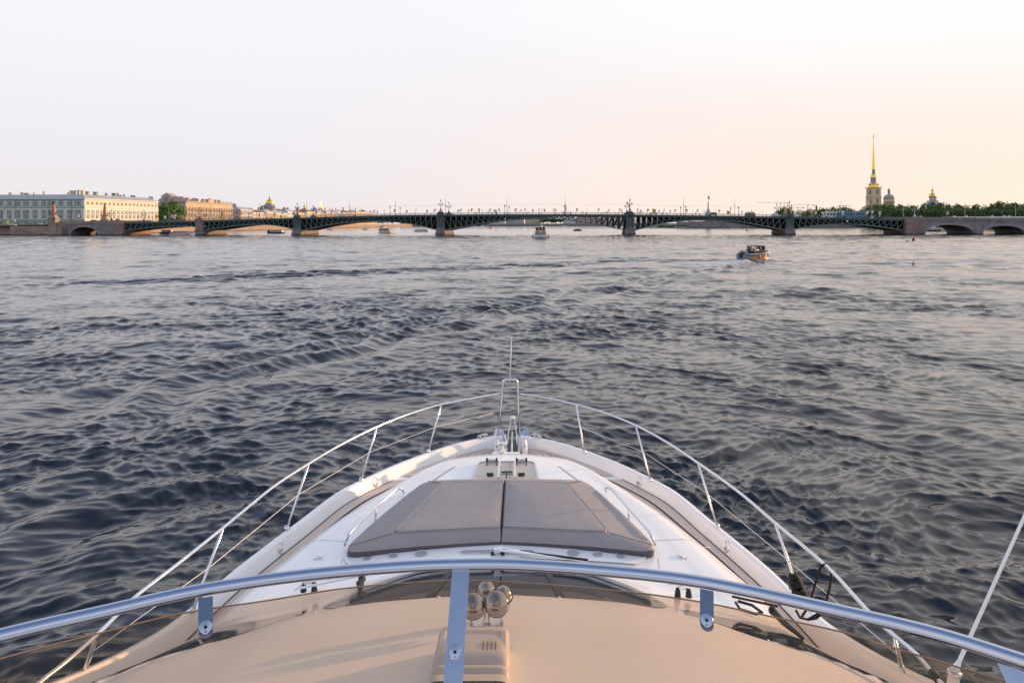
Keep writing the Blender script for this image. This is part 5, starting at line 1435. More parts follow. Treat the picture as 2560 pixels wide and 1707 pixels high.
# vehicles
mat('car_white', (.72, .72, .74), .3, coat=.5); mat('car_dark', (.03, .035, .045), .3, coat=.5); mat('bus_blue', (.03, .22, .38), .35, coat=.4); mat('bus_roof', (.05, .33, .42), .4); mat('tyre', (.015, .015, .015), .8); mat('rim', (.4, .4, .42), .3, metal=.8); mat('tail_red', (.35, .02, .02), .4); mat('window_warm', (.10, .045, .035), .3)
def make_car(body_m, L=4.4, H=1.5, hatch=True):
    t = empty('car', (0, 0, 0)); w = .88
    prof = [(-L / 2, .45), (-L / 2 + .05, .85), (-L / 2 + .45, 1.0), (-L * .24, 1.02), (-L * .10, H - .04), (L * .18, H), (L * .40, H - .12), (L / 2 - .06, .98), (L / 2, .55), (L / 2 - .05, .32), (-L / 2 + .05, .30)]
    mb = MB(); n = len(prof)
    def ring(y, k): return [(x * (1 if z < 1.0 else (1 - k * .03)), y * (1 - (.16 if z > 1.1 else 0)), z) for x, z in prof]
    a, b = ring(-w, 0), ring(w, 0); mb.add(a + b, [(i, n + i, n + (i + 1) % n, (i + 1) % n) for i in range(n)] + [tuple(range(n)), tuple(range(2 * n - 1, n - 1, -1))])
    body = mb.build('body', body_m, t, weld=True, bevel=.06)
    for s in (-1, 1):
        mb = MB(); mb.add([(-L * .20, s * w * 1.0 * .90, 1.06), (L * .36, s * w * .90, 1.06), (L * .33, s * w * .855, H - .14), (L * .0, s * w * .855, H - .08), (-L * .09, s * w * .86, H - .1)], [(0, 1, 2, 3, 4)]); mb.build('side_window', 'car_dark', t, solid=.02)
    mb = MB(); mb.add([(-L * .235, -.7, 1.05), (-L * .235, .7, 1.05), (-L * .115, .62, H - .08), (-L * .115, -.62, H - .08)], [(0, 1, 2, 3)]); mb.build('windscreen', 'car_dark', t, solid=.03)
    for x in (-L * .31, L * .31):
        for s in (-1, 1):
            M = Matrix.Rotation(R(90), 3, 'X'); mb = MB(); mb.smooth = True; mb.lathe([(.2, -.1), (.31, -.1), (.33, -.05), (.33, .05), (.31, .1), (.2, .1)], (x, s * (w - .08), .33), 14, M, cap=False); wh = mb.build('wheel', 'tyre', t)
            mb = MB(); mb.lathe([(.2, -.09), (.2, .09)], (x, s * (w - .08), .33), 12, M); mb.build('rim', 'rim', wh)
    for s in (-1, 1):
        mb = MB(); mb.box((-L / 2 + .04, s * .62, .72), (.1, .3, .14)); mb.build('headlight', 'lamp_glass', t); mb = MB(); mb.box((L / 2 - .04, s * .66, .85), (.08, .22, .18)); mb.build('tail_light', 'tail_red', t)
    return t
carw = make_car('car_white'); cuv = make_car('car_white', 4.6, 1.7); card = make_car('car_dark', 4.5, 1.75)
def put(t, used, x, n, rz, label, cat, group=None, dz_=.03):
    s = bs(x) + n * ((x - 1280) / F_PX - .099); return place(t, used, bp(s, n, dk(s) + dz_), rz, label, cat, group)
put(carw, False, 1633, 4, BANG, 'low white car driving over the fifth span, left of the mast', 'car', 'cars on the bridge')
put(cuv, False, 1940, 3, BANG + math.pi, 'white hatchback on the bridge beside the fourth iron pier lamps', 'car', 'cars on the bridge')
put(carw, True, 1991, 6, BANG, 'white car just right of the fourth iron pier', 'car', 'cars on the bridge')
put(card, False, 1781, 4, BANG, 'dark van-like car above the middle of the fifth span', 'car', 'cars on the bridge')
put(card, True, 2035, 14, BANG, 'dark car on the far lane over the last iron span', 'car', 'cars on the bridge')
def make_bus(body_m, roof_m, L, H, win='window_warm'):
    t = empty('bus', (0, 0, 0)); w = 1.25
    mb = MB(); mb.box((0, 0, .35 + (H - .5) / 2), (L, 2 * w, H - .5)); mb.build('body', body_m, t, bevel=.12)
    mb = MB(); mb.box((0, 0, H - .02), (L - .3, 2 * w - .2, .28)); mb.build('roof', roof_m, t, bevel=.08)
    n = int(L / 1.5)
    for s in (-1, 1):
        for i in range(n):
            mb = MB(); mb.box((-L / 2 + .9 + i * (L - 1.6) / (n - 1), s * (w + .01), 2.0), (1.15, .04, .95)); mb.build('side_window', win, t)
    for s in (-1, 1):
        mb = MB(); mb.box((s * (L / 2 + .01), 0, 1.9), (.04, 2.1, 1.3)); mb.build('windscreen' if s < 0 else 'rear_window', 'car_dark', t)
    for x in (-L * .3, L * .28):
        for s in (-1, 1):
            M = Matrix.Rotation(R(90), 3, 'X'); mb = MB(); mb.smooth = True; mb.lathe([(.3, -.14), (.48, -.14), (.5, 0), (.48, .14), (.3, .14)], (x, s * (w - .1), .5), 16, M); mb.build('wheel', 'tyre', t)
    return t
put(make_bus('bus_blue', 'bus_roof', 12.2, 3.3), False, 2128, 4, BANG, 'blue city bus crossing the last iron span', 'bus')
put(make_bus('car_white', 'car_white', 9.0, 2.9, 'car_dark'), False, 2078, 9, BANG, 'white coach ahead of the blue bus on the last iron span', 'bus')

# ---------------------------------------------------------------- river banks
mat('sign_yellow', (.75, .62, .03), .5)
mat('ground_city', (.16, .15, .14), .95, noise=.2, nscale=.05)
mat('lawn', (.06, .09, .03), .95, noise=.3, nscale=.05)
def structure(mb, name, m, **k):
    o = mb.build(name, m, **k); o['kind'] = 'structure'; return o
XB = -242.0
mb = MB(); mb.prism([(-900, 396), (XB - 2.5, 396), (XB - 2.5, 1650), (-120, 1690), (700, 1700), (4500, 1750), (4500, 5000), (-3500, 5000), (-3500, 396)], -4, 4.6); structure(mb, 'city_ground', 'ground_city')
mb = MB(); mb.prism([(196, 800), (470, 790), (520, 700), (900, 690), (4000, 900), (4000, 1700), (900, 1500), (260, 1300), (190, 1000)], -4, 3.6); structure(mb, 'island_ground', 'lawn')
def qwall(name, pts, z, m, label, th=2.5, lean=.6):
    """granite quay along a polyline, water on the right-hand side of travel"""
    mb = MB()
    for a, b in zip(pts, pts[1:]):
        a = Vector(a); b = Vector(b); t = (b - a).normalized(); n = Vector((t.y, -t.x))
        A = a - n * th; B_ = b - n * th
        a0, b0 = a + n * lean, b + n * lean
        mb.add([(a0.x, a0.y, -4), (b0.x, b0.y, -4), (b.x, b.y, z), (a.x, a.y, z), (A.x, A.y, z), (B_.x, B_.y, z), (A.x, A.y, -4), (B_.x, B_.y, -4)], [(0, 1, 2, 3), (3, 2, 5, 4), (4, 5, 7, 6), (0, 3, 4, 6), (1, 7, 5, 2), (0, 6, 7, 1)])
        p = (a + b) / 2 - n * .25; L = (b - a).length
        mb.box((p.x, p.y, z + .55), (L, .5, 1.1), rz=math.atan2(t.y, t.x))
    c = Vector(pts[0]); o = mb.build(name, m, origin=(c.x, c.y, 0), loc=(c.x, c.y, 0)); tag(o, label, 'quay wall'); return o
qwall('quay_wall', [(XB, 1650), (XB, 392)], 4.7, 'quay_granite', 'sunlit granite embankment wall running away under the left spans of the bridge')
# flip: build quay along left bank facing +X
qwall('quay_wall', [(4200, 1690), (700, 1688), (-110, 1676), (XB, 1648)], 4.6, 'grey_granite', 'dark far embankment wall closing the river beyond the central spans', th=2)
# near quay left of the bridge: steps down to the water with an angled wall
def near_quay():
    t = empty('landing_stage', (-283, 372, 0), label='granite landing with sloping steps down to the water at the far left', cat='landing stage')
    og = (-283, 372, 0)
    mb = MB(); mb.prism([(-620, 380), (-277, 380), (-277, 396), (-620, 396)], -3, 4.9); mb.build('quay_wall', 'quay_granite', t, origin=og)
    mb = MB(); mb.prism([(-275, 374), (-268, 368.5), (-243, 368), (-243, 384), (-275, 384)], -3, 5.0)
    mb.build('stair_block', 'quay_granite', t, origin=og)
    mb = MB()
    for i in range(9): mb.box((-267 + i * 1.9 + .95, 367.2, 2.2 - i * .24 - 1.6 + 1.0), (1.9, 1.6, 3.4 - i * .48 + .0))
    mb.build('steps', 'pink_granite', t, origin=og)
    mb = MB(); mb.bb(-277, -243, 383.6, 384.2, 5.0, 6.0); mb.bb(-620, -277, 379.8, 380.4, 4.9, 5.8); mb.build('parapet', 'quay_granite', t, origin=og)
    mb = MB(); mb.bb(-620, -249, 384, 420, 4.4, 4.75); mb.build('pavement', 'ground_city', t, origin=og)
near_quay()

# rostral obelisks with ship-prow lamps
mat('red_granite', (.40, .16, .10), .45, noise=.15, nscale=1.5); mat('bronze_dark', (.03, .03, .032), .5)
def obelisk(px, n, base_y, top_y, label, k=1.0):
    Yd = (B0 + BU * bs(px)).y + n; p = at_y(px, base_y, Yd); zt_ = at_y(px, top_y, Yd).z
    t = empty('obelisk', (p.x, p.y, 0), label=label, cat='obelisk', group='red granite obelisks at the bridge head')
    og = (p.x, p.y, 0); z0 = p.z; H = zt_ - z0
    mb = MB(); mb.box((p.x, p.y, z0 / 2 - .3), (3.4 * k, 3.4 * k, z0 + .6), rz=.1); mb.box((p.x, p.y, z0 + .25), (4.0 * k, 4.0 * k, .5), rz=.1); mb.box((p.x, p.y, z0 + .5 + H * .07), (3.3 * k, 3.3 * k, H * .14), rz=.1, top=(.6, .6)); mb.build('pedestal', 'quay_granite', t, origin=og)
    mb = MB(); mb.box((p.x, p.y, z0 + H * .54), (1.75 * k, 1.75 * k, H * .66), rz=.1, top=(.5, .5)); mb.box((p.x, p.y, z0 + H * .22), (2.0 * k, 2.0 * k, H * .05), rz=.1); mb.build('shaft', 'red_granite', t, origin=og)
    mb = MB(); mb.smooth = True; mb.lathe([(.35, 0), (.5, .15), (.25, .3), (.15, .5), (.3, .6), (.001, .75)], (p.x, p.y, z0 + H * .87), 8)
    mb.smooth = False
    for s in (-1, 1): mb.add([(p.x, p.y, z0 + H * .94), (p.x + s * .9, p.y, z0 + H * 1.03), (p.x + s * 1.0, p.y, z0 + H * .97), (p.x + s * .2, p.y, z0 + H * .90)], [(0, 1, 2, 3)])
    mb.smooth = True; mb.ball((p.x, p.y, z0 + H * .95), .32, 8, 6, (1, 1, 1.3)); mb.build('double_eagle', 'bronze_dark', t, origin=og)
    for s in (-1, 1):
        mb = MB(); mb.smooth = True; z = z0 + H * .30; mb.tube([(p.x + s * 1.0 * k, p.y, z), (p.x + s * 1.9 * k, p.y, z - .25), (p.x + s * 2.5 * k, p.y, z + .25)], [.32, .20, .05], 8); mb.build('ship_prow', 'bronze_dark', t, origin=og)
        mb = MB(); mb.smooth = True; mb.lathe([(.05, 0), (.08, .6), (.30, 1.0), (.32, 1.35), (.1, 1.7), (.01, 1.95)], (p.x + s * 2.0 * k, p.y, z - .1), 8); mb.build('lantern', 'bronze_dark', t, origin=og)
obelisk(134, -1.5, 547, 505, 'red granite obelisk with dark prow lamps standing before the green facade', 1.0)
obelisk(262, BW + 2, 552, 509, 'red granite obelisk in front of the sunlit cream side of the long building', 1.0)

# ---------------------------------------------------------------- buildings
mat('stucco_green', (.26, .37, .315), .85, noise=.05, nscale=.1); mat('stucco_green_sunlit', (.62, .60, .52), .85, noise=.05, nscale=.1); mat('trim_white', (.72, .73, .72), .7); mat('roof_grey', (.36, .38, .42), .5, noise=.1, nscale=.2); mat('roof_rust', (.22, .10, .08), .8, noise=.2, nscale=.3)
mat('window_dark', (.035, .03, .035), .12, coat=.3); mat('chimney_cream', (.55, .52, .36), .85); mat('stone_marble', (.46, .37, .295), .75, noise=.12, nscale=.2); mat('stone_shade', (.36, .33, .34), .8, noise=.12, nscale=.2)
mat('gold', (.95, .62, .12), .26, metal=1.0); mat('gold_paint', (.85, .55, .10), .3, metal=.7); mat('stucco_yellow', (.62, .50, .30), .85, noise=.06, nscale=.1); mat('lead_blue', (.30, .33, .40), .5); mat('brick_red', (.28, .09, .07), .85)
mat('stucco_cream', (.66, .56, .42), .85, noise=.06, nscale=.1); mat('stucco_ochre', (.64, .44, .20), .85, noise=.06, nscale=.1); mat('stucco_rose', (.52, .36, .30), .85, noise=.06, nscale=.1); mat('stucco_grey', (.42, .41, .42), .85, noise=.06, nscale=.1)
WIN = {}
def window_mesh(w, h, arched=False, trim=True, tm='trim_white'):
    key = (round(w, 2), round(h, 2), arched, trim, tm)
    if key in WIN: return WIN[key]
    mb = MB()
    if trim:
        mb.cur = 1; f = .13
        mb.box((-w / 2 - f / 2, -.06, 0), (f, .16, h + .3)); mb.box((w / 2 + f / 2, -.06, 0), (f, .16, h + .3)); mb.box((0, -.07, h / 2 + .22), (w + .5, .2, .2)); mb.box((0, -.07, -h / 2 - .18), (w + .4, .16, .14))
    mb.cur = 0
    if arched:
        P = [(-w / 2, -h / 2)] + [(w / 2, -h / 2)] + [(w / 2 * math.cos(math.pi * k / 8), h / 2 - w / 2 + w / 2 * math.sin(math.pi * k / 8)) for k in range(9)]
        mb.add([(x, -.05, z) for x, z in P], [tuple(range(len(P)))])
    else: mb.box((0, 0, 0), (w, .1, h))
    mb.cur = 2; mb.box((0, -.07, 0), (.09, .06, h * .96)); mb.box((0, -.07, h * .12), (w * .96, .06, .09))
    me_o = mb.build('window', ['window_dark', tm, tm]); me = me_o.data; bpy.data.objects.remove(me_o); WIN[key] = me; return me
def add_window(root, og, p, ang, w, h, **k):
    o = bpy.data.objects.new('window', window_mesh(w, h, **k)); COL.objects.link(o); o.parent = root
    o.location = (p[0] - og[0], p[1] - og[1], p[2] - og[2]); o.rotation_euler = (0, 0, ang); return o
def wall_block(root, og, plan, z0, z1, m, name='wall'):
    mb = MB(); mb.prism(plan, z0, z1); return mb.build(name, m, root, origin=og)
def hip_roof(root, og, plan, z, h, m, over=.5, k=.72, name='roof'):
    cx = sum(p[0] for p in plan) / len(plan); cy = sum(p[1] for p in plan) / len(plan)
    L = [math.hypot(p[0] - cx, p[1] - cy) for p in plan]
    out = [(cx + (p[0] - cx) * (1 + over / l), cy + (p[1] - cy) * (1 + over / l)) for p, l in zip(plan, L)]
    # ridge: shrink by a constant run
    run = h * 1.9
    inn = []
    n = len(plan)
    for i in range(n):
        a = Vector(plan[i - 1]); b = Vector(plan[i]); c = Vector(plan[(i + 1) % n])
        d1 = (b - a).normalized(); d2 = (c - b).normalized(); n1 = Vector((-d1.y, d1.x)); n2 = Vector((-d2.y, d2.x))
        bis = (n1 + n2); bis /= max(.3, bis.length ** 2 / 2); inn.append(b + bis * run)
    mb = MB(); mb.add([(x, y, z) for x, y in out] + [(p.x, p.y, z + h) for p in inn], [(i, (i + 1) % n, n + (i + 1) % n, n + i) for i in range(n)] + [tuple(range(n, 2 * n)), tuple(range(n - 1, -1, -1))])
    return mb.build(name, m, root, origin=og)
def facade_pts(a, b, n, m0=.0):
    """n positions along a->b and the facade angle; outward is to the right of travel a->b"""
    a = Vector(a); b = Vector(b); t = (b - a); ang = math.atan2(t.y, t.x)
    return [a + t * (m0 + (1 - 2 * m0) * (i + .5) / n) for i in range(n)], ang, (t / t.length)

def long_building():
    """the long green building with a sunlit side at the left edge"""
    A = (-420, 505); B_ = (-313, 500); C_ = (-299, 577); D = (-420, 592)
    og = (-366, 500, 4.6); t = empty('long_building', og, label='long four-storey green building with white pilasters and a sunlit cream side, at the far left', cat='building')
    z0, z1 = 4.4, 24.8
    mb = MB(); mb.add([(*A, z0), (*B_, z0), (*B_, z1), (*A, z1)], [(0, 1, 2, 3)]); mb.add([(*D, z0), (*A, z0), (*A, z1), (*D, z1)], [(0, 1, 2, 3)]); mb.build('front_wall', 'stucco_green', t, origin=og)
    mb = MB(); mb.add([(*B_, z0), (*C_, z0), (*C_, z1), (*B_, z1)], [(0, 1, 2, 3)]); mb.add([(*C_, z0), (*D, z0), (*D, z1), (*C_, z1)], [(0, 1, 2, 3)]); mb.build('side_wall', 'stucco_green_sunlit', t, origin=og)  # green stucco turned cream here, low sunlight put into the colour
    hip_roof(t, og, [A, B_, C_, D], z1 + .3, 3.1, 'roof_grey')
    # cornices
    for z, h, d in ((z1 + .05, .5, .9), (18.7, .35, .5), (17.2, .8, .35), (9.9, .35, .35)):
        for a, b in ((A, B_), (B_, C_)):
            P, ang, tv = facade_pts(a, b, 1); L = (Vector(b) - Vector(a)).length
            n = Vector((tv.y, -tv.x)); c = P[0] + n * d * .5
            mb = MB(); mb.box((c.x, c.y, z), (L + .6, d, h), rz=ang); mb.build('cornice', 'trim_white', t, origin=og)
    # windows on four storeys
    for a, b, n, w in ((A, B_, 16, 1.5), (B_, C_, 18, 1.3)):
        P, ang, tv = facade_pts(a, b, n, .012)
        nn = Vector((tv.y, -tv.x))
        for i, p in enumerate(P):
            p = p + nn * .05
            add_window(t, og, (p.x, p.y, 21.6), ang, w * 1.15, 1.7, trim=True)
            add_window(t, og, (p.x, p.y, 15.2), ang, w * .8, 2.3)
            add_window(t, og, (p.x, p.y, 11.7), ang, w, 2.7)
            if a == A: add_window(t, og, (p.x, p.y, 7.0), ang, w * 1.15, 3.2, arched=True)
        # pilasters in pairs between the bays
        for i in range(n + 1):
            q = Vector(a) + (Vector(b) - Vector(a)) * (.012 + .976 * i / n) + nn * .18
            if a == A:
                for s in (-.85, .0, .85)[:3 if i % 3 else 2]:
                    mb = MB(); mb.box((q.x + tv.x * s, q.y + tv.y * s, 13.5), (.5, .36, 7.0), rz=ang); mb.box((q.x + tv.x * s, q.y + tv.y * s, 21.6), (.45, .3, 3.8), rz=ang); mb.build('pilaster', 'trim_white', t, origin=og)
            else:
                mb = MB(); mb.box((q.x, q.y, 13.5), (.55, .36, 7.0), rz=ang); mb.build('pilaster', 'trim_white', t, origin=og)
    # chimneys and vents
    for x, y, w, h, m in ((27, 490, 2.0, 4.3, 'chimney_cream'), (55, 486, 1.6, 1.6, 'chimney_cream'), (68, 487, 3, .9, 'roof_grey'), (110, 484, 1.2, 1.6, 'chimney_cream'), (170, 486, .9, 1.4, 'chimney_cream'), (182, 484, 3.2, 3.4, 'chimney_cream'), (197, 484, 1.8, 4.6, 'chimney_cream'), (205, 484, 2.8, 4.0, 'chimney_cream'), (219, 485, 2.4, 2.6, 'stucco_grey'), (239, 487, 2.8, 3.4, 'stucco_green'), (266, 489, 1.7, 2.6, 'stucco_rose'), (286, 490, 3.0, 3.6, 'stucco_green'), (294, 489, 1.3, 2.6, 'brick_red'), (302, 492, 1.6, 1.2, 'roof_grey'), (310, 491, .8, 1.8, 'brick_red'), (330, 494, 1.4, 2.2, 'brick_red'), (336, 494, 1.2, 1.6, 'roof_rust'), (375, 498, .9, 1.8, 'stucco_grey'), (85, 487, .8, 1.6, 'stucco_grey')):
        Yd = 512 if x < 205 else interp(x, [(205, 515), (393, 580)])
        p = at_y(x, y - 2.5, Yd); mb = MB(); mb.box((p.x, p.y, p.z - h * .4), (w, w * .8, h * 1.4)); mb.box((p.x, p.y, p.z + h * .36), (w * 1.25, w, .35)); mb.build('chimney', m, t, origin=og)
    # drainpipes
    for x in (38, 121, 180):
        p = at_y(x, 530, 500); mb = MB(); mb.box((p.x, p.y - .3 + (A[1] - 500) * 0, 14.5), (.22, .2, 20)); mb.build('drainpipe', 'roof_rust', t, origin=og)
    mb = MB(); p = at_y(197, 540, 499.5); mb.box((p.x, p.y, p.z), (1.6, .15, 2.2)); mb.build('notice_board', 'sign_white', t, origin=og)
long_building()

def palace():
    """stone palace with statues on the parapet"""
    A = (-352, 640); B_ = (-301, 630); C_ = (-296, 723); D = (-350, 735); og = (-325, 632, 4.6)
    t = empty('palace', og, label='warm stone palace with rows of pilasters and statues along its parapet, behind round green trees', cat='palace')
    z0, z1 = 4.4, 26.6
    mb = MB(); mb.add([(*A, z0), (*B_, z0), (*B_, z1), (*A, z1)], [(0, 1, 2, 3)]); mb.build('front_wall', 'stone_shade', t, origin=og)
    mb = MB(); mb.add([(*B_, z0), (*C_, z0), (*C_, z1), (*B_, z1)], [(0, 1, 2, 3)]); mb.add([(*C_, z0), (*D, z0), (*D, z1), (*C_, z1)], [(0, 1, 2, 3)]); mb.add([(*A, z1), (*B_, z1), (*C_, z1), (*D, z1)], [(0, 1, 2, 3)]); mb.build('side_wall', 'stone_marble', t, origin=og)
    for z, h, d in ((z1 + .3, .7, 1.0), (22.3, .9, .9), (10.2, .5, .5)):
        for a, b in ((A, B_), (B_, C_)):
            P, ang, tv = facade_pts(a, b, 1); L = (Vector(b) - Vector(a)).length; n = Vector((tv.y, -tv.x)); c = P[0] + n * d * .4
            mb = MB(); mb.box((c.x, c.y, z), (L + .8, d, h), rz=ang); mb.build('cornice', 'stone_marble', t, origin=og)
    for a, b, n in ((A, B_, 8), (B_, C_, 17)):
        P, ang, tv = facade_pts(a, b, n, .02); nn = Vector((tv.y, -tv.x))
        for p in P:
            p = p + nn * .06
            add_window(t, og, (p.x, p.y, 19.3), ang, 1.7, 2.2, tm='stone_marble'); add_window(t, og, (p.x, p.y, 14.2), ang, 1.7, 3.8, tm='stone_marble'); add_window(t, og, (p.x, p.y, 7.6), ang, 1.6, 2.6, tm='stone_marble', trim=False)
        for i in range(n + 1):
            q = Vector(a) + (Vector(b) - Vector(a)) * (.02 + .96 * i / n) + nn * .3
            mb = MB(); mb.box((q.x, q.y, 16.3), (.95, .6, 11.4), rz=ang); mb.box((q.x, q.y, 21.6), (1.3, .8, .7), rz=ang); mb.build('pilaster', 'stone_marble', t, origin=og)
    # sculpted gable, turret and dome blocks over the front
    p = at_y(432, 505, 652); 
    mb = MB(); mb.box((p.x - 3.2, p.y, 29), (9.5, 12, 7)); mb.add([(p.x - 8.6, p.y - 6.1, 32.5), (p.x + 2.2, p.y - 6.1, 32.5), (p.x - 3.2, p.y - 6.1, 35.8), (p.x - 8.6, p.y + 6.1, 32.5), (p.x + 2.2, p.y + 6.1, 32.5), (p.x - 3.2, p.y + 6.1, 35.8)], [(0, 1, 2), (5, 4, 3), (0, 2, 5, 3), (1, 4, 5, 2), (0, 3, 4, 1)]); mb.build('attic_gable', 'stone_shade', t, origin=og)
    mb = MB(); mb.smooth = True; M = Matrix.Rotation(R(90), 3, 'X'); mb.lathe([(2.4, 0), (2.2, .5), (1.5, .4), (1.4, .1)], (p.x - 3.2, p.y - 6.0, 30.0), 16, M); mb.lathe([(1.45, .2), (.001, .25)], (p.x - 3.2, p.y - 6.0, 30.0), 16, M); mb.build('round_window', 'stone_shade', t, origin=og)
    mb = MB(); mb.box((p.x + 6, p.y + 3, 29.5), (11, 12, 5.4)); mb.build('attic_block', 'stone_marble', t, origin=og)
    for dx, r, z in ((13, 4.2, 26.4), (-11, 3.6, 26.2), (20, 3.6, 26.4)):
        mb = MB(); mb.smooth = True; mb.lathe([(r, 0), (r, 1), (r * .85, 3), (r * .5, 4.3), (.001, 4.9)], (p.x + dx, p.y + 1, z), 14); mb.build('roof_dome', 'stone_shade', t, origin=og)
    mb = MB(); mb.smooth = True; mb.lathe([(1.9, 0), (1.9, 7), (1.6, 7.4), (.001, 7.8)], (p.x - 21, p.y, 25), 12); mb.build('round_turret', 'lead_blue', t, origin=og)
    rn = random.Random(9)
    for i in range(26):
        q = Vector(B_).lerp(Vector(C_), (i + .5) / 26); big = i in (1, 6, 9, 11, 16, 18)
        mb = MB()
        if big: mb.box((q.x - 1, q.y, z1 + 2.2), (2.4, 3.0, 2.8)); mb.box((q.x - 1, q.y, z1 + 3.7), (2.8, 3.4, .4)); mb.build('chimney', 'stone_shade' if i % 2 else 'stone_marble', t, origin=og)
        else:
            mb.smooth = True; h = rn.uniform(2.0, 2.6); mb.lathe([(.45, 0), (.45, .6), (.35, .7), (.42, 1.3), (.30, h - .7), (.2, h - .4), (.22, h - .2), (.001, h)], (q.x, q.y, z1 + .6), 7); mb.build('roof_statue', 'stone_marble', t, origin=og)
    q = Vector(B_).lerp(Vector(C_), .5); mb = MB(); mb.box((q.x + .2, q.y, z1 + 1.8), (1.2, 13, 3.0)); mb.box((q.x - .6, q.y + 1, z1 + 3.6), (2.4, 6, 2)); mb.build('attic_panel', 'stone_marble', t, origin=og)
palace()

def row_house(y0, y1, h, m, rm, rh, n, rows, label, X=-295, depth=22, front='stucco_grey'):
    """one building of the embankment row; its river front faces +X"""
    A = (X - depth, y0); B_ = (X, y0); C_ = (X, y1); D = (X - depth, y1); og = (X - depth / 2, y0, 4.6); h += 1.5; z0, z1 = 4.4, 4.6 + h
    t = empty('town_house', og, label=label, cat='building', group='buildings along the far left embankment')
    wall_block(t, og, [A, B_, C_, D], z0, z1, m)
    hip_roof(t, og, [A, B_, C_, D], z1 + .2, rh * .65, rm)
    mb = MB(); mb.box((X + .3, (y0 + y1) / 2, z1 - .2), (.9, y1 - y0 + .4, .7)); mb.build('cornice', 'trim_white', t, origin=og)
    for r in range(rows):
        z = z0 + (h - 1.5) * (r + .62) / rows + .5
        for i in range(n):
            add_window(t, og, (X + .05, lerp(y0, y1, (i + .5) / n), z), R(90), (y1 - y0) / n * .42, h / rows * .5, trim=(y0 < 1000))
        for i in range(max(2, int(depth / 6))):
            add_window(t, og, (lerp(X - depth, X, (i + .5) / max(2, int(depth / 6))), y0 - .05, z), 0, 1.5, h / rows * .45, trim=False)
    rn = random.Random(int(y0))
    for i in range(3 if y0 < 1100 else 2):
        yy = lerp(y0 + 3, y1 - 3, rn.random()); xx = X - depth * rn.uniform(.25, .7); hh = rn.uniform(2, 4)
        mb = MB(); mb.box((xx, yy, z1 + rh * .6 + hh / 2), (1.8, 2.4, hh)); mb.box((xx, yy, z1 + rh * .6 + hh), (2.2, 2.8, .3)); mb.build('chimney', rn.choice(['stucco_cream', 'stucco_rose', 'brick_red', 'stucco_grey']), t, origin=og)
    return t
rn = random.Random(12)
yy = 741
HS = [(34, 15.5, 'stucco_grey', 'roof_grey', 'grey house with a shaded end wall right of the stone palace'), (40, 13, 'stucco_cream', 'roof_rust', 'cream house with a brown gabled roof left of the great gold dome'), (30, 14.5, 'stucco_rose', 'roof_grey', 'rose house second after the brown gabled roof'), (46, 13.5, 'stucco_cream', 'roof_grey', 'long cream house standing below the great gold dome'), (38, 16, 'trim_white', 'roof_grey', 'white house just right of the great gold dome'), (44, 15, 'stucco_ochre', 'roof_rust', 'ochre house with a dark red roof behind the first iron pier lamps'), (50, 18, 'stucco_cream', 'roof_rust', 'tall cream house with a rust roof left of the small gold onion dome'), (46, 17, 'stucco_ochre', 'roof_grey', 'ochre house below the small gold onion dome'), (60, 19, 'stucco_rose', 'roof_grey', 'rose house left of the thin gold needle spire'), (70, 20, 'lead_blue', 'roof_grey', 'bluish house in front of the thin gold needle spire'), (80, 21, 'stucco_rose', 'roof_rust', 'rust roofed house right of the thin gold needle spire'), (90, 22, 'stucco_ochre', 'roof_grey', 'long yellow building with grey roof beyond the needle spire'), (110, 22, 'stucco_yellow', 'roof_grey', 'last long yellow building before the far trees')]
for L, h, m, rm, lab in HS:
    row_house(yy, yy + L, h + rn.uniform(-.5, .5), m, rm, rn.uniform(3.5, 6), max(5, int(L / 4)), 3, lab); yy += L + 1.5

# far bank seen beneath the central spans
for x0, x1, y_top, m, rm, lab in ((880, 930, 546, 'stucco_cream', 'roof_grey', 'pale building seen under the left part of the third span'), (1216, 1262, 544, 'trim_white', 'roof_grey', 'white far bank building with many windows under the central span, left part'), (1264, 1310, 542, 'stucco_grey', 'roof_grey', 'grey columned far bank building under the central span'), (1313, 1352, 543, 'stucco_yellow', 'roof_grey', 'pale yellow far bank building left of the dark green trees under the central span'), (1409, 1440, 543, 'trim_white', 'roof_grey', 'white far bank house right of the dark green trees under the central span'), (1442, 1500, 542, 'stucco_rose', 'roof_rust', 'pinkish far bank building behind the right half of the central span'), (1502, 1560, 543, 'stucco_cream', 'roof_rust', 'cream far bank building by the third iron pier'), (1000, 1090, 544, 'stucco_grey', 'roof_grey', 'low grey far bank building under the right part of the third span'), (1110, 1214, 544, 'stucco_cream', 'roof_grey', 'long far bank building just right of the second iron pier')):
    Yf = 1700.; a = at_y(x0, y_top, Yf); b = at_y(x1, y_top, Yf); z1 = a.z + .5
    og = ((a.x + b.x) / 2, Yf, 4.6); t = empty('far_building', og, label=lab, cat='building', group='buildings on the far bank under the bridge')
    wall_block(t, og, [(a.x, Yf), (b.x, Yf), (b.x, Yf + 25), (a.x, Yf + 25)], 4.4, z1 - 3, m); hip_roof(t, og, [(a.x, Yf), (b.x, Yf), (b.x, Yf + 25), (a.x, Yf + 25)], z1 - 3, 3, rm)
    n = int((b.x - a.x) / 4.2)
    for r in range(2):
        for i in range(n): add_window(t, og, (lerp(a.x, b.x, (i + .5) / n), Yf - .05, 4.4 + (z1 - 7.4) * (.3 + .42 * r)), 0, 1.9, 3.0, trim=False)
    mb = MB(); mb.box(((a.x + b.x) / 2, Yf - .2, 4.4 + (z1 - 7.4) * .95), (b.x - a.x, .6, .6)); mb.build('cornice', 'trim_white', t, origin=og)

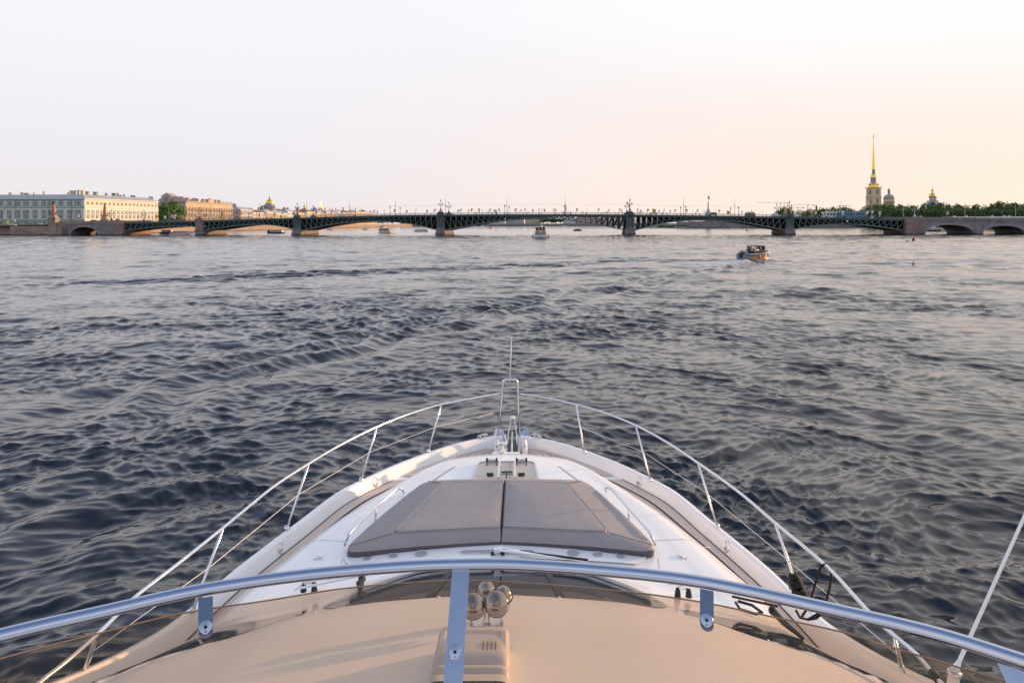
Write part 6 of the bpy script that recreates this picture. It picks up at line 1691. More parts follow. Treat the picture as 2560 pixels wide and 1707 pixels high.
# ---- domes and spires
def dome_church():
    Y = 2371.; c = at_y(674, 520, Y); t = empty('domed_cathedral', (c.x, Y, 4.6), label='great gold dome on a grey colonnaded drum above the left embankment roofs', cat='cathedral'); og = (c.x, Y, 4.6)
    z = lambda y: at_y(674, y, Y).z
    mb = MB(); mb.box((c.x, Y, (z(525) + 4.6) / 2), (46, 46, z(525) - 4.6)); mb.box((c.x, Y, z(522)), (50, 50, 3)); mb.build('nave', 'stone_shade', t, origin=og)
    mb = MB(); mb.smooth = True; mb.lathe([(17, 0), (17, z(512.5) - z(522)), (14.6, z(512.4) - z(522)), (14.6, z(508.7) - z(522))], (c.x, Y, z(522)), 32); sharp(mb.build('drum', 'lead_blue', t, origin=og), 40)
    for k in range(24):
        a = 2 * math.pi * k / 24
        if math.sin(a) > .3: continue
        mb = MB(); mb.smooth = True; mb.lathe([(.75, 0), (.65, z(514) - z(522))], (c.x + 18 * math.cos(a), Y + 18 * math.sin(a), z(521.5)), 6); mb.build('column', 'stone_shade', t, origin=og)
    h = z(498.5) - z(508.7); mb = MB(); mb.smooth = True; mb.lathe([(13.8 * math.cos(R(a)) ** .92, h * math.sin(R(a))) for a in range(0, 84, 6)] + [(2.4, h)], (c.x, Y, z(508.7)), 32); mb.build('dome', 'gold', t, origin=og)
    mb = MB(); mb.smooth = True; mb.lathe([(3.0, 0), (2.6, .5), (2.4, 6), (3.0, 6.4), (2.5, 7)], (c.x, Y, z(498.6)), 12); mb.build('lantern', 'lead_blue', t, origin=og)
    mb = MB(); mb.smooth = True; mb.lathe([(2.7, 0), (1.9, 2.2), (.7, 4), (.3, 5), (.5, 5.6), (.15, 6.2), (.12, 9)], (c.x, Y, z(498.6) + 7), 12); mb.build('lantern_cupola', 'gold', t, origin=og)
dome_church()
def needle():
    Y = 2000.; c = at_y(802, 521, Y); t = empty('needle_spire', (c.x, Y, 4.6), label='thin gold needle spire rising over the distant roofs left of the third span', cat='spire'); og = (c.x, Y, 4.6); z = lambda y: at_y(802, y, Y).z
    mb = MB(); mb.box((c.x, Y, (z(524) + 4.6) / 2), (16, 16, z(524) - 4.6)); mb.box((c.x, Y, z(522.5)), (10, 10, 6)); mb.build('tower', 'stucco_yellow', t, origin=og)
    mb = MB(); mb.lathe([(2.6, z(520)), (1.1, z(512)), (.12, z(502))], (c.x, Y, 0), 8); mb.smooth = True; mb.lathe([(.1, 0), (.7, .5), (.7, 1), (.1, 1.5), (.1, 3)], (c.x, Y, z(502)), 8); mb.build('spire', 'gold_paint', t, origin=og)
needle()
def onion():
    Y = 1500.; c = at_y(761, 518, Y); t = empty('onion_dome_chapel', (c.x, Y, 4.6), label='small gold onion dome poking above the roofs right of the first iron pier lamps', cat='chapel'); og = (c.x, Y, 4.6); z = lambda y: at_y(761, y, Y).z
    mb = MB(); mb.smooth = True; mb.lathe([(2.0, 4.6), (2.0, z(518.5))], (c.x, Y, 0), 12); mb.build('drum', 'stucco_cream', t, origin=og)
    mb = MB(); mb.smooth = True; mb.lathe([(1.8, 0), (2.5, 1.6), (2.3, 3.2), (1.0, 5), (.3, 6.2), (.12, 7), (.12, 9.5)], (c.x, Y, z(518.5)), 14); mb.bar((c.x - .8, Y, z(518.5) + 8.4), (c.x + .8, Y, z(518.5) + 8.4), .2); mb.build('onion_dome', 'gold', t, origin=og)
onion()

def bell_tower():
    Y = 918.; X = at_y(2184, 500, Y).x; og = (X, Y, 3.6)
    t = empty('bell_tower', og, label='tall ochre bell tower with a very long thin golden spire, on the right', cat='tower')
    z = lambda y: at_y(2184, y, Y).z
    q = F_PX / Y
    A = R(18)
    def sq(mb, w, y0, y1, k=1.0, dx=0): mb.box((X + dx, Y, (z(y0) + z(y1)) / 2), (w, w, z(y1) - z(y0)), rz=A, top=(k, k))
    mb = MB(); sq(mb, 13.5, 540, 510.5); sq(mb, 12.6, 510.5, 490.5); sq(mb, 11.9, 490.5, 469.5); mb.build('tower_wall', 'stucco_yellow', t, origin=og)
    mb = MB()
    for y, w in ((515.5, 14.6), (491, 14.2), (493.5, 13.4), (470, 13.6), (472.5, 12.8)): mb.box((X, Y, z(y)), (w, w, .8), rz=A)
    mb.build('cornice', 'stucco_cream', t, origin=og)
    for cx in (-1, 1):   # corner pilasters
        for cy in (-1, 1):
            for (w, y0, y1) in ((12.6, 510, 492), (11.9, 489.5, 471)):
                v = Matrix.Rotation(A, 3, 'Z') @ Vector((cx * (w / 2 - .6), cy * (w / 2 - .6), 0)); mb = MB(); mb.box((X + v.x, Y + v.y, (z(y0) + z(y1)) / 2), (1.7, 1.7, z(y1) - z(y0)), rz=A); mb.build('pilaster', 'stucco_cream', t, origin=og)
    for (w, yc, h) in ((12.6, 503, 6.5), (11.9, 481, 5.5)):
        for dx_, dy_, an in ((0, -w / 2 - .05, A), (-w / 2 - .05, 0, A - R(90))):
            v = Matrix.Rotation(A, 3, 'Z') @ Vector((dx_, dy_, 0)); add_window(t, og, (X + v.x, Y + v.y, z(yc)), an, 2.7, h, arched=True, tm='stucco_cream')
    # scrolled shoulder on the left
    mb = MB(); p0 = X - 6.5; mb.add([(p0, Y - 4, z(540)), (p0 - 8.5, Y - 4, z(540)), (p0 - 8.5, Y - 4, z(519)), (p0 - 6, Y - 4, z(516)), (p0 - 3, Y - 4, z(514)), (p0 - 1.5, Y - 4, z(505)), (p0, Y - 4, z(500))], [(0, 6, 5, 4, 3, 2, 1)]); mb.build('shoulder_wall', 'stucco_yellow', t, origin=og, solid=6)
    mb = MB(); mb.smooth = True; mb.lathe([(8.0, z(469.4)), (7.3, z(468)), (6.9, z(463)), (5.6, z(459)), (4.3, z(457.2)), (4.0, z(456.5))], (X, Y, 0), 8, cap=True); o = mb.build('bell_roof', 'gold', t, origin=og); sharp(o, 20)
    for a in (-90 + 18, -180 + 18, 18):
        v = Vector((math.cos(R(a)), math.sin(R(a)), 0)); M = Matrix.Rotation(R(a + 90), 3, 'Z') @ Matrix.Rotation(R(90), 3, 'X'); mb = MB(); mb.smooth = True
        mb.lathe([(2.0, -2.5), (2.0, .2), (1.5, .3), (1.4, .05), (.001, .06)], (X + v.x * 6.4, Y + v.y * 6.4, z(464)), 16, M); mb.build('clock', 'lead_blue', t, origin=og)
    for cx in (-1, 1):
        for cy in (-1, 1):
            v = Matrix.Rotation(A, 3, 'Z') @ Vector((cx * 6.9, cy * 6.9, 0)); mb = MB(); mb.smooth = True; mb.lathe([(.3, 0), (.7, .5), (.3, 1.1), (.6, 1.6), (.001, 2)], (X + v.x, Y + v.y, z(469.5)), 6); mb.build('corner_vase', 'roof_rust', t, origin=og)
    mb = MB(); mb.lathe([(3.9, z(456.5)), (4.0, z(455)), (3.6, z(454.5)), (3.6, z(446)), (4.1, z(445)), (4.1, z(444.2))], (X, Y, 0), 8, Matrix.Rotation(A, 3, 'Z')); mb.build('lantern', 'lead_blue', t, origin=og)
    for a in range(0, 360, 45):
        if math.sin(R(a + 18 + 22.5)) > .2: continue
        a2 = R(a + 18 + 22.5); add_window(t, og, (X + 3.36 * math.cos(a2), Y + 3.36 * math.sin(a2), z(450.4)), a2 + R(90), .9, 3.2, arched=True, tm='trim_white')
    mb = MB(); mb.smooth = True; mb.lathe([(4.2, z(444.2)), (4.0, z(442)), (3.5, z(438.5)), (2.6, z(435.4)), (2.1, z(434.8))], (X, Y, 0), 8); sharp(mb.build('upper_cupola', 'gold', t, origin=og), 20)
    mb = MB(); mb.lathe([(2.0, z(434.8)), (1.9, z(425.5)), (2.3, z(425)), (2.3, z(424.2))], (X, Y, 0), 8); mb.build('upper_lantern', 'lead_blue', t, origin=og)
    add_window(t, og, (X - .1, Y - 1.95, z(430)), 0, .9, 2.6, arched=True, tm='trim_white')
    tip = at_y(2187.2, 345, Y)
    mb = MB(); mb.lathe([(2.0, z(424.2)), (1.35, z(400)), (.75, z(370)), (.28, tip.z)], (X, Y, 0), 8); o = mb.build('spire', 'gold', t, origin=og)
    mb = MB(); mb.smooth = True; mb.ball((X, Y, tip.z + .3), .85, 10, 8); mb.build('spire_ball', 'gold_paint', t, origin=og)
    mb = MB(); mb.bar((X, Y, tip.z), (X, Y, tip.z + 6.6), .22); mb.bar((X - .9, Y, tip.z + 5.4), (X + .9, Y, tip.z + 5.4), .2); mb.build('cross', 'gold_paint', t, origin=og)
    mb = MB(); mb.smooth = True; mb.tube([(X, Y, tip.z + 1.2), (X + .5, Y, tip.z + 2.4), (X + .3, Y, tip.z + 3.6), (X + .6, Y, tip.z + 4.2)], [.3, .4, .3, .15], 6); mb.add([(X + .3, Y, tip.z + 2.6), (X + 1.7, Y, tip.z + 4.4), (X + 1.2, Y, tip.z + 2.6)], [(0, 1, 2)]); mb.build('weathervane_angel', 'gold_paint', t, origin=og)
bell_tower()
def chapel_domes():
    Y = 950.; X = at_y(2222.5, 500, Y).x; og = (X, Y, 3.6); z = lambda y: at_y(2222.5, y, Y).z
    t = empty('domed_chapel', og, label='round ochre chapel with blue-grey dome and gold onion, right of the tall spire', cat='church')
    mb = MB(); mb.smooth = True; mb.lathe([(6.8, 3.6), (6.8, z(499)), (7.3, z(498.4)), (7.3, z(497.4))], (X, Y, 0), 20); sharp(mb.build('drum', 'stucco_yellow', t, origin=og), 40)
    for k in range(10):
        a = -math.pi * (k + .5) / 10; add_window(t, og, (X + 6.8 * math.cos(a), Y + 6.8 * math.sin(a), z(507)), a + R(90), 1.5, 4.2, arched=True, tm='trim_white')
    mb = MB(); mb.smooth = True; mb.lathe([(7.0, z(497.4)), (6.9, z(493)), (6.2, z(490.2)), (4.4, z(487.6)), (2.2, z(486.4))], (X, Y, 0), 20); mb.build('dome', 'lead_blue', t, origin=og)
    for k in range(5):
        a = -math.pi * (k + .5) / 5; mb = MB(); mb.smooth = True; mb.lathe([(.8, -.8), (.8, .3), (.001, .4)], (X + 6.8 * math.cos(a), Y + 6.8 * math.sin(a), z(494.3)), 8, Matrix.Rotation(a + R(90), 3, 'Z') @ Matrix.Rotation(R(90), 3, 'X')); mb.build('round_dormer', 'gold_paint', t, origin=og)
    mb = MB(); mb.lathe([(1.8, z(486.6)), (1.6, z(478.5)), (1.9, z(478))], (X, Y, 0), 8); mb.build('lantern', 'lead_blue', t, origin=og)
    add_window(t, og, (X, Y - 1.75, z(482.5)), 0, .9, 2.6, arched=True, tm='trim_white')
    mb = MB(); mb.smooth = True; mb.lathe([(1.2, z(478)), (2.2, z(475.3)), (2.0, z(473.6)), (.8, z(471.8)), (.3, z(470.8)), (.12, z(468))], (X, Y, 0), 14); mb.build('onion_dome', 'gold', t, origin=og)
    mb = MB(); mb.bar((X, Y, z(471)), (X, Y, z(462.8)), .2); mb.bar((X - .9, Y, z(465)), (X + .9, Y, z(465)), .2); mb.build('cross', 'gold_paint', t, origin=og)
    Y = 930.; X = at_y(2331.5, 500, Y).x; og = (X, Y, 3.6); z = lambda y: at_y(2331.5, y, Y).z
    t = empty('burial_chapel', og, label='wide low grey dome with a gold bell cupola above the trees at the right', cat='church')
    mb = MB(); mb.smooth = True; mb.lathe([(14, 3.6), (14, z(514)), (12.6, z(510.8)), (9, z(507)), (5, z(504.8)), (4.6, z(504.4))], (X, Y, 0), 24); mb.build('dome', 'lead_blue', t, origin=og)
    mb = MB(); mb.box((X, Y, z(503.4)), (10, 10, 1.6), rz=.3); mb.build('dome_collar', 'stucco_rose', t, origin=og)
    mb = MB(); mb.lathe([(4.3, z(504)), (4.3, z(493.5)), (4.8, z(493)), (4.8, z(492))], (X, Y, 0), 8); mb.build('lantern', 'stucco_grey', t, origin=og)
    for k in range(8):
        a = -math.pi * (k + .5) / 8; mb = MB(); mb.box((X + 4.3 * math.cos(a), Y + 4.3 * math.sin(a), z(498.5)), (.7, .7, z(493.6) - z(503.5)), rz=a); mb.build('pilaster', 'stucco_cream', t, origin=og)
    mb = MB(); mb.smooth = True; mb.lathe([(4.6, z(492)), (4.3, z(489)), (3.6, z(485.6)), (1.6, z(482.6)), (1.0, z(481)), (1.3, z(480.2)), (.9, z(479)), (1.9, z(476.6)), (1.8, z(474.8)), (.7, z(472.8)), (.25, z(471.5)), (.12, z(468.4))], (X, Y, 0), 16); mb.build('bell_cupola', 'gold', t, origin=og)
    mb = MB(); mb.bar((X, Y, z(472)), (X, Y, z(462.6)), .2); mb.bar((X - 1, Y, z(465)), (X + 1, Y, z(465)), .2); mb.build('cross', 'gold_paint', t, origin=og)
chapel_domes()
# fortress wall and other things on the right
def fort():
    t = empty('fortress_wall', (350, 797, 0), label='low grey fortress bastion wall seen under the fifth and last iron spans', cat='wall'); og = (350, 797, 0)
    mb = MB(); mb.prism([(206, 797), (470, 790), (500, 812), (200, 830)], -3, 7.6); mb.build('bastion', 'grey_granite', t, origin=og)
    mb = MB(); mb.prism([(206, 796.7), (470, 789.7), (470, 790.5), (206, 797.5)], 7.65, 8.1); mb.build('coping', 'quay_granite', t, origin=og)
    mb = MB(); mb.prism([(150, 905), (206, 900), (206, 915), (150, 920)], -3, 5.0); mb.build('curtain_wall', 'stone_shade', t, origin=og)
fort()
def flag_tower():
    Y = 815.; X = at_y(1770.5, 520, Y).x; z = lambda y: at_y(1770.5, y, Y).z; og = (X, Y, 7.6)
    t = empty('flag_tower', og, label='small white signal tower flying a red flag above the middle of the fifth span', cat='tower')
    mb = MB(); mb.lathe([(4.6, 7.0), (3.6, z(531)), (1.9, z(528)), (1.8, z(523.5)), (2.1, z(523)), (.8, z(522.6)), (.7, z(508)), (.5, z(506))], (X, Y, 0), 8); mb.build('tower_body', 'stucco_grey', t, origin=og)
    mb = MB(); mb.bar((X, Y, z(507)), (X, Y, z(488)), .35); mb.bar((X - 1.3, Y, z(508.5)), (X + 1.3, Y, z(508.5)), .3); mb.build('mast', 'pole_grey', t, origin=og)
    mb = MB(); mb.grid(lambda u, v: (X + .2 + u * .35, Y + .3 * math.sin(u * 1.5), z(489 + v * 2.6) - u * .5), range(5), range(4)); mb.build('flag_cloth', 'flag_red', t, origin=og, solid=.05)
    X2 = at_y(1240, 530, 1900).x; zz = lambda y: at_y(1240, y, 1900).z
    t = empty('green_spire', (X2, 1900, 4.6), label='tiny dark green pointed spire above the railing left of the central masts', cat='spire'); mb = MB(); mb.box((X2, 1900, (zz(530) + 4.6) / 2), (4.4, 4.4, zz(530) - 4.6)); mb.build('turret', 'lead_blue', t, origin=(X2, 1900, 4.6))
    mb = MB(); mb.lathe([(3.0, zz(530)), (1.9, zz(527.5)), (.9, zz(525.6)), (.15, zz(522))], (X2, 1900, 0), 8); mb.build('spire', 'bridge_green', t, origin=(X2, 1900, 4.6))
    X3 = at_y(2041, 520, 1800).x; z3 = lambda y: at_y(2041, y, 1800).z
    mb = MB(); mb.smooth = True; mb.lathe([(3.0, 3), (2.2, z3(514.4)), (2.4, z3(514)), (1.8, z3(514))], (X3, 1800, 0), 12); o = mb.build('chimney_stack', 'brick_red', origin=(X3, 1800, 3), loc=(X3, 1800, 3)); tag(o, 'dark red factory chimney behind the last iron span', 'chimney')
flag_tower()
def crane(px, py, x0, x1, label):
    Y = 2600.; m = at_y(px, py, Y); t = empty('tower_crane', (m.x, Y, 3), label=label, cat='crane', group='distant tower cranes'); og = (m.x, Y, 3)
    mb = MB(); 
    for s in (-1, 1): mb.bar((m.x + s, Y, 3), (m.x + s, Y, m.z), .5)
    for i in range(12): zz = lerp(8, m.z, i / 12); mb.bar((m.x - 1, Y, zz), (m.x + 1, Y, zz + m.z / 13), .35)
    mb.build('mast', 'pole_grey', t, origin=og)
    a = at_y(x0, py, Y); b = at_y(x1, py, Y); mb = MB(); mb.bar((a.x, Y, m.z), (b.x, Y, m.z), .7); mb.bar((a.x, Y, m.z), (m.x, Y, m.z + 5), .35); mb.bar((b.x, Y, m.z), (m.x, Y, m.z + 5), .35); mb.build('jib', 'pole_grey', t, origin=og)
    e = b if abs(b.x - m.x) < abs(a.x - m.x) else a; mb = MB(); mb.box((e.x, Y, m.z - 1.5), (6, 2, 3.5)); mb.build('counterweight', 'lamp_metal', t, origin=og)
    mb = MB(); mb.box((m.x + 2, Y, m.z - 2), (3, 2, 3.5)); mb.build('cab', 'lamp_metal', t, origin=og)
crane(1951, 507.5, 1893, 1970, 'distant crane with a long jib left of the fourth iron pier lamps'); crane(2019, 512.5, 1982, 2034, 'distant crane just right of the fourth iron pier lamps'); crane(1994, 519, 1966, 2008, 'low distant crane behind the fourth iron pier lamps'); crane(2114, 514, 2108, 2131, 'distant crane left of the tall spire above the blue bus')
# long white-roofed pavilion behind the right approach
mb = MB(); og = (330, 560, 3)
t = empty('pavilion', (410, 560, 3), label='long low dark red pavilion with a white roof behind the right stone approach', cat='pavilion')
a = at_y(2388, 545, 560); b = at_y(2700, 545, 560); og = (410, 560, 3)
mb = MB(); mb.bb(a.x, b.x, 560, 575, -2, 9.4); mb.build('wall', 'brick_red', t, origin=og)
mb = MB(); mb.prism([(a.x - 1, 558.5), (b.x, 558.5), (b.x, 576), (a.x - 1, 576)], 9.4, 10.4); mb.build('roof', 'car_white', t, origin=og)
for x in (2305, 2390, 2420, 2485, 2515, 2527):
    p = at_y(x, 543, 565); mb = MB(); mb.smooth = True; mb.lathe([(1.0, 0), (.9, .4), (.5, .7), (.001, .8)], (p.x, 567, 10.4), 12); mb.build('roof_vent', 'car_white', t, origin=og)
# bus stop and road signs
def sign(px, py, Y, kind, label, s=1.0):
    p = at_y(px, py, Y); zb = 4.7 if px < 300 else dk(bs(px)); t = empty('road_sign', (p.x, Y, zb), label=label, cat='sign', group='road signs'); og = (p.x, Y, zb)
    mb = MB(); mb.box((p.x, Y, (zb + p.z) / 2), (.14, .14, p.z - zb)); mb.build('post', 'pole_grey', t, origin=og)
    mb = MB(); mb.box((p.x, Y - .12, p.z), (1.5 * s, .08, 1.7 * s)); 
    if kind == 'half': mb.cur = 1; mb.box((p.x, Y - .17, p.z - .42 * s), (1.4 * s, .04, .8 * s))
    mb.build('sign_board', ['sign_yellow' if kind == 'y' else 'sign_white', 'sign_yellow'], t, origin=og)
sign(20, 556, 398, 'y', 'yellow-green road sign at the far left in front of the green facade', 1.1); sign(146, 549, 398, 'y', 'yellow-green sign just right of the left obelisk', 1.1); sign(37.5, 551, 399, 'w', 'thin sign pole with a white plate left of the obelisk', .7)
sign(2368, 533, 349, 'half', 'white and yellow sign on a post over the right stone approach', .9); sign(2181, 529.5, 350, 'w', 'small white sign on the last iron span left of the pale lamp', .8)
# street lamps of the left quay and a few vehicles there
for x, y in ((5, 527), (64, 532), (116, 534), (44, 538), (176, 532)):
    p = at_y(x, y, 402); t = empty('quay_lamp', (p.x, 402, 4.7), label='dark quay lamp post at the far left, %s from the left' % ordl('ql'), cat='street lamp', group='lamp posts on the left quay'); og = (p.x, 402, 4.7)
    mb = MB(); mb.box((p.x, 402, (4.7 + p.z) / 2), (.2, .2, p.z - 4.7)); mb.build('post', 'lamp_metal', t, origin=og)
    for s in (-1, 1): mb = MB(); mb.bar((p.x, 402, p.z), (p.x + s * 1.4, 402, p.z + .2), .12); mb.smooth = True; mb.lathe([(.12, 0), (.28, .4), (.2, .8), (.01, 1)], (p.x + s * 1.4, 402, p.z + .2), 6); mb.build('arm_lantern', 'lamp_metal', t, origin=og)
for x, Y, car0, k, lab in ((31, 399, carw, math.pi, 'pale van parked on the left quay beside the steps'), (75, 401, card, 0, 'dark car on the left quay near the obelisk'), (232, 389, card, 0, 'dark car crossing the left approach arch'), (100, 400, carw, 0, 'white car on the left quay left of the obelisk')):
    p = at_y(x, 560, Y); c = copy_tree(car0); c.location = (p.x, Y, 4.78 if x < 200 else dk(bs(x)) + .1); c.rotation_euler = (0, 0, k); tag(c, lab, 'car', 'vehicles on the left bank')

# ---------------------------------------------------------------- trees
def leaf_mat(name, a, b):
    m = bpy.data.materials.new(name); m.use_nodes = True; MATS[name] = m; nt = m.node_tree; L = nt.links.new; bs_ = nt.nodes['Principled BSDF']; bs_.inputs['Roughness'].default_value = .7
    g = nt.nodes.new('ShaderNodeNewGeometry'); n = nt.nodes.new('ShaderNodeTexNoise'); n.inputs['Scale'].default_value = .45; n.inputs['Detail'].default_value = 4; L(g.outputs['Position'], n.inputs['Vector'])
    r = nt.nodes.new('ShaderNodeValToRGB'); set_ramp(r, [(.3, a), (.7, b)]); L(n.outputs['Fac'], r.inputs[0]); L(r.outputs[0], bs_.inputs['Base Color'])
leaf_mat('foliage', (.035, .085, .014), (.11, .22, .035)); leaf_mat('foliage_dark', (.028, .065, .016), (.08, .155, .032)); mat('bark', (.09, .07, .055), .9)
def tree_proto(seed, fm, n=750, lobes=9, leaf=.95):
    rn = random.Random(seed); t = empty('tree', (0, 0, 0))
    L = [(Vector((0, 0, .62)), .40)]
    for i in range(lobes):
        a = rn.uniform(0, 6.28); r = rn.uniform(.16, .34); L.append((Vector((math.cos(a) * r, math.sin(a) * r, rn.uniform(.36, .86))), rn.uniform(.14, .24)))
    vs = []; fs = []
    for i in range(n):
        c, r = L[rn.randrange(len(L))] if rn.random() > .2 else L[0]
        d = Vector((rn.gauss(0, 1), rn.gauss(0, 1), rn.gauss(0, 1))).normalized(); p = c + d * r * rn.uniform(.7, 1.08)
        if p.z < .14: continue
        nn = (d + Vector((rn.uniform(-.6, .6), rn.uniform(-.6, .6), rn.uniform(-.3, .6)))).normalized(); a = nn.orthogonal().normalized(); b = nn.cross(a); s = leaf / 18 * rn.uniform(.5, 1.2)
        ph = rn.uniform(0, 6.28); k = len(vs)
        for j in range(5):
            w = ph + j * 1.2566; vs.append(p + (a * math.cos(w) + b * math.sin(w)) * s * rn.uniform(.6, 1.15))
        fs.append(tuple(range(k, k + 5)))
    mb = MB(); mb.add(vs, fs); mb.build('crown', fm, t)
    mb = MB(); mb.smooth = True; mb.tube([(0, 0, 0), (.01, 0, .25), (-.01, .01, .55)], [.035, .026, .012], 7)
    for i in range(5):
        a = i * 1.3; mb.tube([(0, 0, .2 + i * .06), (math.cos(a) * .12, math.sin(a) * .12, .36 + i * .06), (math.cos(a) * .24, math.sin(a) * .24, .5 + i * .06)], [.016, .010, .004], 5)
    mb.build('trunk', 'bark', t); return t
protos = [tree_proto(s, 'foliage') for s in (1, 2, 3)] + [tree_proto(s, 'foliage_dark') for s in (4, 5, 6)]
used = set()
def tree(kind, px, ytop, Y, z0, wpx, label, group='trees on the banks'):
    p = at_y(px, ytop, Y); h = p.z - z0; w = wpx * 1.25 * Y / F_PX
    t = protos[kind] if kind not in used else copy_tree(protos[kind]); used.add(kind)
    t.location = (p.x, Y, z0); t.scale = (w, w, h / .98); t.rotation_euler = (0, 0, random.uniform(0, 6.28)); tag(t, label, 'tree', group); return t
for px, yt, Y, w, k, lab in ((426, 505, 600, 46, 0, 'large round green tree before the shaded palace front'), (400, 511, 598, 34, 1, 'green tree touching the end of the sunlit long building'), (446, 514, 606, 30, 2, 'green tree at the right of the group before the palace'), (409, 528, 592, 26, 1, 'low green tree under the large round tree'), (440, 530, 590, 26, 0, 'low green tree lower right before the palace'), (655, 513, 1450, 14, 3, 'small dark tree just left of the great gold dome'), (787, 520, 1500, 14, 4, 'dark tree left of the thin needle spire'), (850, 525, 1620, 26, 3, 'distant dark tree over the third span, left one'), (905, 527, 1640, 30, 4, 'distant dark tree over the third span, right one')):
    tree(k, px, yt, Y, 4.5, w, lab)
for i, px in enumerate((945, 957, 969, 981, 1358, 1368, 1379, 1390, 1401)): tree(3 + i % 3, px, 545.5, 1690, 4.5, 18, 'far bank tree under the %s, %s of its row' % ('third span' if px < 1000 else 'central span', ordl('fbt%d' % (px < 1000))), 'far bank trees under the bridge')
RT = [(1948, 524, 22), (1962, 519, 26), (1976, 521, 24), (1880, 530, 16), (1868, 531, 14), (1995, 528, 20), (2013, 526, 24), (2031, 524, 24), (2050, 522, 26), (2068, 521, 26), (2085, 520, 26), (2102, 517, 30), (2118, 519, 26), (2132, 525, 20)]
for i, (px, yt, w) in enumerate(RT): tree(3 + i % 3, px, yt, 1000 + (i % 3) * 30, 3.5, w, 'dark green tree left of the tall spire, %s of that row' % ordl('rt'), 'trees left of the tall spire')
RT2 = [(2160, 524, 24), (2172, 517, 28), (2186, 514, 30), (2202, 512.5, 30), (2219, 512, 32), (2236, 514, 30), (2252, 513, 30), (2268, 512.5, 32), (2284, 515, 28), (2299, 514, 28), (2314, 511.5, 34), (2330, 510, 36), (2348, 511, 36), (2365, 514, 30), (2380, 513.5, 30), (2396, 512, 32), (2412, 514, 28), (2427, 514, 28), (2445, 511.5, 22), (2462, 515, 26), (2478, 518, 24), (2493, 507, 34), (2510, 505.5, 38), (2528, 511, 34), (2545, 509, 38), (2562, 507, 38), (2580, 508, 36), (2600, 506, 36)]
for i, (px, yt, w) in enumerate(RT2):
    nm = ORD[i + 1] + ' from the left' if i < 14 else ORD[28 - i] + ' from the right'
    tree((i * 5 + i // 3) % 6, px, yt, 640 + (i % 4) * 14, 3.4, w, 'leafy park tree behind the right approach, ' + nm, 'park trees behind the right approach')
for i, px in enumerate(range(2168, 2600, 17)): tree(3 + i % 3, px, 524, 622, 3.4, 22, 'low dark tree in the front row behind the right approach, number %s of the row' % (ORD[i + 1] if i < 20 else 'twenty-' + ORD[i - 19]), 'low front row trees on the right')
# bare tree right of the wide low dome
bt = empty('bare_tree', (0, 0, 0), label='leafless brownish tree right of the wide low dome', cat='tree'); p = at_y(2362, 506, 700); mb = MB(); rn = random.Random(3)
def br_(a, d, l, r, n):
    b = a + d * l; mb.tube([a, b], [r, r * .6], 4, cap=False)
    if n: 
        for _ in range(3): br_(b, (d + Vector((rn.uniform(-.8, .8), rn.uniform(-.8, .8), rn.uniform(-.2, .6)))).normalized(), l * .72, r * .6, n - 1)
br_(Vector((0, 0, 0)), Vector((0, 0, 1)), (p.z - 3.4) * .36, .4, 4); mb.build('branches', 'bark', bt); bt.location = (p.x, 700, 3.4)

# ---------------------------------------------------------------- boats and buoys
mat('boat_white', (.74, .74, .76), .3, coat=.3); mat('boat_navy', (.02, .035, .09), .35); mat('boat_red', (.50, .04, .03), .4); mat('boat_grey', (.22, .27, .31), .45); mat('boat_orange', (.70, .33, .10), .4); mat('boat_grey_sunlit', (.60, .36, .17), .45); mat('boat_dark', (.02, .022, .026), .5); mat('boat_wood', (.25, .14, .08), .5); mat('buoy_red', (.35, .008, .02), .45); mat('boat_cream', (.66, .58, .45), .5); mat('seat_orange', (.55, .10, .03), .6)
def hull_mesh(L, B, H, m1='boat_white', m2=None, bow=.35, sheer=.3, z0=-.3):
    """hull with its bow towards +X"""
    mb = MB(); mb.smooth = True; n = 14; rows = []
    for i in range(n + 1):
        t = i / n; x = -L / 2 + L * t
        w = B / 2 * (1 if t < 1 - bow else max(.02, 1 - ((t - 1 + bow) / bow) ** 2.0)) * (.92 + .08 * min(1, t * 4)); sh = H * (1 + sheer * t ** 2)
        fl = .80
        rows.append([(x + (.12 * L * bow if t > .95 else 0), -w, sh), (x, -w * .98, sh * .72), (x, -w * fl, z0), (x, w * fl, z0), (x, w * .98, sh * .72), (x + (.12 * L * bow if t > .95 else 0), w, sh)])
    mb.grid(lambda u, v: rows[u][v], range(n + 1), range(6))
    mb.cur = 1 if m2 else 0
    for k, (a, b) in enumerate(zip(mb.f, range(len(mb.f)))): pass
    mb.cur = 0; r = rows[0]; mb.add(r, [tuple(range(6))])
    dk_ = [(x[0][0], x[0][1] * .97, x[0][2] - .06) for x in rows]; dk2 = [(x[5][0], x[5][1] * .97, x[5][2] - .06) for x in rows]
    k = mb.add(dk_ + dk2, [(i, i + 1, n + 2 + i, n + 1 + i) for i in range(n)])
    if m2:
        for j in range(len(mb.f)):
            zc = sum(mb.v[q][2] for q in mb.f[j]) / len(mb.f[j]); 
            if zc < H * .55: mb.m[j] = 1
    return mb
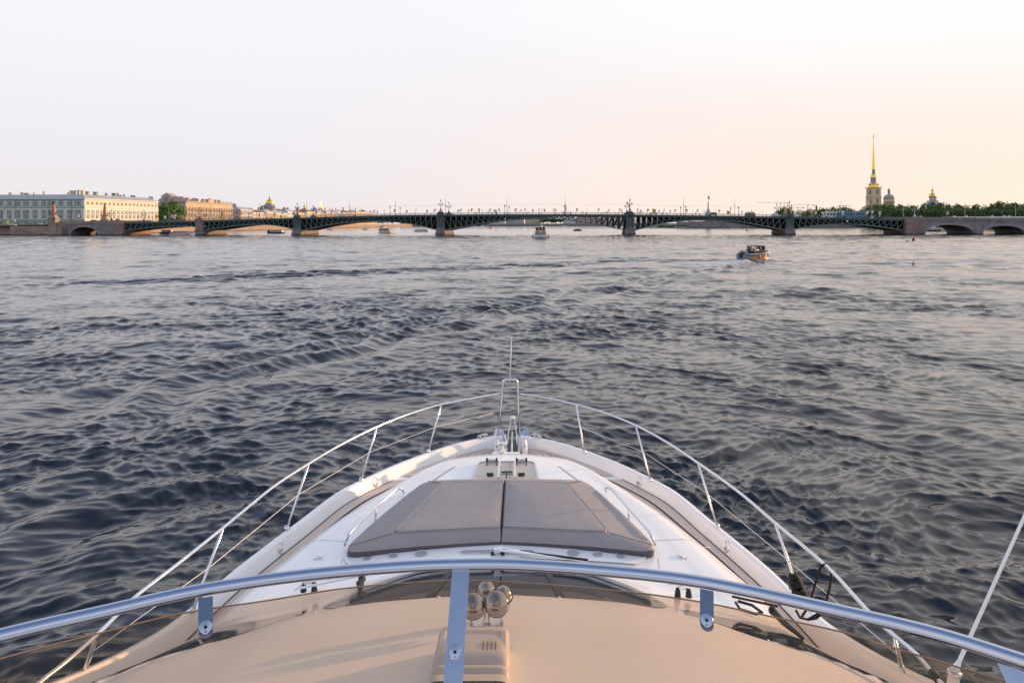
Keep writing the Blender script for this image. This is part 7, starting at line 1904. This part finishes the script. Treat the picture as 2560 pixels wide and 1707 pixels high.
def boat(name, px, py, rz, label, cat, L, B, H, parts, m1='boat_white', m2='boat_navy', Y=None, group=None, **hk):
    """parts: (part name, kind, x, y, z, dx, dy, dz, material)"""
    p = at_z(px, py, 0) if Y is None else at_y(px, py, Y)
    t = empty(name, (p.x, p.y, 0), rz, label, cat, group)
    o = hull_mesh(L, B, H, **hk).build('hull', [m1, m2], t); sharp(o, 35)
    for q in parts:
        nm, kind, x, y, z, dx, dy, dz_, m = q[:9]
        mb = MB()
        if kind == 'box': mb.box((x, y, z + dz_ / 2), (dx, dy, dz_), top=q[9] if len(q) > 9 else None); mb.build(nm, m, t, bevel=min(dx, dy, dz_) * .12)
        elif kind == 'win':    # band of windows on both sides of a cabin
            n = q[9]
            for s in (-1, 1):
                for i in range(n):
                    mb = MB(); mb.box((x - dx / 2 + dx * (i + .5) / n, y + s * (dy / 2 + .012), z + dz_ / 2), (dx / n * .8, .03, dz_)); mb.build(nm, m, t)
        elif kind == 'end': mb.box((x, y, z + dz_ / 2), (.04, dy, dz_)); mb.build(nm, m, t)
        elif kind == 'mast': mb.smooth = True; mb.tube([(x, y, z), (x + dx, y + dy, z + dz_)], q[9] if len(q) > 9 else .03, 6); mb.build(nm, m, t)
        elif kind == 'rail':
            for s in (-1, 1):
                mb.smooth = True; mb.tube([(x - dx / 2, s * dy / 2, z), (x + dx / 2, s * dy / 2, z)], .03, 5)
            n = max(2, int(dx / 1.2))
            for i in range(n + 1):
                for s in (-1, 1): mb.tube([(x - dx / 2 + dx * i / n, s * dy / 2, z - dz_), (x - dx / 2 + dx * i / n, s * dy / 2, z)], .025, 4)
            mb.build(nm, m, t)
    return t
# 1 cabin cruiser near the landing steps
boat('cabin_cruiser', 120, 586.5, 0.05, 'white cabin cruiser moored by the granite steps at the far left', 'boat', 8.4, 2.6, .9, [('cabin', 'box', -.4, 0, .85, 3.6, 2.0, .85, 'boat_white', (.75, .8)), ('window', 'win', -.3, 0, 1.05, 3.0, 1.75, .35, 'window_dark', 3), ('flybridge', 'box', -.8, 0, 1.7, 2.2, 1.6, .4, 'boat_white', (.9, .8)), ('rail', 'rail', 1.8, 0, 1.5, 3, 1.8, .5, 'steel')], m2='boat_navy')
# 2,3 excursion boats
boat('excursion_boat', 418, 585.3, .02, 'low blue and white excursion boat behind the red striped one, left lattice span', 'excursion boat', 7.5, 2.8, .75, [('canopy', 'box', 0, 0, 1.6, 5.4, 2.4, .2, 'boat_white'), ('window', 'win', 0, 0, .95, 5.2, 2.3, .6, 'window_dark', 6), ('saloon', 'box', 0, 0, .75, 5.3, 2.25, .9, 'boat_white')], m1='boat_navy', m2='boat_navy')
boat('excursion_boat', 457, 589.3, .02, 'white excursion boat with red and blue stripes under the left lattice span', 'excursion boat', 11.5, 3.0, .85, [('saloon', 'box', -.6, 0, .7, 7.4, 2.3, .85, 'boat_cream'), ('window', 'win', -.6, 0, .95, 7.2, 2.32, .5, 'window_dark', 8), ('canopy', 'box', -.6, 0, 1.5, 7.8, 2.5, .16, 'boat_white'), ('red_stripe', 'box', -.9, 0, .34, 9.4, 3.10, .34, 'boat_red'), ('seat_row', 'box', 3.6, 0, .7, 1.4, 2.0, .5, 'seat_orange'), ('ensign', 'mast', -4.8, 0, .8, 0, 0, 1.6, 'flag_pole')], m2='boat_navy')
for x, l in ((441, 'passenger in pale clothes on the blue and white excursion boat'), (449, 'passenger on the red striped excursion boat, rear one'), (472, 'passenger on the red striped excursion boat, front one')):
    p = at_z(x, 588, 0); person((p.x, p.y + .3, .55), 2, 1, l, .85)
for o_ in [o for o in bpy.data.objects if o.name.startswith('excursion_boat')]: o_.scale = (1.08, 1.0, 1.45)
# 4 low river bus
boat('river_bus', 690, 583.8, math.pi, 'low white river bus with a dark stern under the second span', 'river boat', 10.5, 3.2, .7, [('saloon', 'box', -.4, 0, .7, 7.4, 2.8, 1.3, 'boat_white'), ('roof', 'box', 0, 0, 2.0, 8.8, 3.0, .14, 'boat_white'), ('window', 'win', -.6, 0, 1.05, 6.6, 2.8, .6, 'window_dark', 7), ('stern_cabin', 'box', 4.0, 0, .7, 1.6, 2.84, 1.34, 'boat_dark'), ('stern_rail', 'rail', 4.2, 0, 1.5, 1.4, 2.6, .7, 'steel')], m1='boat_dark', m2='boat_white')
# 5, 6 distant cruisers
for x, y, lab in ((825, 575.6, 'tiny white cruiser beyond the left side of the third span'), (913, 575, 'small white cabin boat just left of the two-deck ferry')):
    boat('cabin_cruiser', x, y, math.pi + .4, lab, 'boat', 5.5 if x < 850 else 6.2, 2.3, .9, [('cabin', 'box', 0, 0, .85, 3.0, 1.9, 1.1, 'boat_cream', (.8, .85)), ('window', 'win', 0, 0, 1.15, 2.6, 1.8, .45, 'window_dark', 3), ('mast', 'mast', -.3, 0, 1.9, 0, 0, 1.3, 'flag_pole')], m2='boat_dark')
# 7 two-deck ferry seen from astern
boat('two_deck_ferry', 965, 583.3, 2.35, 'two-deck white river ferry with a dark bow passing under the third span', 'ferry', 15, 4.6, 1.35, [('lower_cabin', 'box', -.6, 0, 1.3, 11, 4.0, 1.7, 'boat_cream'), ('window', 'win', -.6, 0, 1.7, 10.4, 4.0, .75, 'window_dark', 9), ('upper_deck', 'box', -.6, 0, 3.0, 12, 4.4, .15, 'boat_white'), ('wheelhouse', 'box', 2.8, 0, 3.1, 3.2, 3.0, 1.6, 'boat_white'), ('wheelhouse_window', 'win', 2.8, 0, 3.6, 2.8, 3.0, .7, 'window_dark', 3), ('awning', 'box', -2.6, 0, 4.75, 8.4, 4.0, .12, 'boat_cream'), ('awning_post', 'rail', -2.6, 0, 4.75, 8.0, 3.9, 1.6, 'boat_white'), ('deck_rail', 'rail', -.6, 0, 3.95, 11.6, 4.3, .8, 'steel'), ('stern_wall', 'end', -6.15, 0, 1.4, 0, 3.9, 1.6, 'boat_cream'), ('stripe', 'box', -.4, 0, .25, 13.6, 4.3, .2, 'boat_orange')], m1='boat_white', m2='boat_dark')
# 8 long low tour boat
boat('tour_boat', 1054, 579.8, 3.0, 'low glass-roofed tour boat left of the second iron pier', 'tour boat', 11.5, 3.4, .75, [('saloon', 'box', -1.2, 0, .7, 7.2, 2.8, .9, 'boat_cream'), ('window', 'win', -1.2, 0, .9, 7.0, 2.8, .5, 'window_dark', 7), ('roof', 'box', -1.2, 0, 1.6, 7.6, 3.0, .12, 'boat_white'), ('foredeck_seats', 'box', 3.6, 0, .75, 2.2, 2.2, .7, 'boat_dark'), ('mast', 'mast', 1.5, 0, 1.6, 0, 0, 1.2, 'flag_pole')], m2='boat_dark')
# distant small craft
for x, y, L, m, lab in ((1005, 569.3, 4.5, 'boat_cream', 'tiny cream launch beyond the right side of the third span'), (1188, 567.6, 9, 'boat_white', 'tiny pale boat at the far bank, left part of the central span'), (1207, 566, 8, 'boat_white', 'tiny pale boat at the far bank beside the orange boat'), (1227, 571.2, 8.5, 'boat_orange', 'orange sunlit launch with people under the central span'), (1411, 566.8, 9, 'boat_white', 'tiny white boat at the far bank right of the working boat')):
    boat('launch', x, y, .6 if m == 'boat_orange' else .1, lab, 'boat', L, 2.4, .8, [('cabin', 'box', -.3, 0, .75, L * .4, 1.9, 1.5 if m == 'boat_orange' else 1.0, 'boat_wood' if m == 'boat_orange' else 'boat_white', (.8, .8)), ('mast', 'mast', 0, 0, 1.6, 0, 0, 1.8, 'flag_pole')], m1=m, m2='boat_wood' if m == 'boat_orange' else 'boat_grey')
# 12 low brown boat
boat('covered_launch', 1444, 577.5, 3.1, 'low brown covered launch under the right half of the central span', 'boat', 7.0, 2.4, .7, [('canopy', 'box', 0, 0, 1.25, 4.6, 2.0, .35, 'boat_wood', (.9, .8)), ('saloon', 'box', 0, 0, .65, 4.4, 1.8, .6, 'boat_dark')], m1='boat_wood', m2='boat_wood')
# 13, 14 long pontoon ships by the fortress
for x, y, lab, L in ((1702, 570.4, 'long low white excursion ship left of the fortress wall', 16), (1838, 570.2, 'long low white ship moored at the fortress wall', 13.5)):
    boat('river_ship', x, y, .02, lab, 'ship', L, 3.6, .8, [('saloon', 'box', 0, 0, .8, L * .8, 3.0, 1.0, 'boat_white'), ('window', 'win', 0, 0, 1.0, L * .78, 3.0, .6, 'window_dark', 9), ('roof', 'box', 0, 0, 1.8, L * .84, 3.2, .15, 'boat_grey')], m1='boat_grey', m2='boat_dark')
boat('river_ship', 2332, 578.6, .03, 'white passenger ship seen through the first stone arch on the right', 'ship', 13, 3.6, .9, [('saloon', 'box', 0, 0, .9, 9.6, 3.0, 1.2, 'boat_white'), ('window', 'win', 0, 0, 1.15, 9.2, 3.0, .65, 'window_dark', 8), ('upper_deck', 'box', -1.6, 0, 2.1, 5, 2.6, .9, 'boat_white'), ('roof', 'box', -.4, 0, 3.0, 7.6, 3.1, .12, 'boat_white')], m1='boat_dark', m2='boat_dark')

# ---- working boat in mid river, seen from astern
def workboat():
    p = at_z(1351, 595.5, 0); t = empty('working_boat', (p.x, p.y, 0), R(88), 'white working boat with two orange-backed seats at its stern, in mid river seen from astern', 'boat')
    o = hull_mesh(11, 5.4, 1.0, bow=.45).build('hull', ['boat_white', 'boat_dark'], t); sharp(o, 35)
    def b(nm, c, d, m, **k): mb = MB(); mb.box(c, d, top=k.get('top')); return mb.build(nm, m, t, bevel=k.get('bv', .03))
    b('transom_board', (-5.45, 0, .80), (.14, 4.9, .62), 'boat_white')
    mb = MB(); 
    mb.text('HEBCK 07', .42, lambda x, y, z: (-5.54 - z, -x, .64 + y)); mb.build('stern_lettering', 'boat_navy', t)
    mb = MB(); mb.smooth = True; mb.tube([(-5.4, -2.5, .35), (-5.6, 0, .35), (-5.4, 2.5, .35)], .16, 8); mb.build('stern_fender', 'boat_dark', t)
    for s in (-1, 1):
        for i in range(3):
            mb = MB(); mb.smooth = True; M = Matrix.Rotation(R(90), 3, 'X'); c = (-4.6 + i * 1.7, s * 2.72, .75); ring = [(c[0] + .34 * math.cos(a), c[1], c[2] + .34 * math.sin(a)) for a in [2 * math.pi * k / 12 for k in range(12)]]; mb.tube(ring, .13, 7, closed=True); mb.build('tyre_fender', 'tyre', t)
    b('lower_cabin', (.4, 0, 1.7), (5.4, 3.9, 1.5), 'boat_white', top=(.96, .9)); b('wheelhouse', (1.4, 0, 3.05), (3.2, 3.3, 1.5), 'boat_white', top=(.94, .92)); b('cabin_side', (-1.6, -1.9, 1.75), (2.6, .2, 1.4), 'boat_white'); b('cabin_side', (-1.6, 1.9, 1.75), (2.6, .2, 1.4), 'boat_white')
    b('upper_canopy', (-.6, 0, 3.98), (6.0, 3.9, .16), 'boat_white')
    for y in (-1.15, 0, 1.15):
        b('wheelhouse_window', (-.22, y, 3.15), (.04, .85, 1.0), 'window_dark')
    for s in (-1, 1):
        for x in (-3.4, -.6): mb = MB(); mb.smooth = True; mb.tube([(x, s * 1.75, 1.0), (x, s * 1.75, 3.95)], .05, 6); mb.build('canopy_post', 'boat_white', t)
        b('seat_back', (-2.9, s * .95, 2.25), (.18, 1.25, .45), 'seat_orange', bv=.06); b('seat', (-2.6, s * .95, 1.95), (.6, 1.25, .16), 'seat_orange')
        b('wheelhouse_side_window', (1.4, s * 1.63, 3.15), (2.4, .04, .7), 'window_dark')
    b('stern_bulkhead', (-2.35, 0, 1.45), (.12, 3.3, 1.0), 'boat_grey'); b('engine_hatch', (-3.9, 0, 1.15), (1.5, 1.8, .5), 'boat_grey')
    mb = MB(); 
    for s in (-1, 1):
        for i in range(5): mb.smooth = True; mb.tube([(-5.2 + i * .7, s * 2.3, 1.0), (-5.2 + i * .7, s * 2.3, 1.95)], .03, 5)
        mb.tube([(-5.2, s * 2.3, 1.95), (-2.4, s * 2.3, 1.95)], .03, 5)
    mb.tube([(-5.2, -2.3, 1.95), (-5.2, 2.3, 1.95)], .03, 5); mb.tube([(-5.2, -2.3, 1.5), (-5.2, 2.3, 1.5)], .025, 5); mb.build('stern_railing', 'boat_white', t)
    for x, y, h in ((.8, -.8, 1.3), (.8, 0, 1.8), (.8, .9, 1.0)): mb = MB(); mb.smooth = True; mb.tube([(x, y, 4.05), (x, y, 4.05 + h * .6)], .03, 6); mb.build('antenna', 'boat_white', t)
    mb = MB(); mb.smooth = True; mb.lathe([(.3, 0), (.34, .1), (.3, .24), (.001, .26)], (.6, -.4, 4.1), 12); mb.build('radar_dome', 'boat_white', t)
    for y, k, l in ((1.9, 0, 'deckhand in dark clothes at the right side of the working boat stern'), (-.9, 1, 'person in navy at the stern bench of the working boat, left seat'), (.7, 0, 'person in black at the stern bench of the working boat, right seat')):
        person((p.x - y * 0 + (y * -1) * -1, p.y - 2.6 if abs(y) > 1.5 else p.y - 1.9, 1.05 if abs(y) > 1.5 else 1.35), k, 0, l, .95)
workboat()
bpy.data.objects['working_boat'].scale = (1.15, 1.15, 1.12)

# ---- patrol boat with an inflatable collar and a cabin
def patrol():
    p = at_z(1888, 648, 0); ang = R(28); t = empty('patrol_boat', (p.x, p.y, .05), ang, 'small patrol boat with dark cabin and orange-lit hull, speeding right in mid river', 'boat')
    L, B = 5.9, 2.15
    o = hull_mesh(L, B, .72, bow=.5, sheer=.55).build('hull', ['boat_grey_sunlit', 'boat_grey_sunlit'], t); sharp(o, 35)  # grey hull, orange sunlight put into its colour
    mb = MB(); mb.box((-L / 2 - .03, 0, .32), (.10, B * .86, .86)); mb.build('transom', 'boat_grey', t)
    mb = MB(); mb.box((-2.35, -1.0, .42), (1.1, .10, .62)); mb.build('quarter_shade', 'boat_grey', t, bevel=.03)  # grey patch carrying the painted shade of the stern quarter
    mb = MB(); mb.smooth = True; C = []
    for i in range(25):
        a = i / 24; 
        if a < .4: C.append((-L / 2 + .2 + a / .4 * L * .5, -B / 2, .74 + .05 * a)) 
        elif a > .6: C.append((-L / 2 + .2 + (1 - a) / .4 * L * .5, B / 2, .74 + .05 * (1 - a)))
        else:
            th = (a - .4) / .2 * math.pi; C.append((.15 + L * .46 * math.sin(th) ** .8, -B / 2 * math.cos(th), .77 + .38 * math.sin(th)))
    mb.tube(C, .165, 10); mb.build('fender_collar', 'boat_grey', t)
    def b(nm, c, d, m, **k): mb = MB(); mb.box(c, d, top=k.get('top')); return mb.build(nm, m, t, bevel=k.get('bv', .04))
    # cabin as posts and panels so that the openings are open
    b('cabin_roof', (.25, 0, 2.02), (2.3, 1.75, .10), 'boat_navy', bv=.04)
    for x in (-.82, .0, 1.22):
        for s in (-1, 1): b('cabin_post', (x, s * .78, 1.40), (.11, .09, 1.2), 'boat_navy', bv=.01)
    for s in (-1, 1): b('cabin_side_panel', (.25, s * .79, .95), (2.1, .07, .42), 'boat_navy')
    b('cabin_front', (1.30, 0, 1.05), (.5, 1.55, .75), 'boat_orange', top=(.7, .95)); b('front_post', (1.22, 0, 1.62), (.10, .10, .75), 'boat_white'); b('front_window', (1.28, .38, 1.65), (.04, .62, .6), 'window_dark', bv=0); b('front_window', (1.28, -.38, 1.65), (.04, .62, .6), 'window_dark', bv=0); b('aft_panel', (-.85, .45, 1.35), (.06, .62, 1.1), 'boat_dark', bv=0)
    b('engine_box', (-2.35, -.1, 1.0), (.75, .85, .55), 'boat_grey', bv=.12)
    b('outboard_motor', (-3.05, 0, .75), (.45, .5, .9), 'boat_dark', bv=.1)
    for s in (-1, 1):
        mb = MB(); mb.smooth = True; mb.tube([(1.5, s * .9, 1.25), (2.3, s * .6, 1.5), (2.75, 0, 1.55)], .025, 6); mb.tube([(2.3, s * .6, 1.0), (2.3, s * .6, 1.5)], .02, 5); mb.build('bow_handrail', 'steel', t)
        mb = MB(); mb.smooth = True; mb.tube([(-1.2, s * .95, .95), (-1.2, s * .95, 1.35), (-.2, s * .95, 1.4)], .025, 5); mb.build('side_handrail', 'steel', t)
    for x, y, h in ((.2, .3, .5), (-.4, -.4, .8), (.8, 0, .35)): mb = MB(); mb.smooth = True; mb.tube([(x, y, 2.05), (x, y, 2.05 + h)], .02, 5); mb.build('antenna', 'steel', t)
    b('roof_light_bar', (.5, 0, 2.12), (.18, 1.2, .1), 'boat_white')
    for x, z in ((-.3, .42), (1.7, .62)): mb = MB(); mb.smooth = True; mb.lathe([(.02, .35), (.11, .28), (.12, 0), (.11, -.28), (.02, -.35)], (x, -1.14 if x < 1 else -.98, z), 8); mb.build('side_fender', 'boat_grey', t)
    mb = MB(); mb.smooth = True; mb.tube([(-3.0, -.5, .9), (-3.3, -.5, 1.6)], .02, 5); mb.build('flag_staff', 'flag_pole', t)
    mb = MB(); mb.grid(lambda u, v: (-3.28 - u * .12, -.5 + .06 * math.sin(u * 1.4), 1.58 - v * .12 - u * .10), range(5), range(4)); mb.m = [3 - 3 * (i // 4 > 0) if False else (0 if i // 4 == 0 else 1 if i // 4 == 1 else 2) for i in range(len(mb.f))]; mb.build('ensign', ['flag_white', 'boat_navy', 'flag_red'], t)
    for lx, ly, k, l in ((-.25, .15, 0, 'person in black inside the open cabin of the patrol boat'), (-1.35, .35, 1, 'person in navy sitting aft in the patrol boat'), (-1.75, -.35, 0, 'person in dark clothes nearest the stern of the patrol boat'), (.5, -.3, 0, 'person at the helm of the patrol boat')):
        w = Matrix.Rotation(ang, 3, 'Z') @ Vector((lx, ly, 0)); person((p.x + w.x, p.y + w.y, .38 if lx < -1 else .30), k, ang - R(90), l, .80 if lx < -1 else .90)
patrol()

def buoy(px, py, h, r, name, lab):
    p = at_z(px, py, 0); t = empty(name, (p.x, p.y, 0), 0, lab, 'buoy', 'river buoys'); mb = MB(); mb.smooth = True; mb.lathe([(r, -.3), (r, h * .62), (r * .85, h * .68), (r * .45, h * .72), (r * .45, h * .92), (r * .3, h), (.001, h)], n=16); sharp(mb.build('body', 'buoy_red', t), 40)
    mb = MB(); mb.smooth = True; mb.lathe([(r * .15, h), (r * .2, h * 1.06), (.001, h * 1.1)], n=8); mb.build('top_light', 'boat_white', t)
buoy(2284, 601.5, 1.15, .40, 'river_buoy', 'dark red can buoy before the stone arches on the right'); buoy(1867, 577, 1.6, .6, 'river_buoy', 'small dark red buoy under the right part of the fifth span'); buoy(1629, 571.2, 1.6, .6, 'river_buoy', 'tiny reddish buoy under the left part of the fifth span')
p = at_z(2283, 661, 0); mb = MB(); mb.smooth = True; mb.tube([(0, 0, -.2), (0, 0, .28), (.03, 0, .55)], [.09, .07, .03], 8); mb.tube([(0, 0, .02), (.22, 0, .02)], .04, 6); o = mb.build('spar_buoy', 'boat_navy', loc=p); tag(o, 'tiny dark blue spar marker floating at the right, nearer than the red buoy', 'buoy')
p = at_z(2268, 603.5, 0); mb = MB(); mb.smooth = True; mb.tube([(-.5, 0, .02), (0, .05, .14), (.5, 0, .03)], [.08, .16, .06], 8); o = mb.build('drifting_log', 'boat_dark', loc=p); tag(o, 'dark drifting log just left of the red can buoy', 'log')
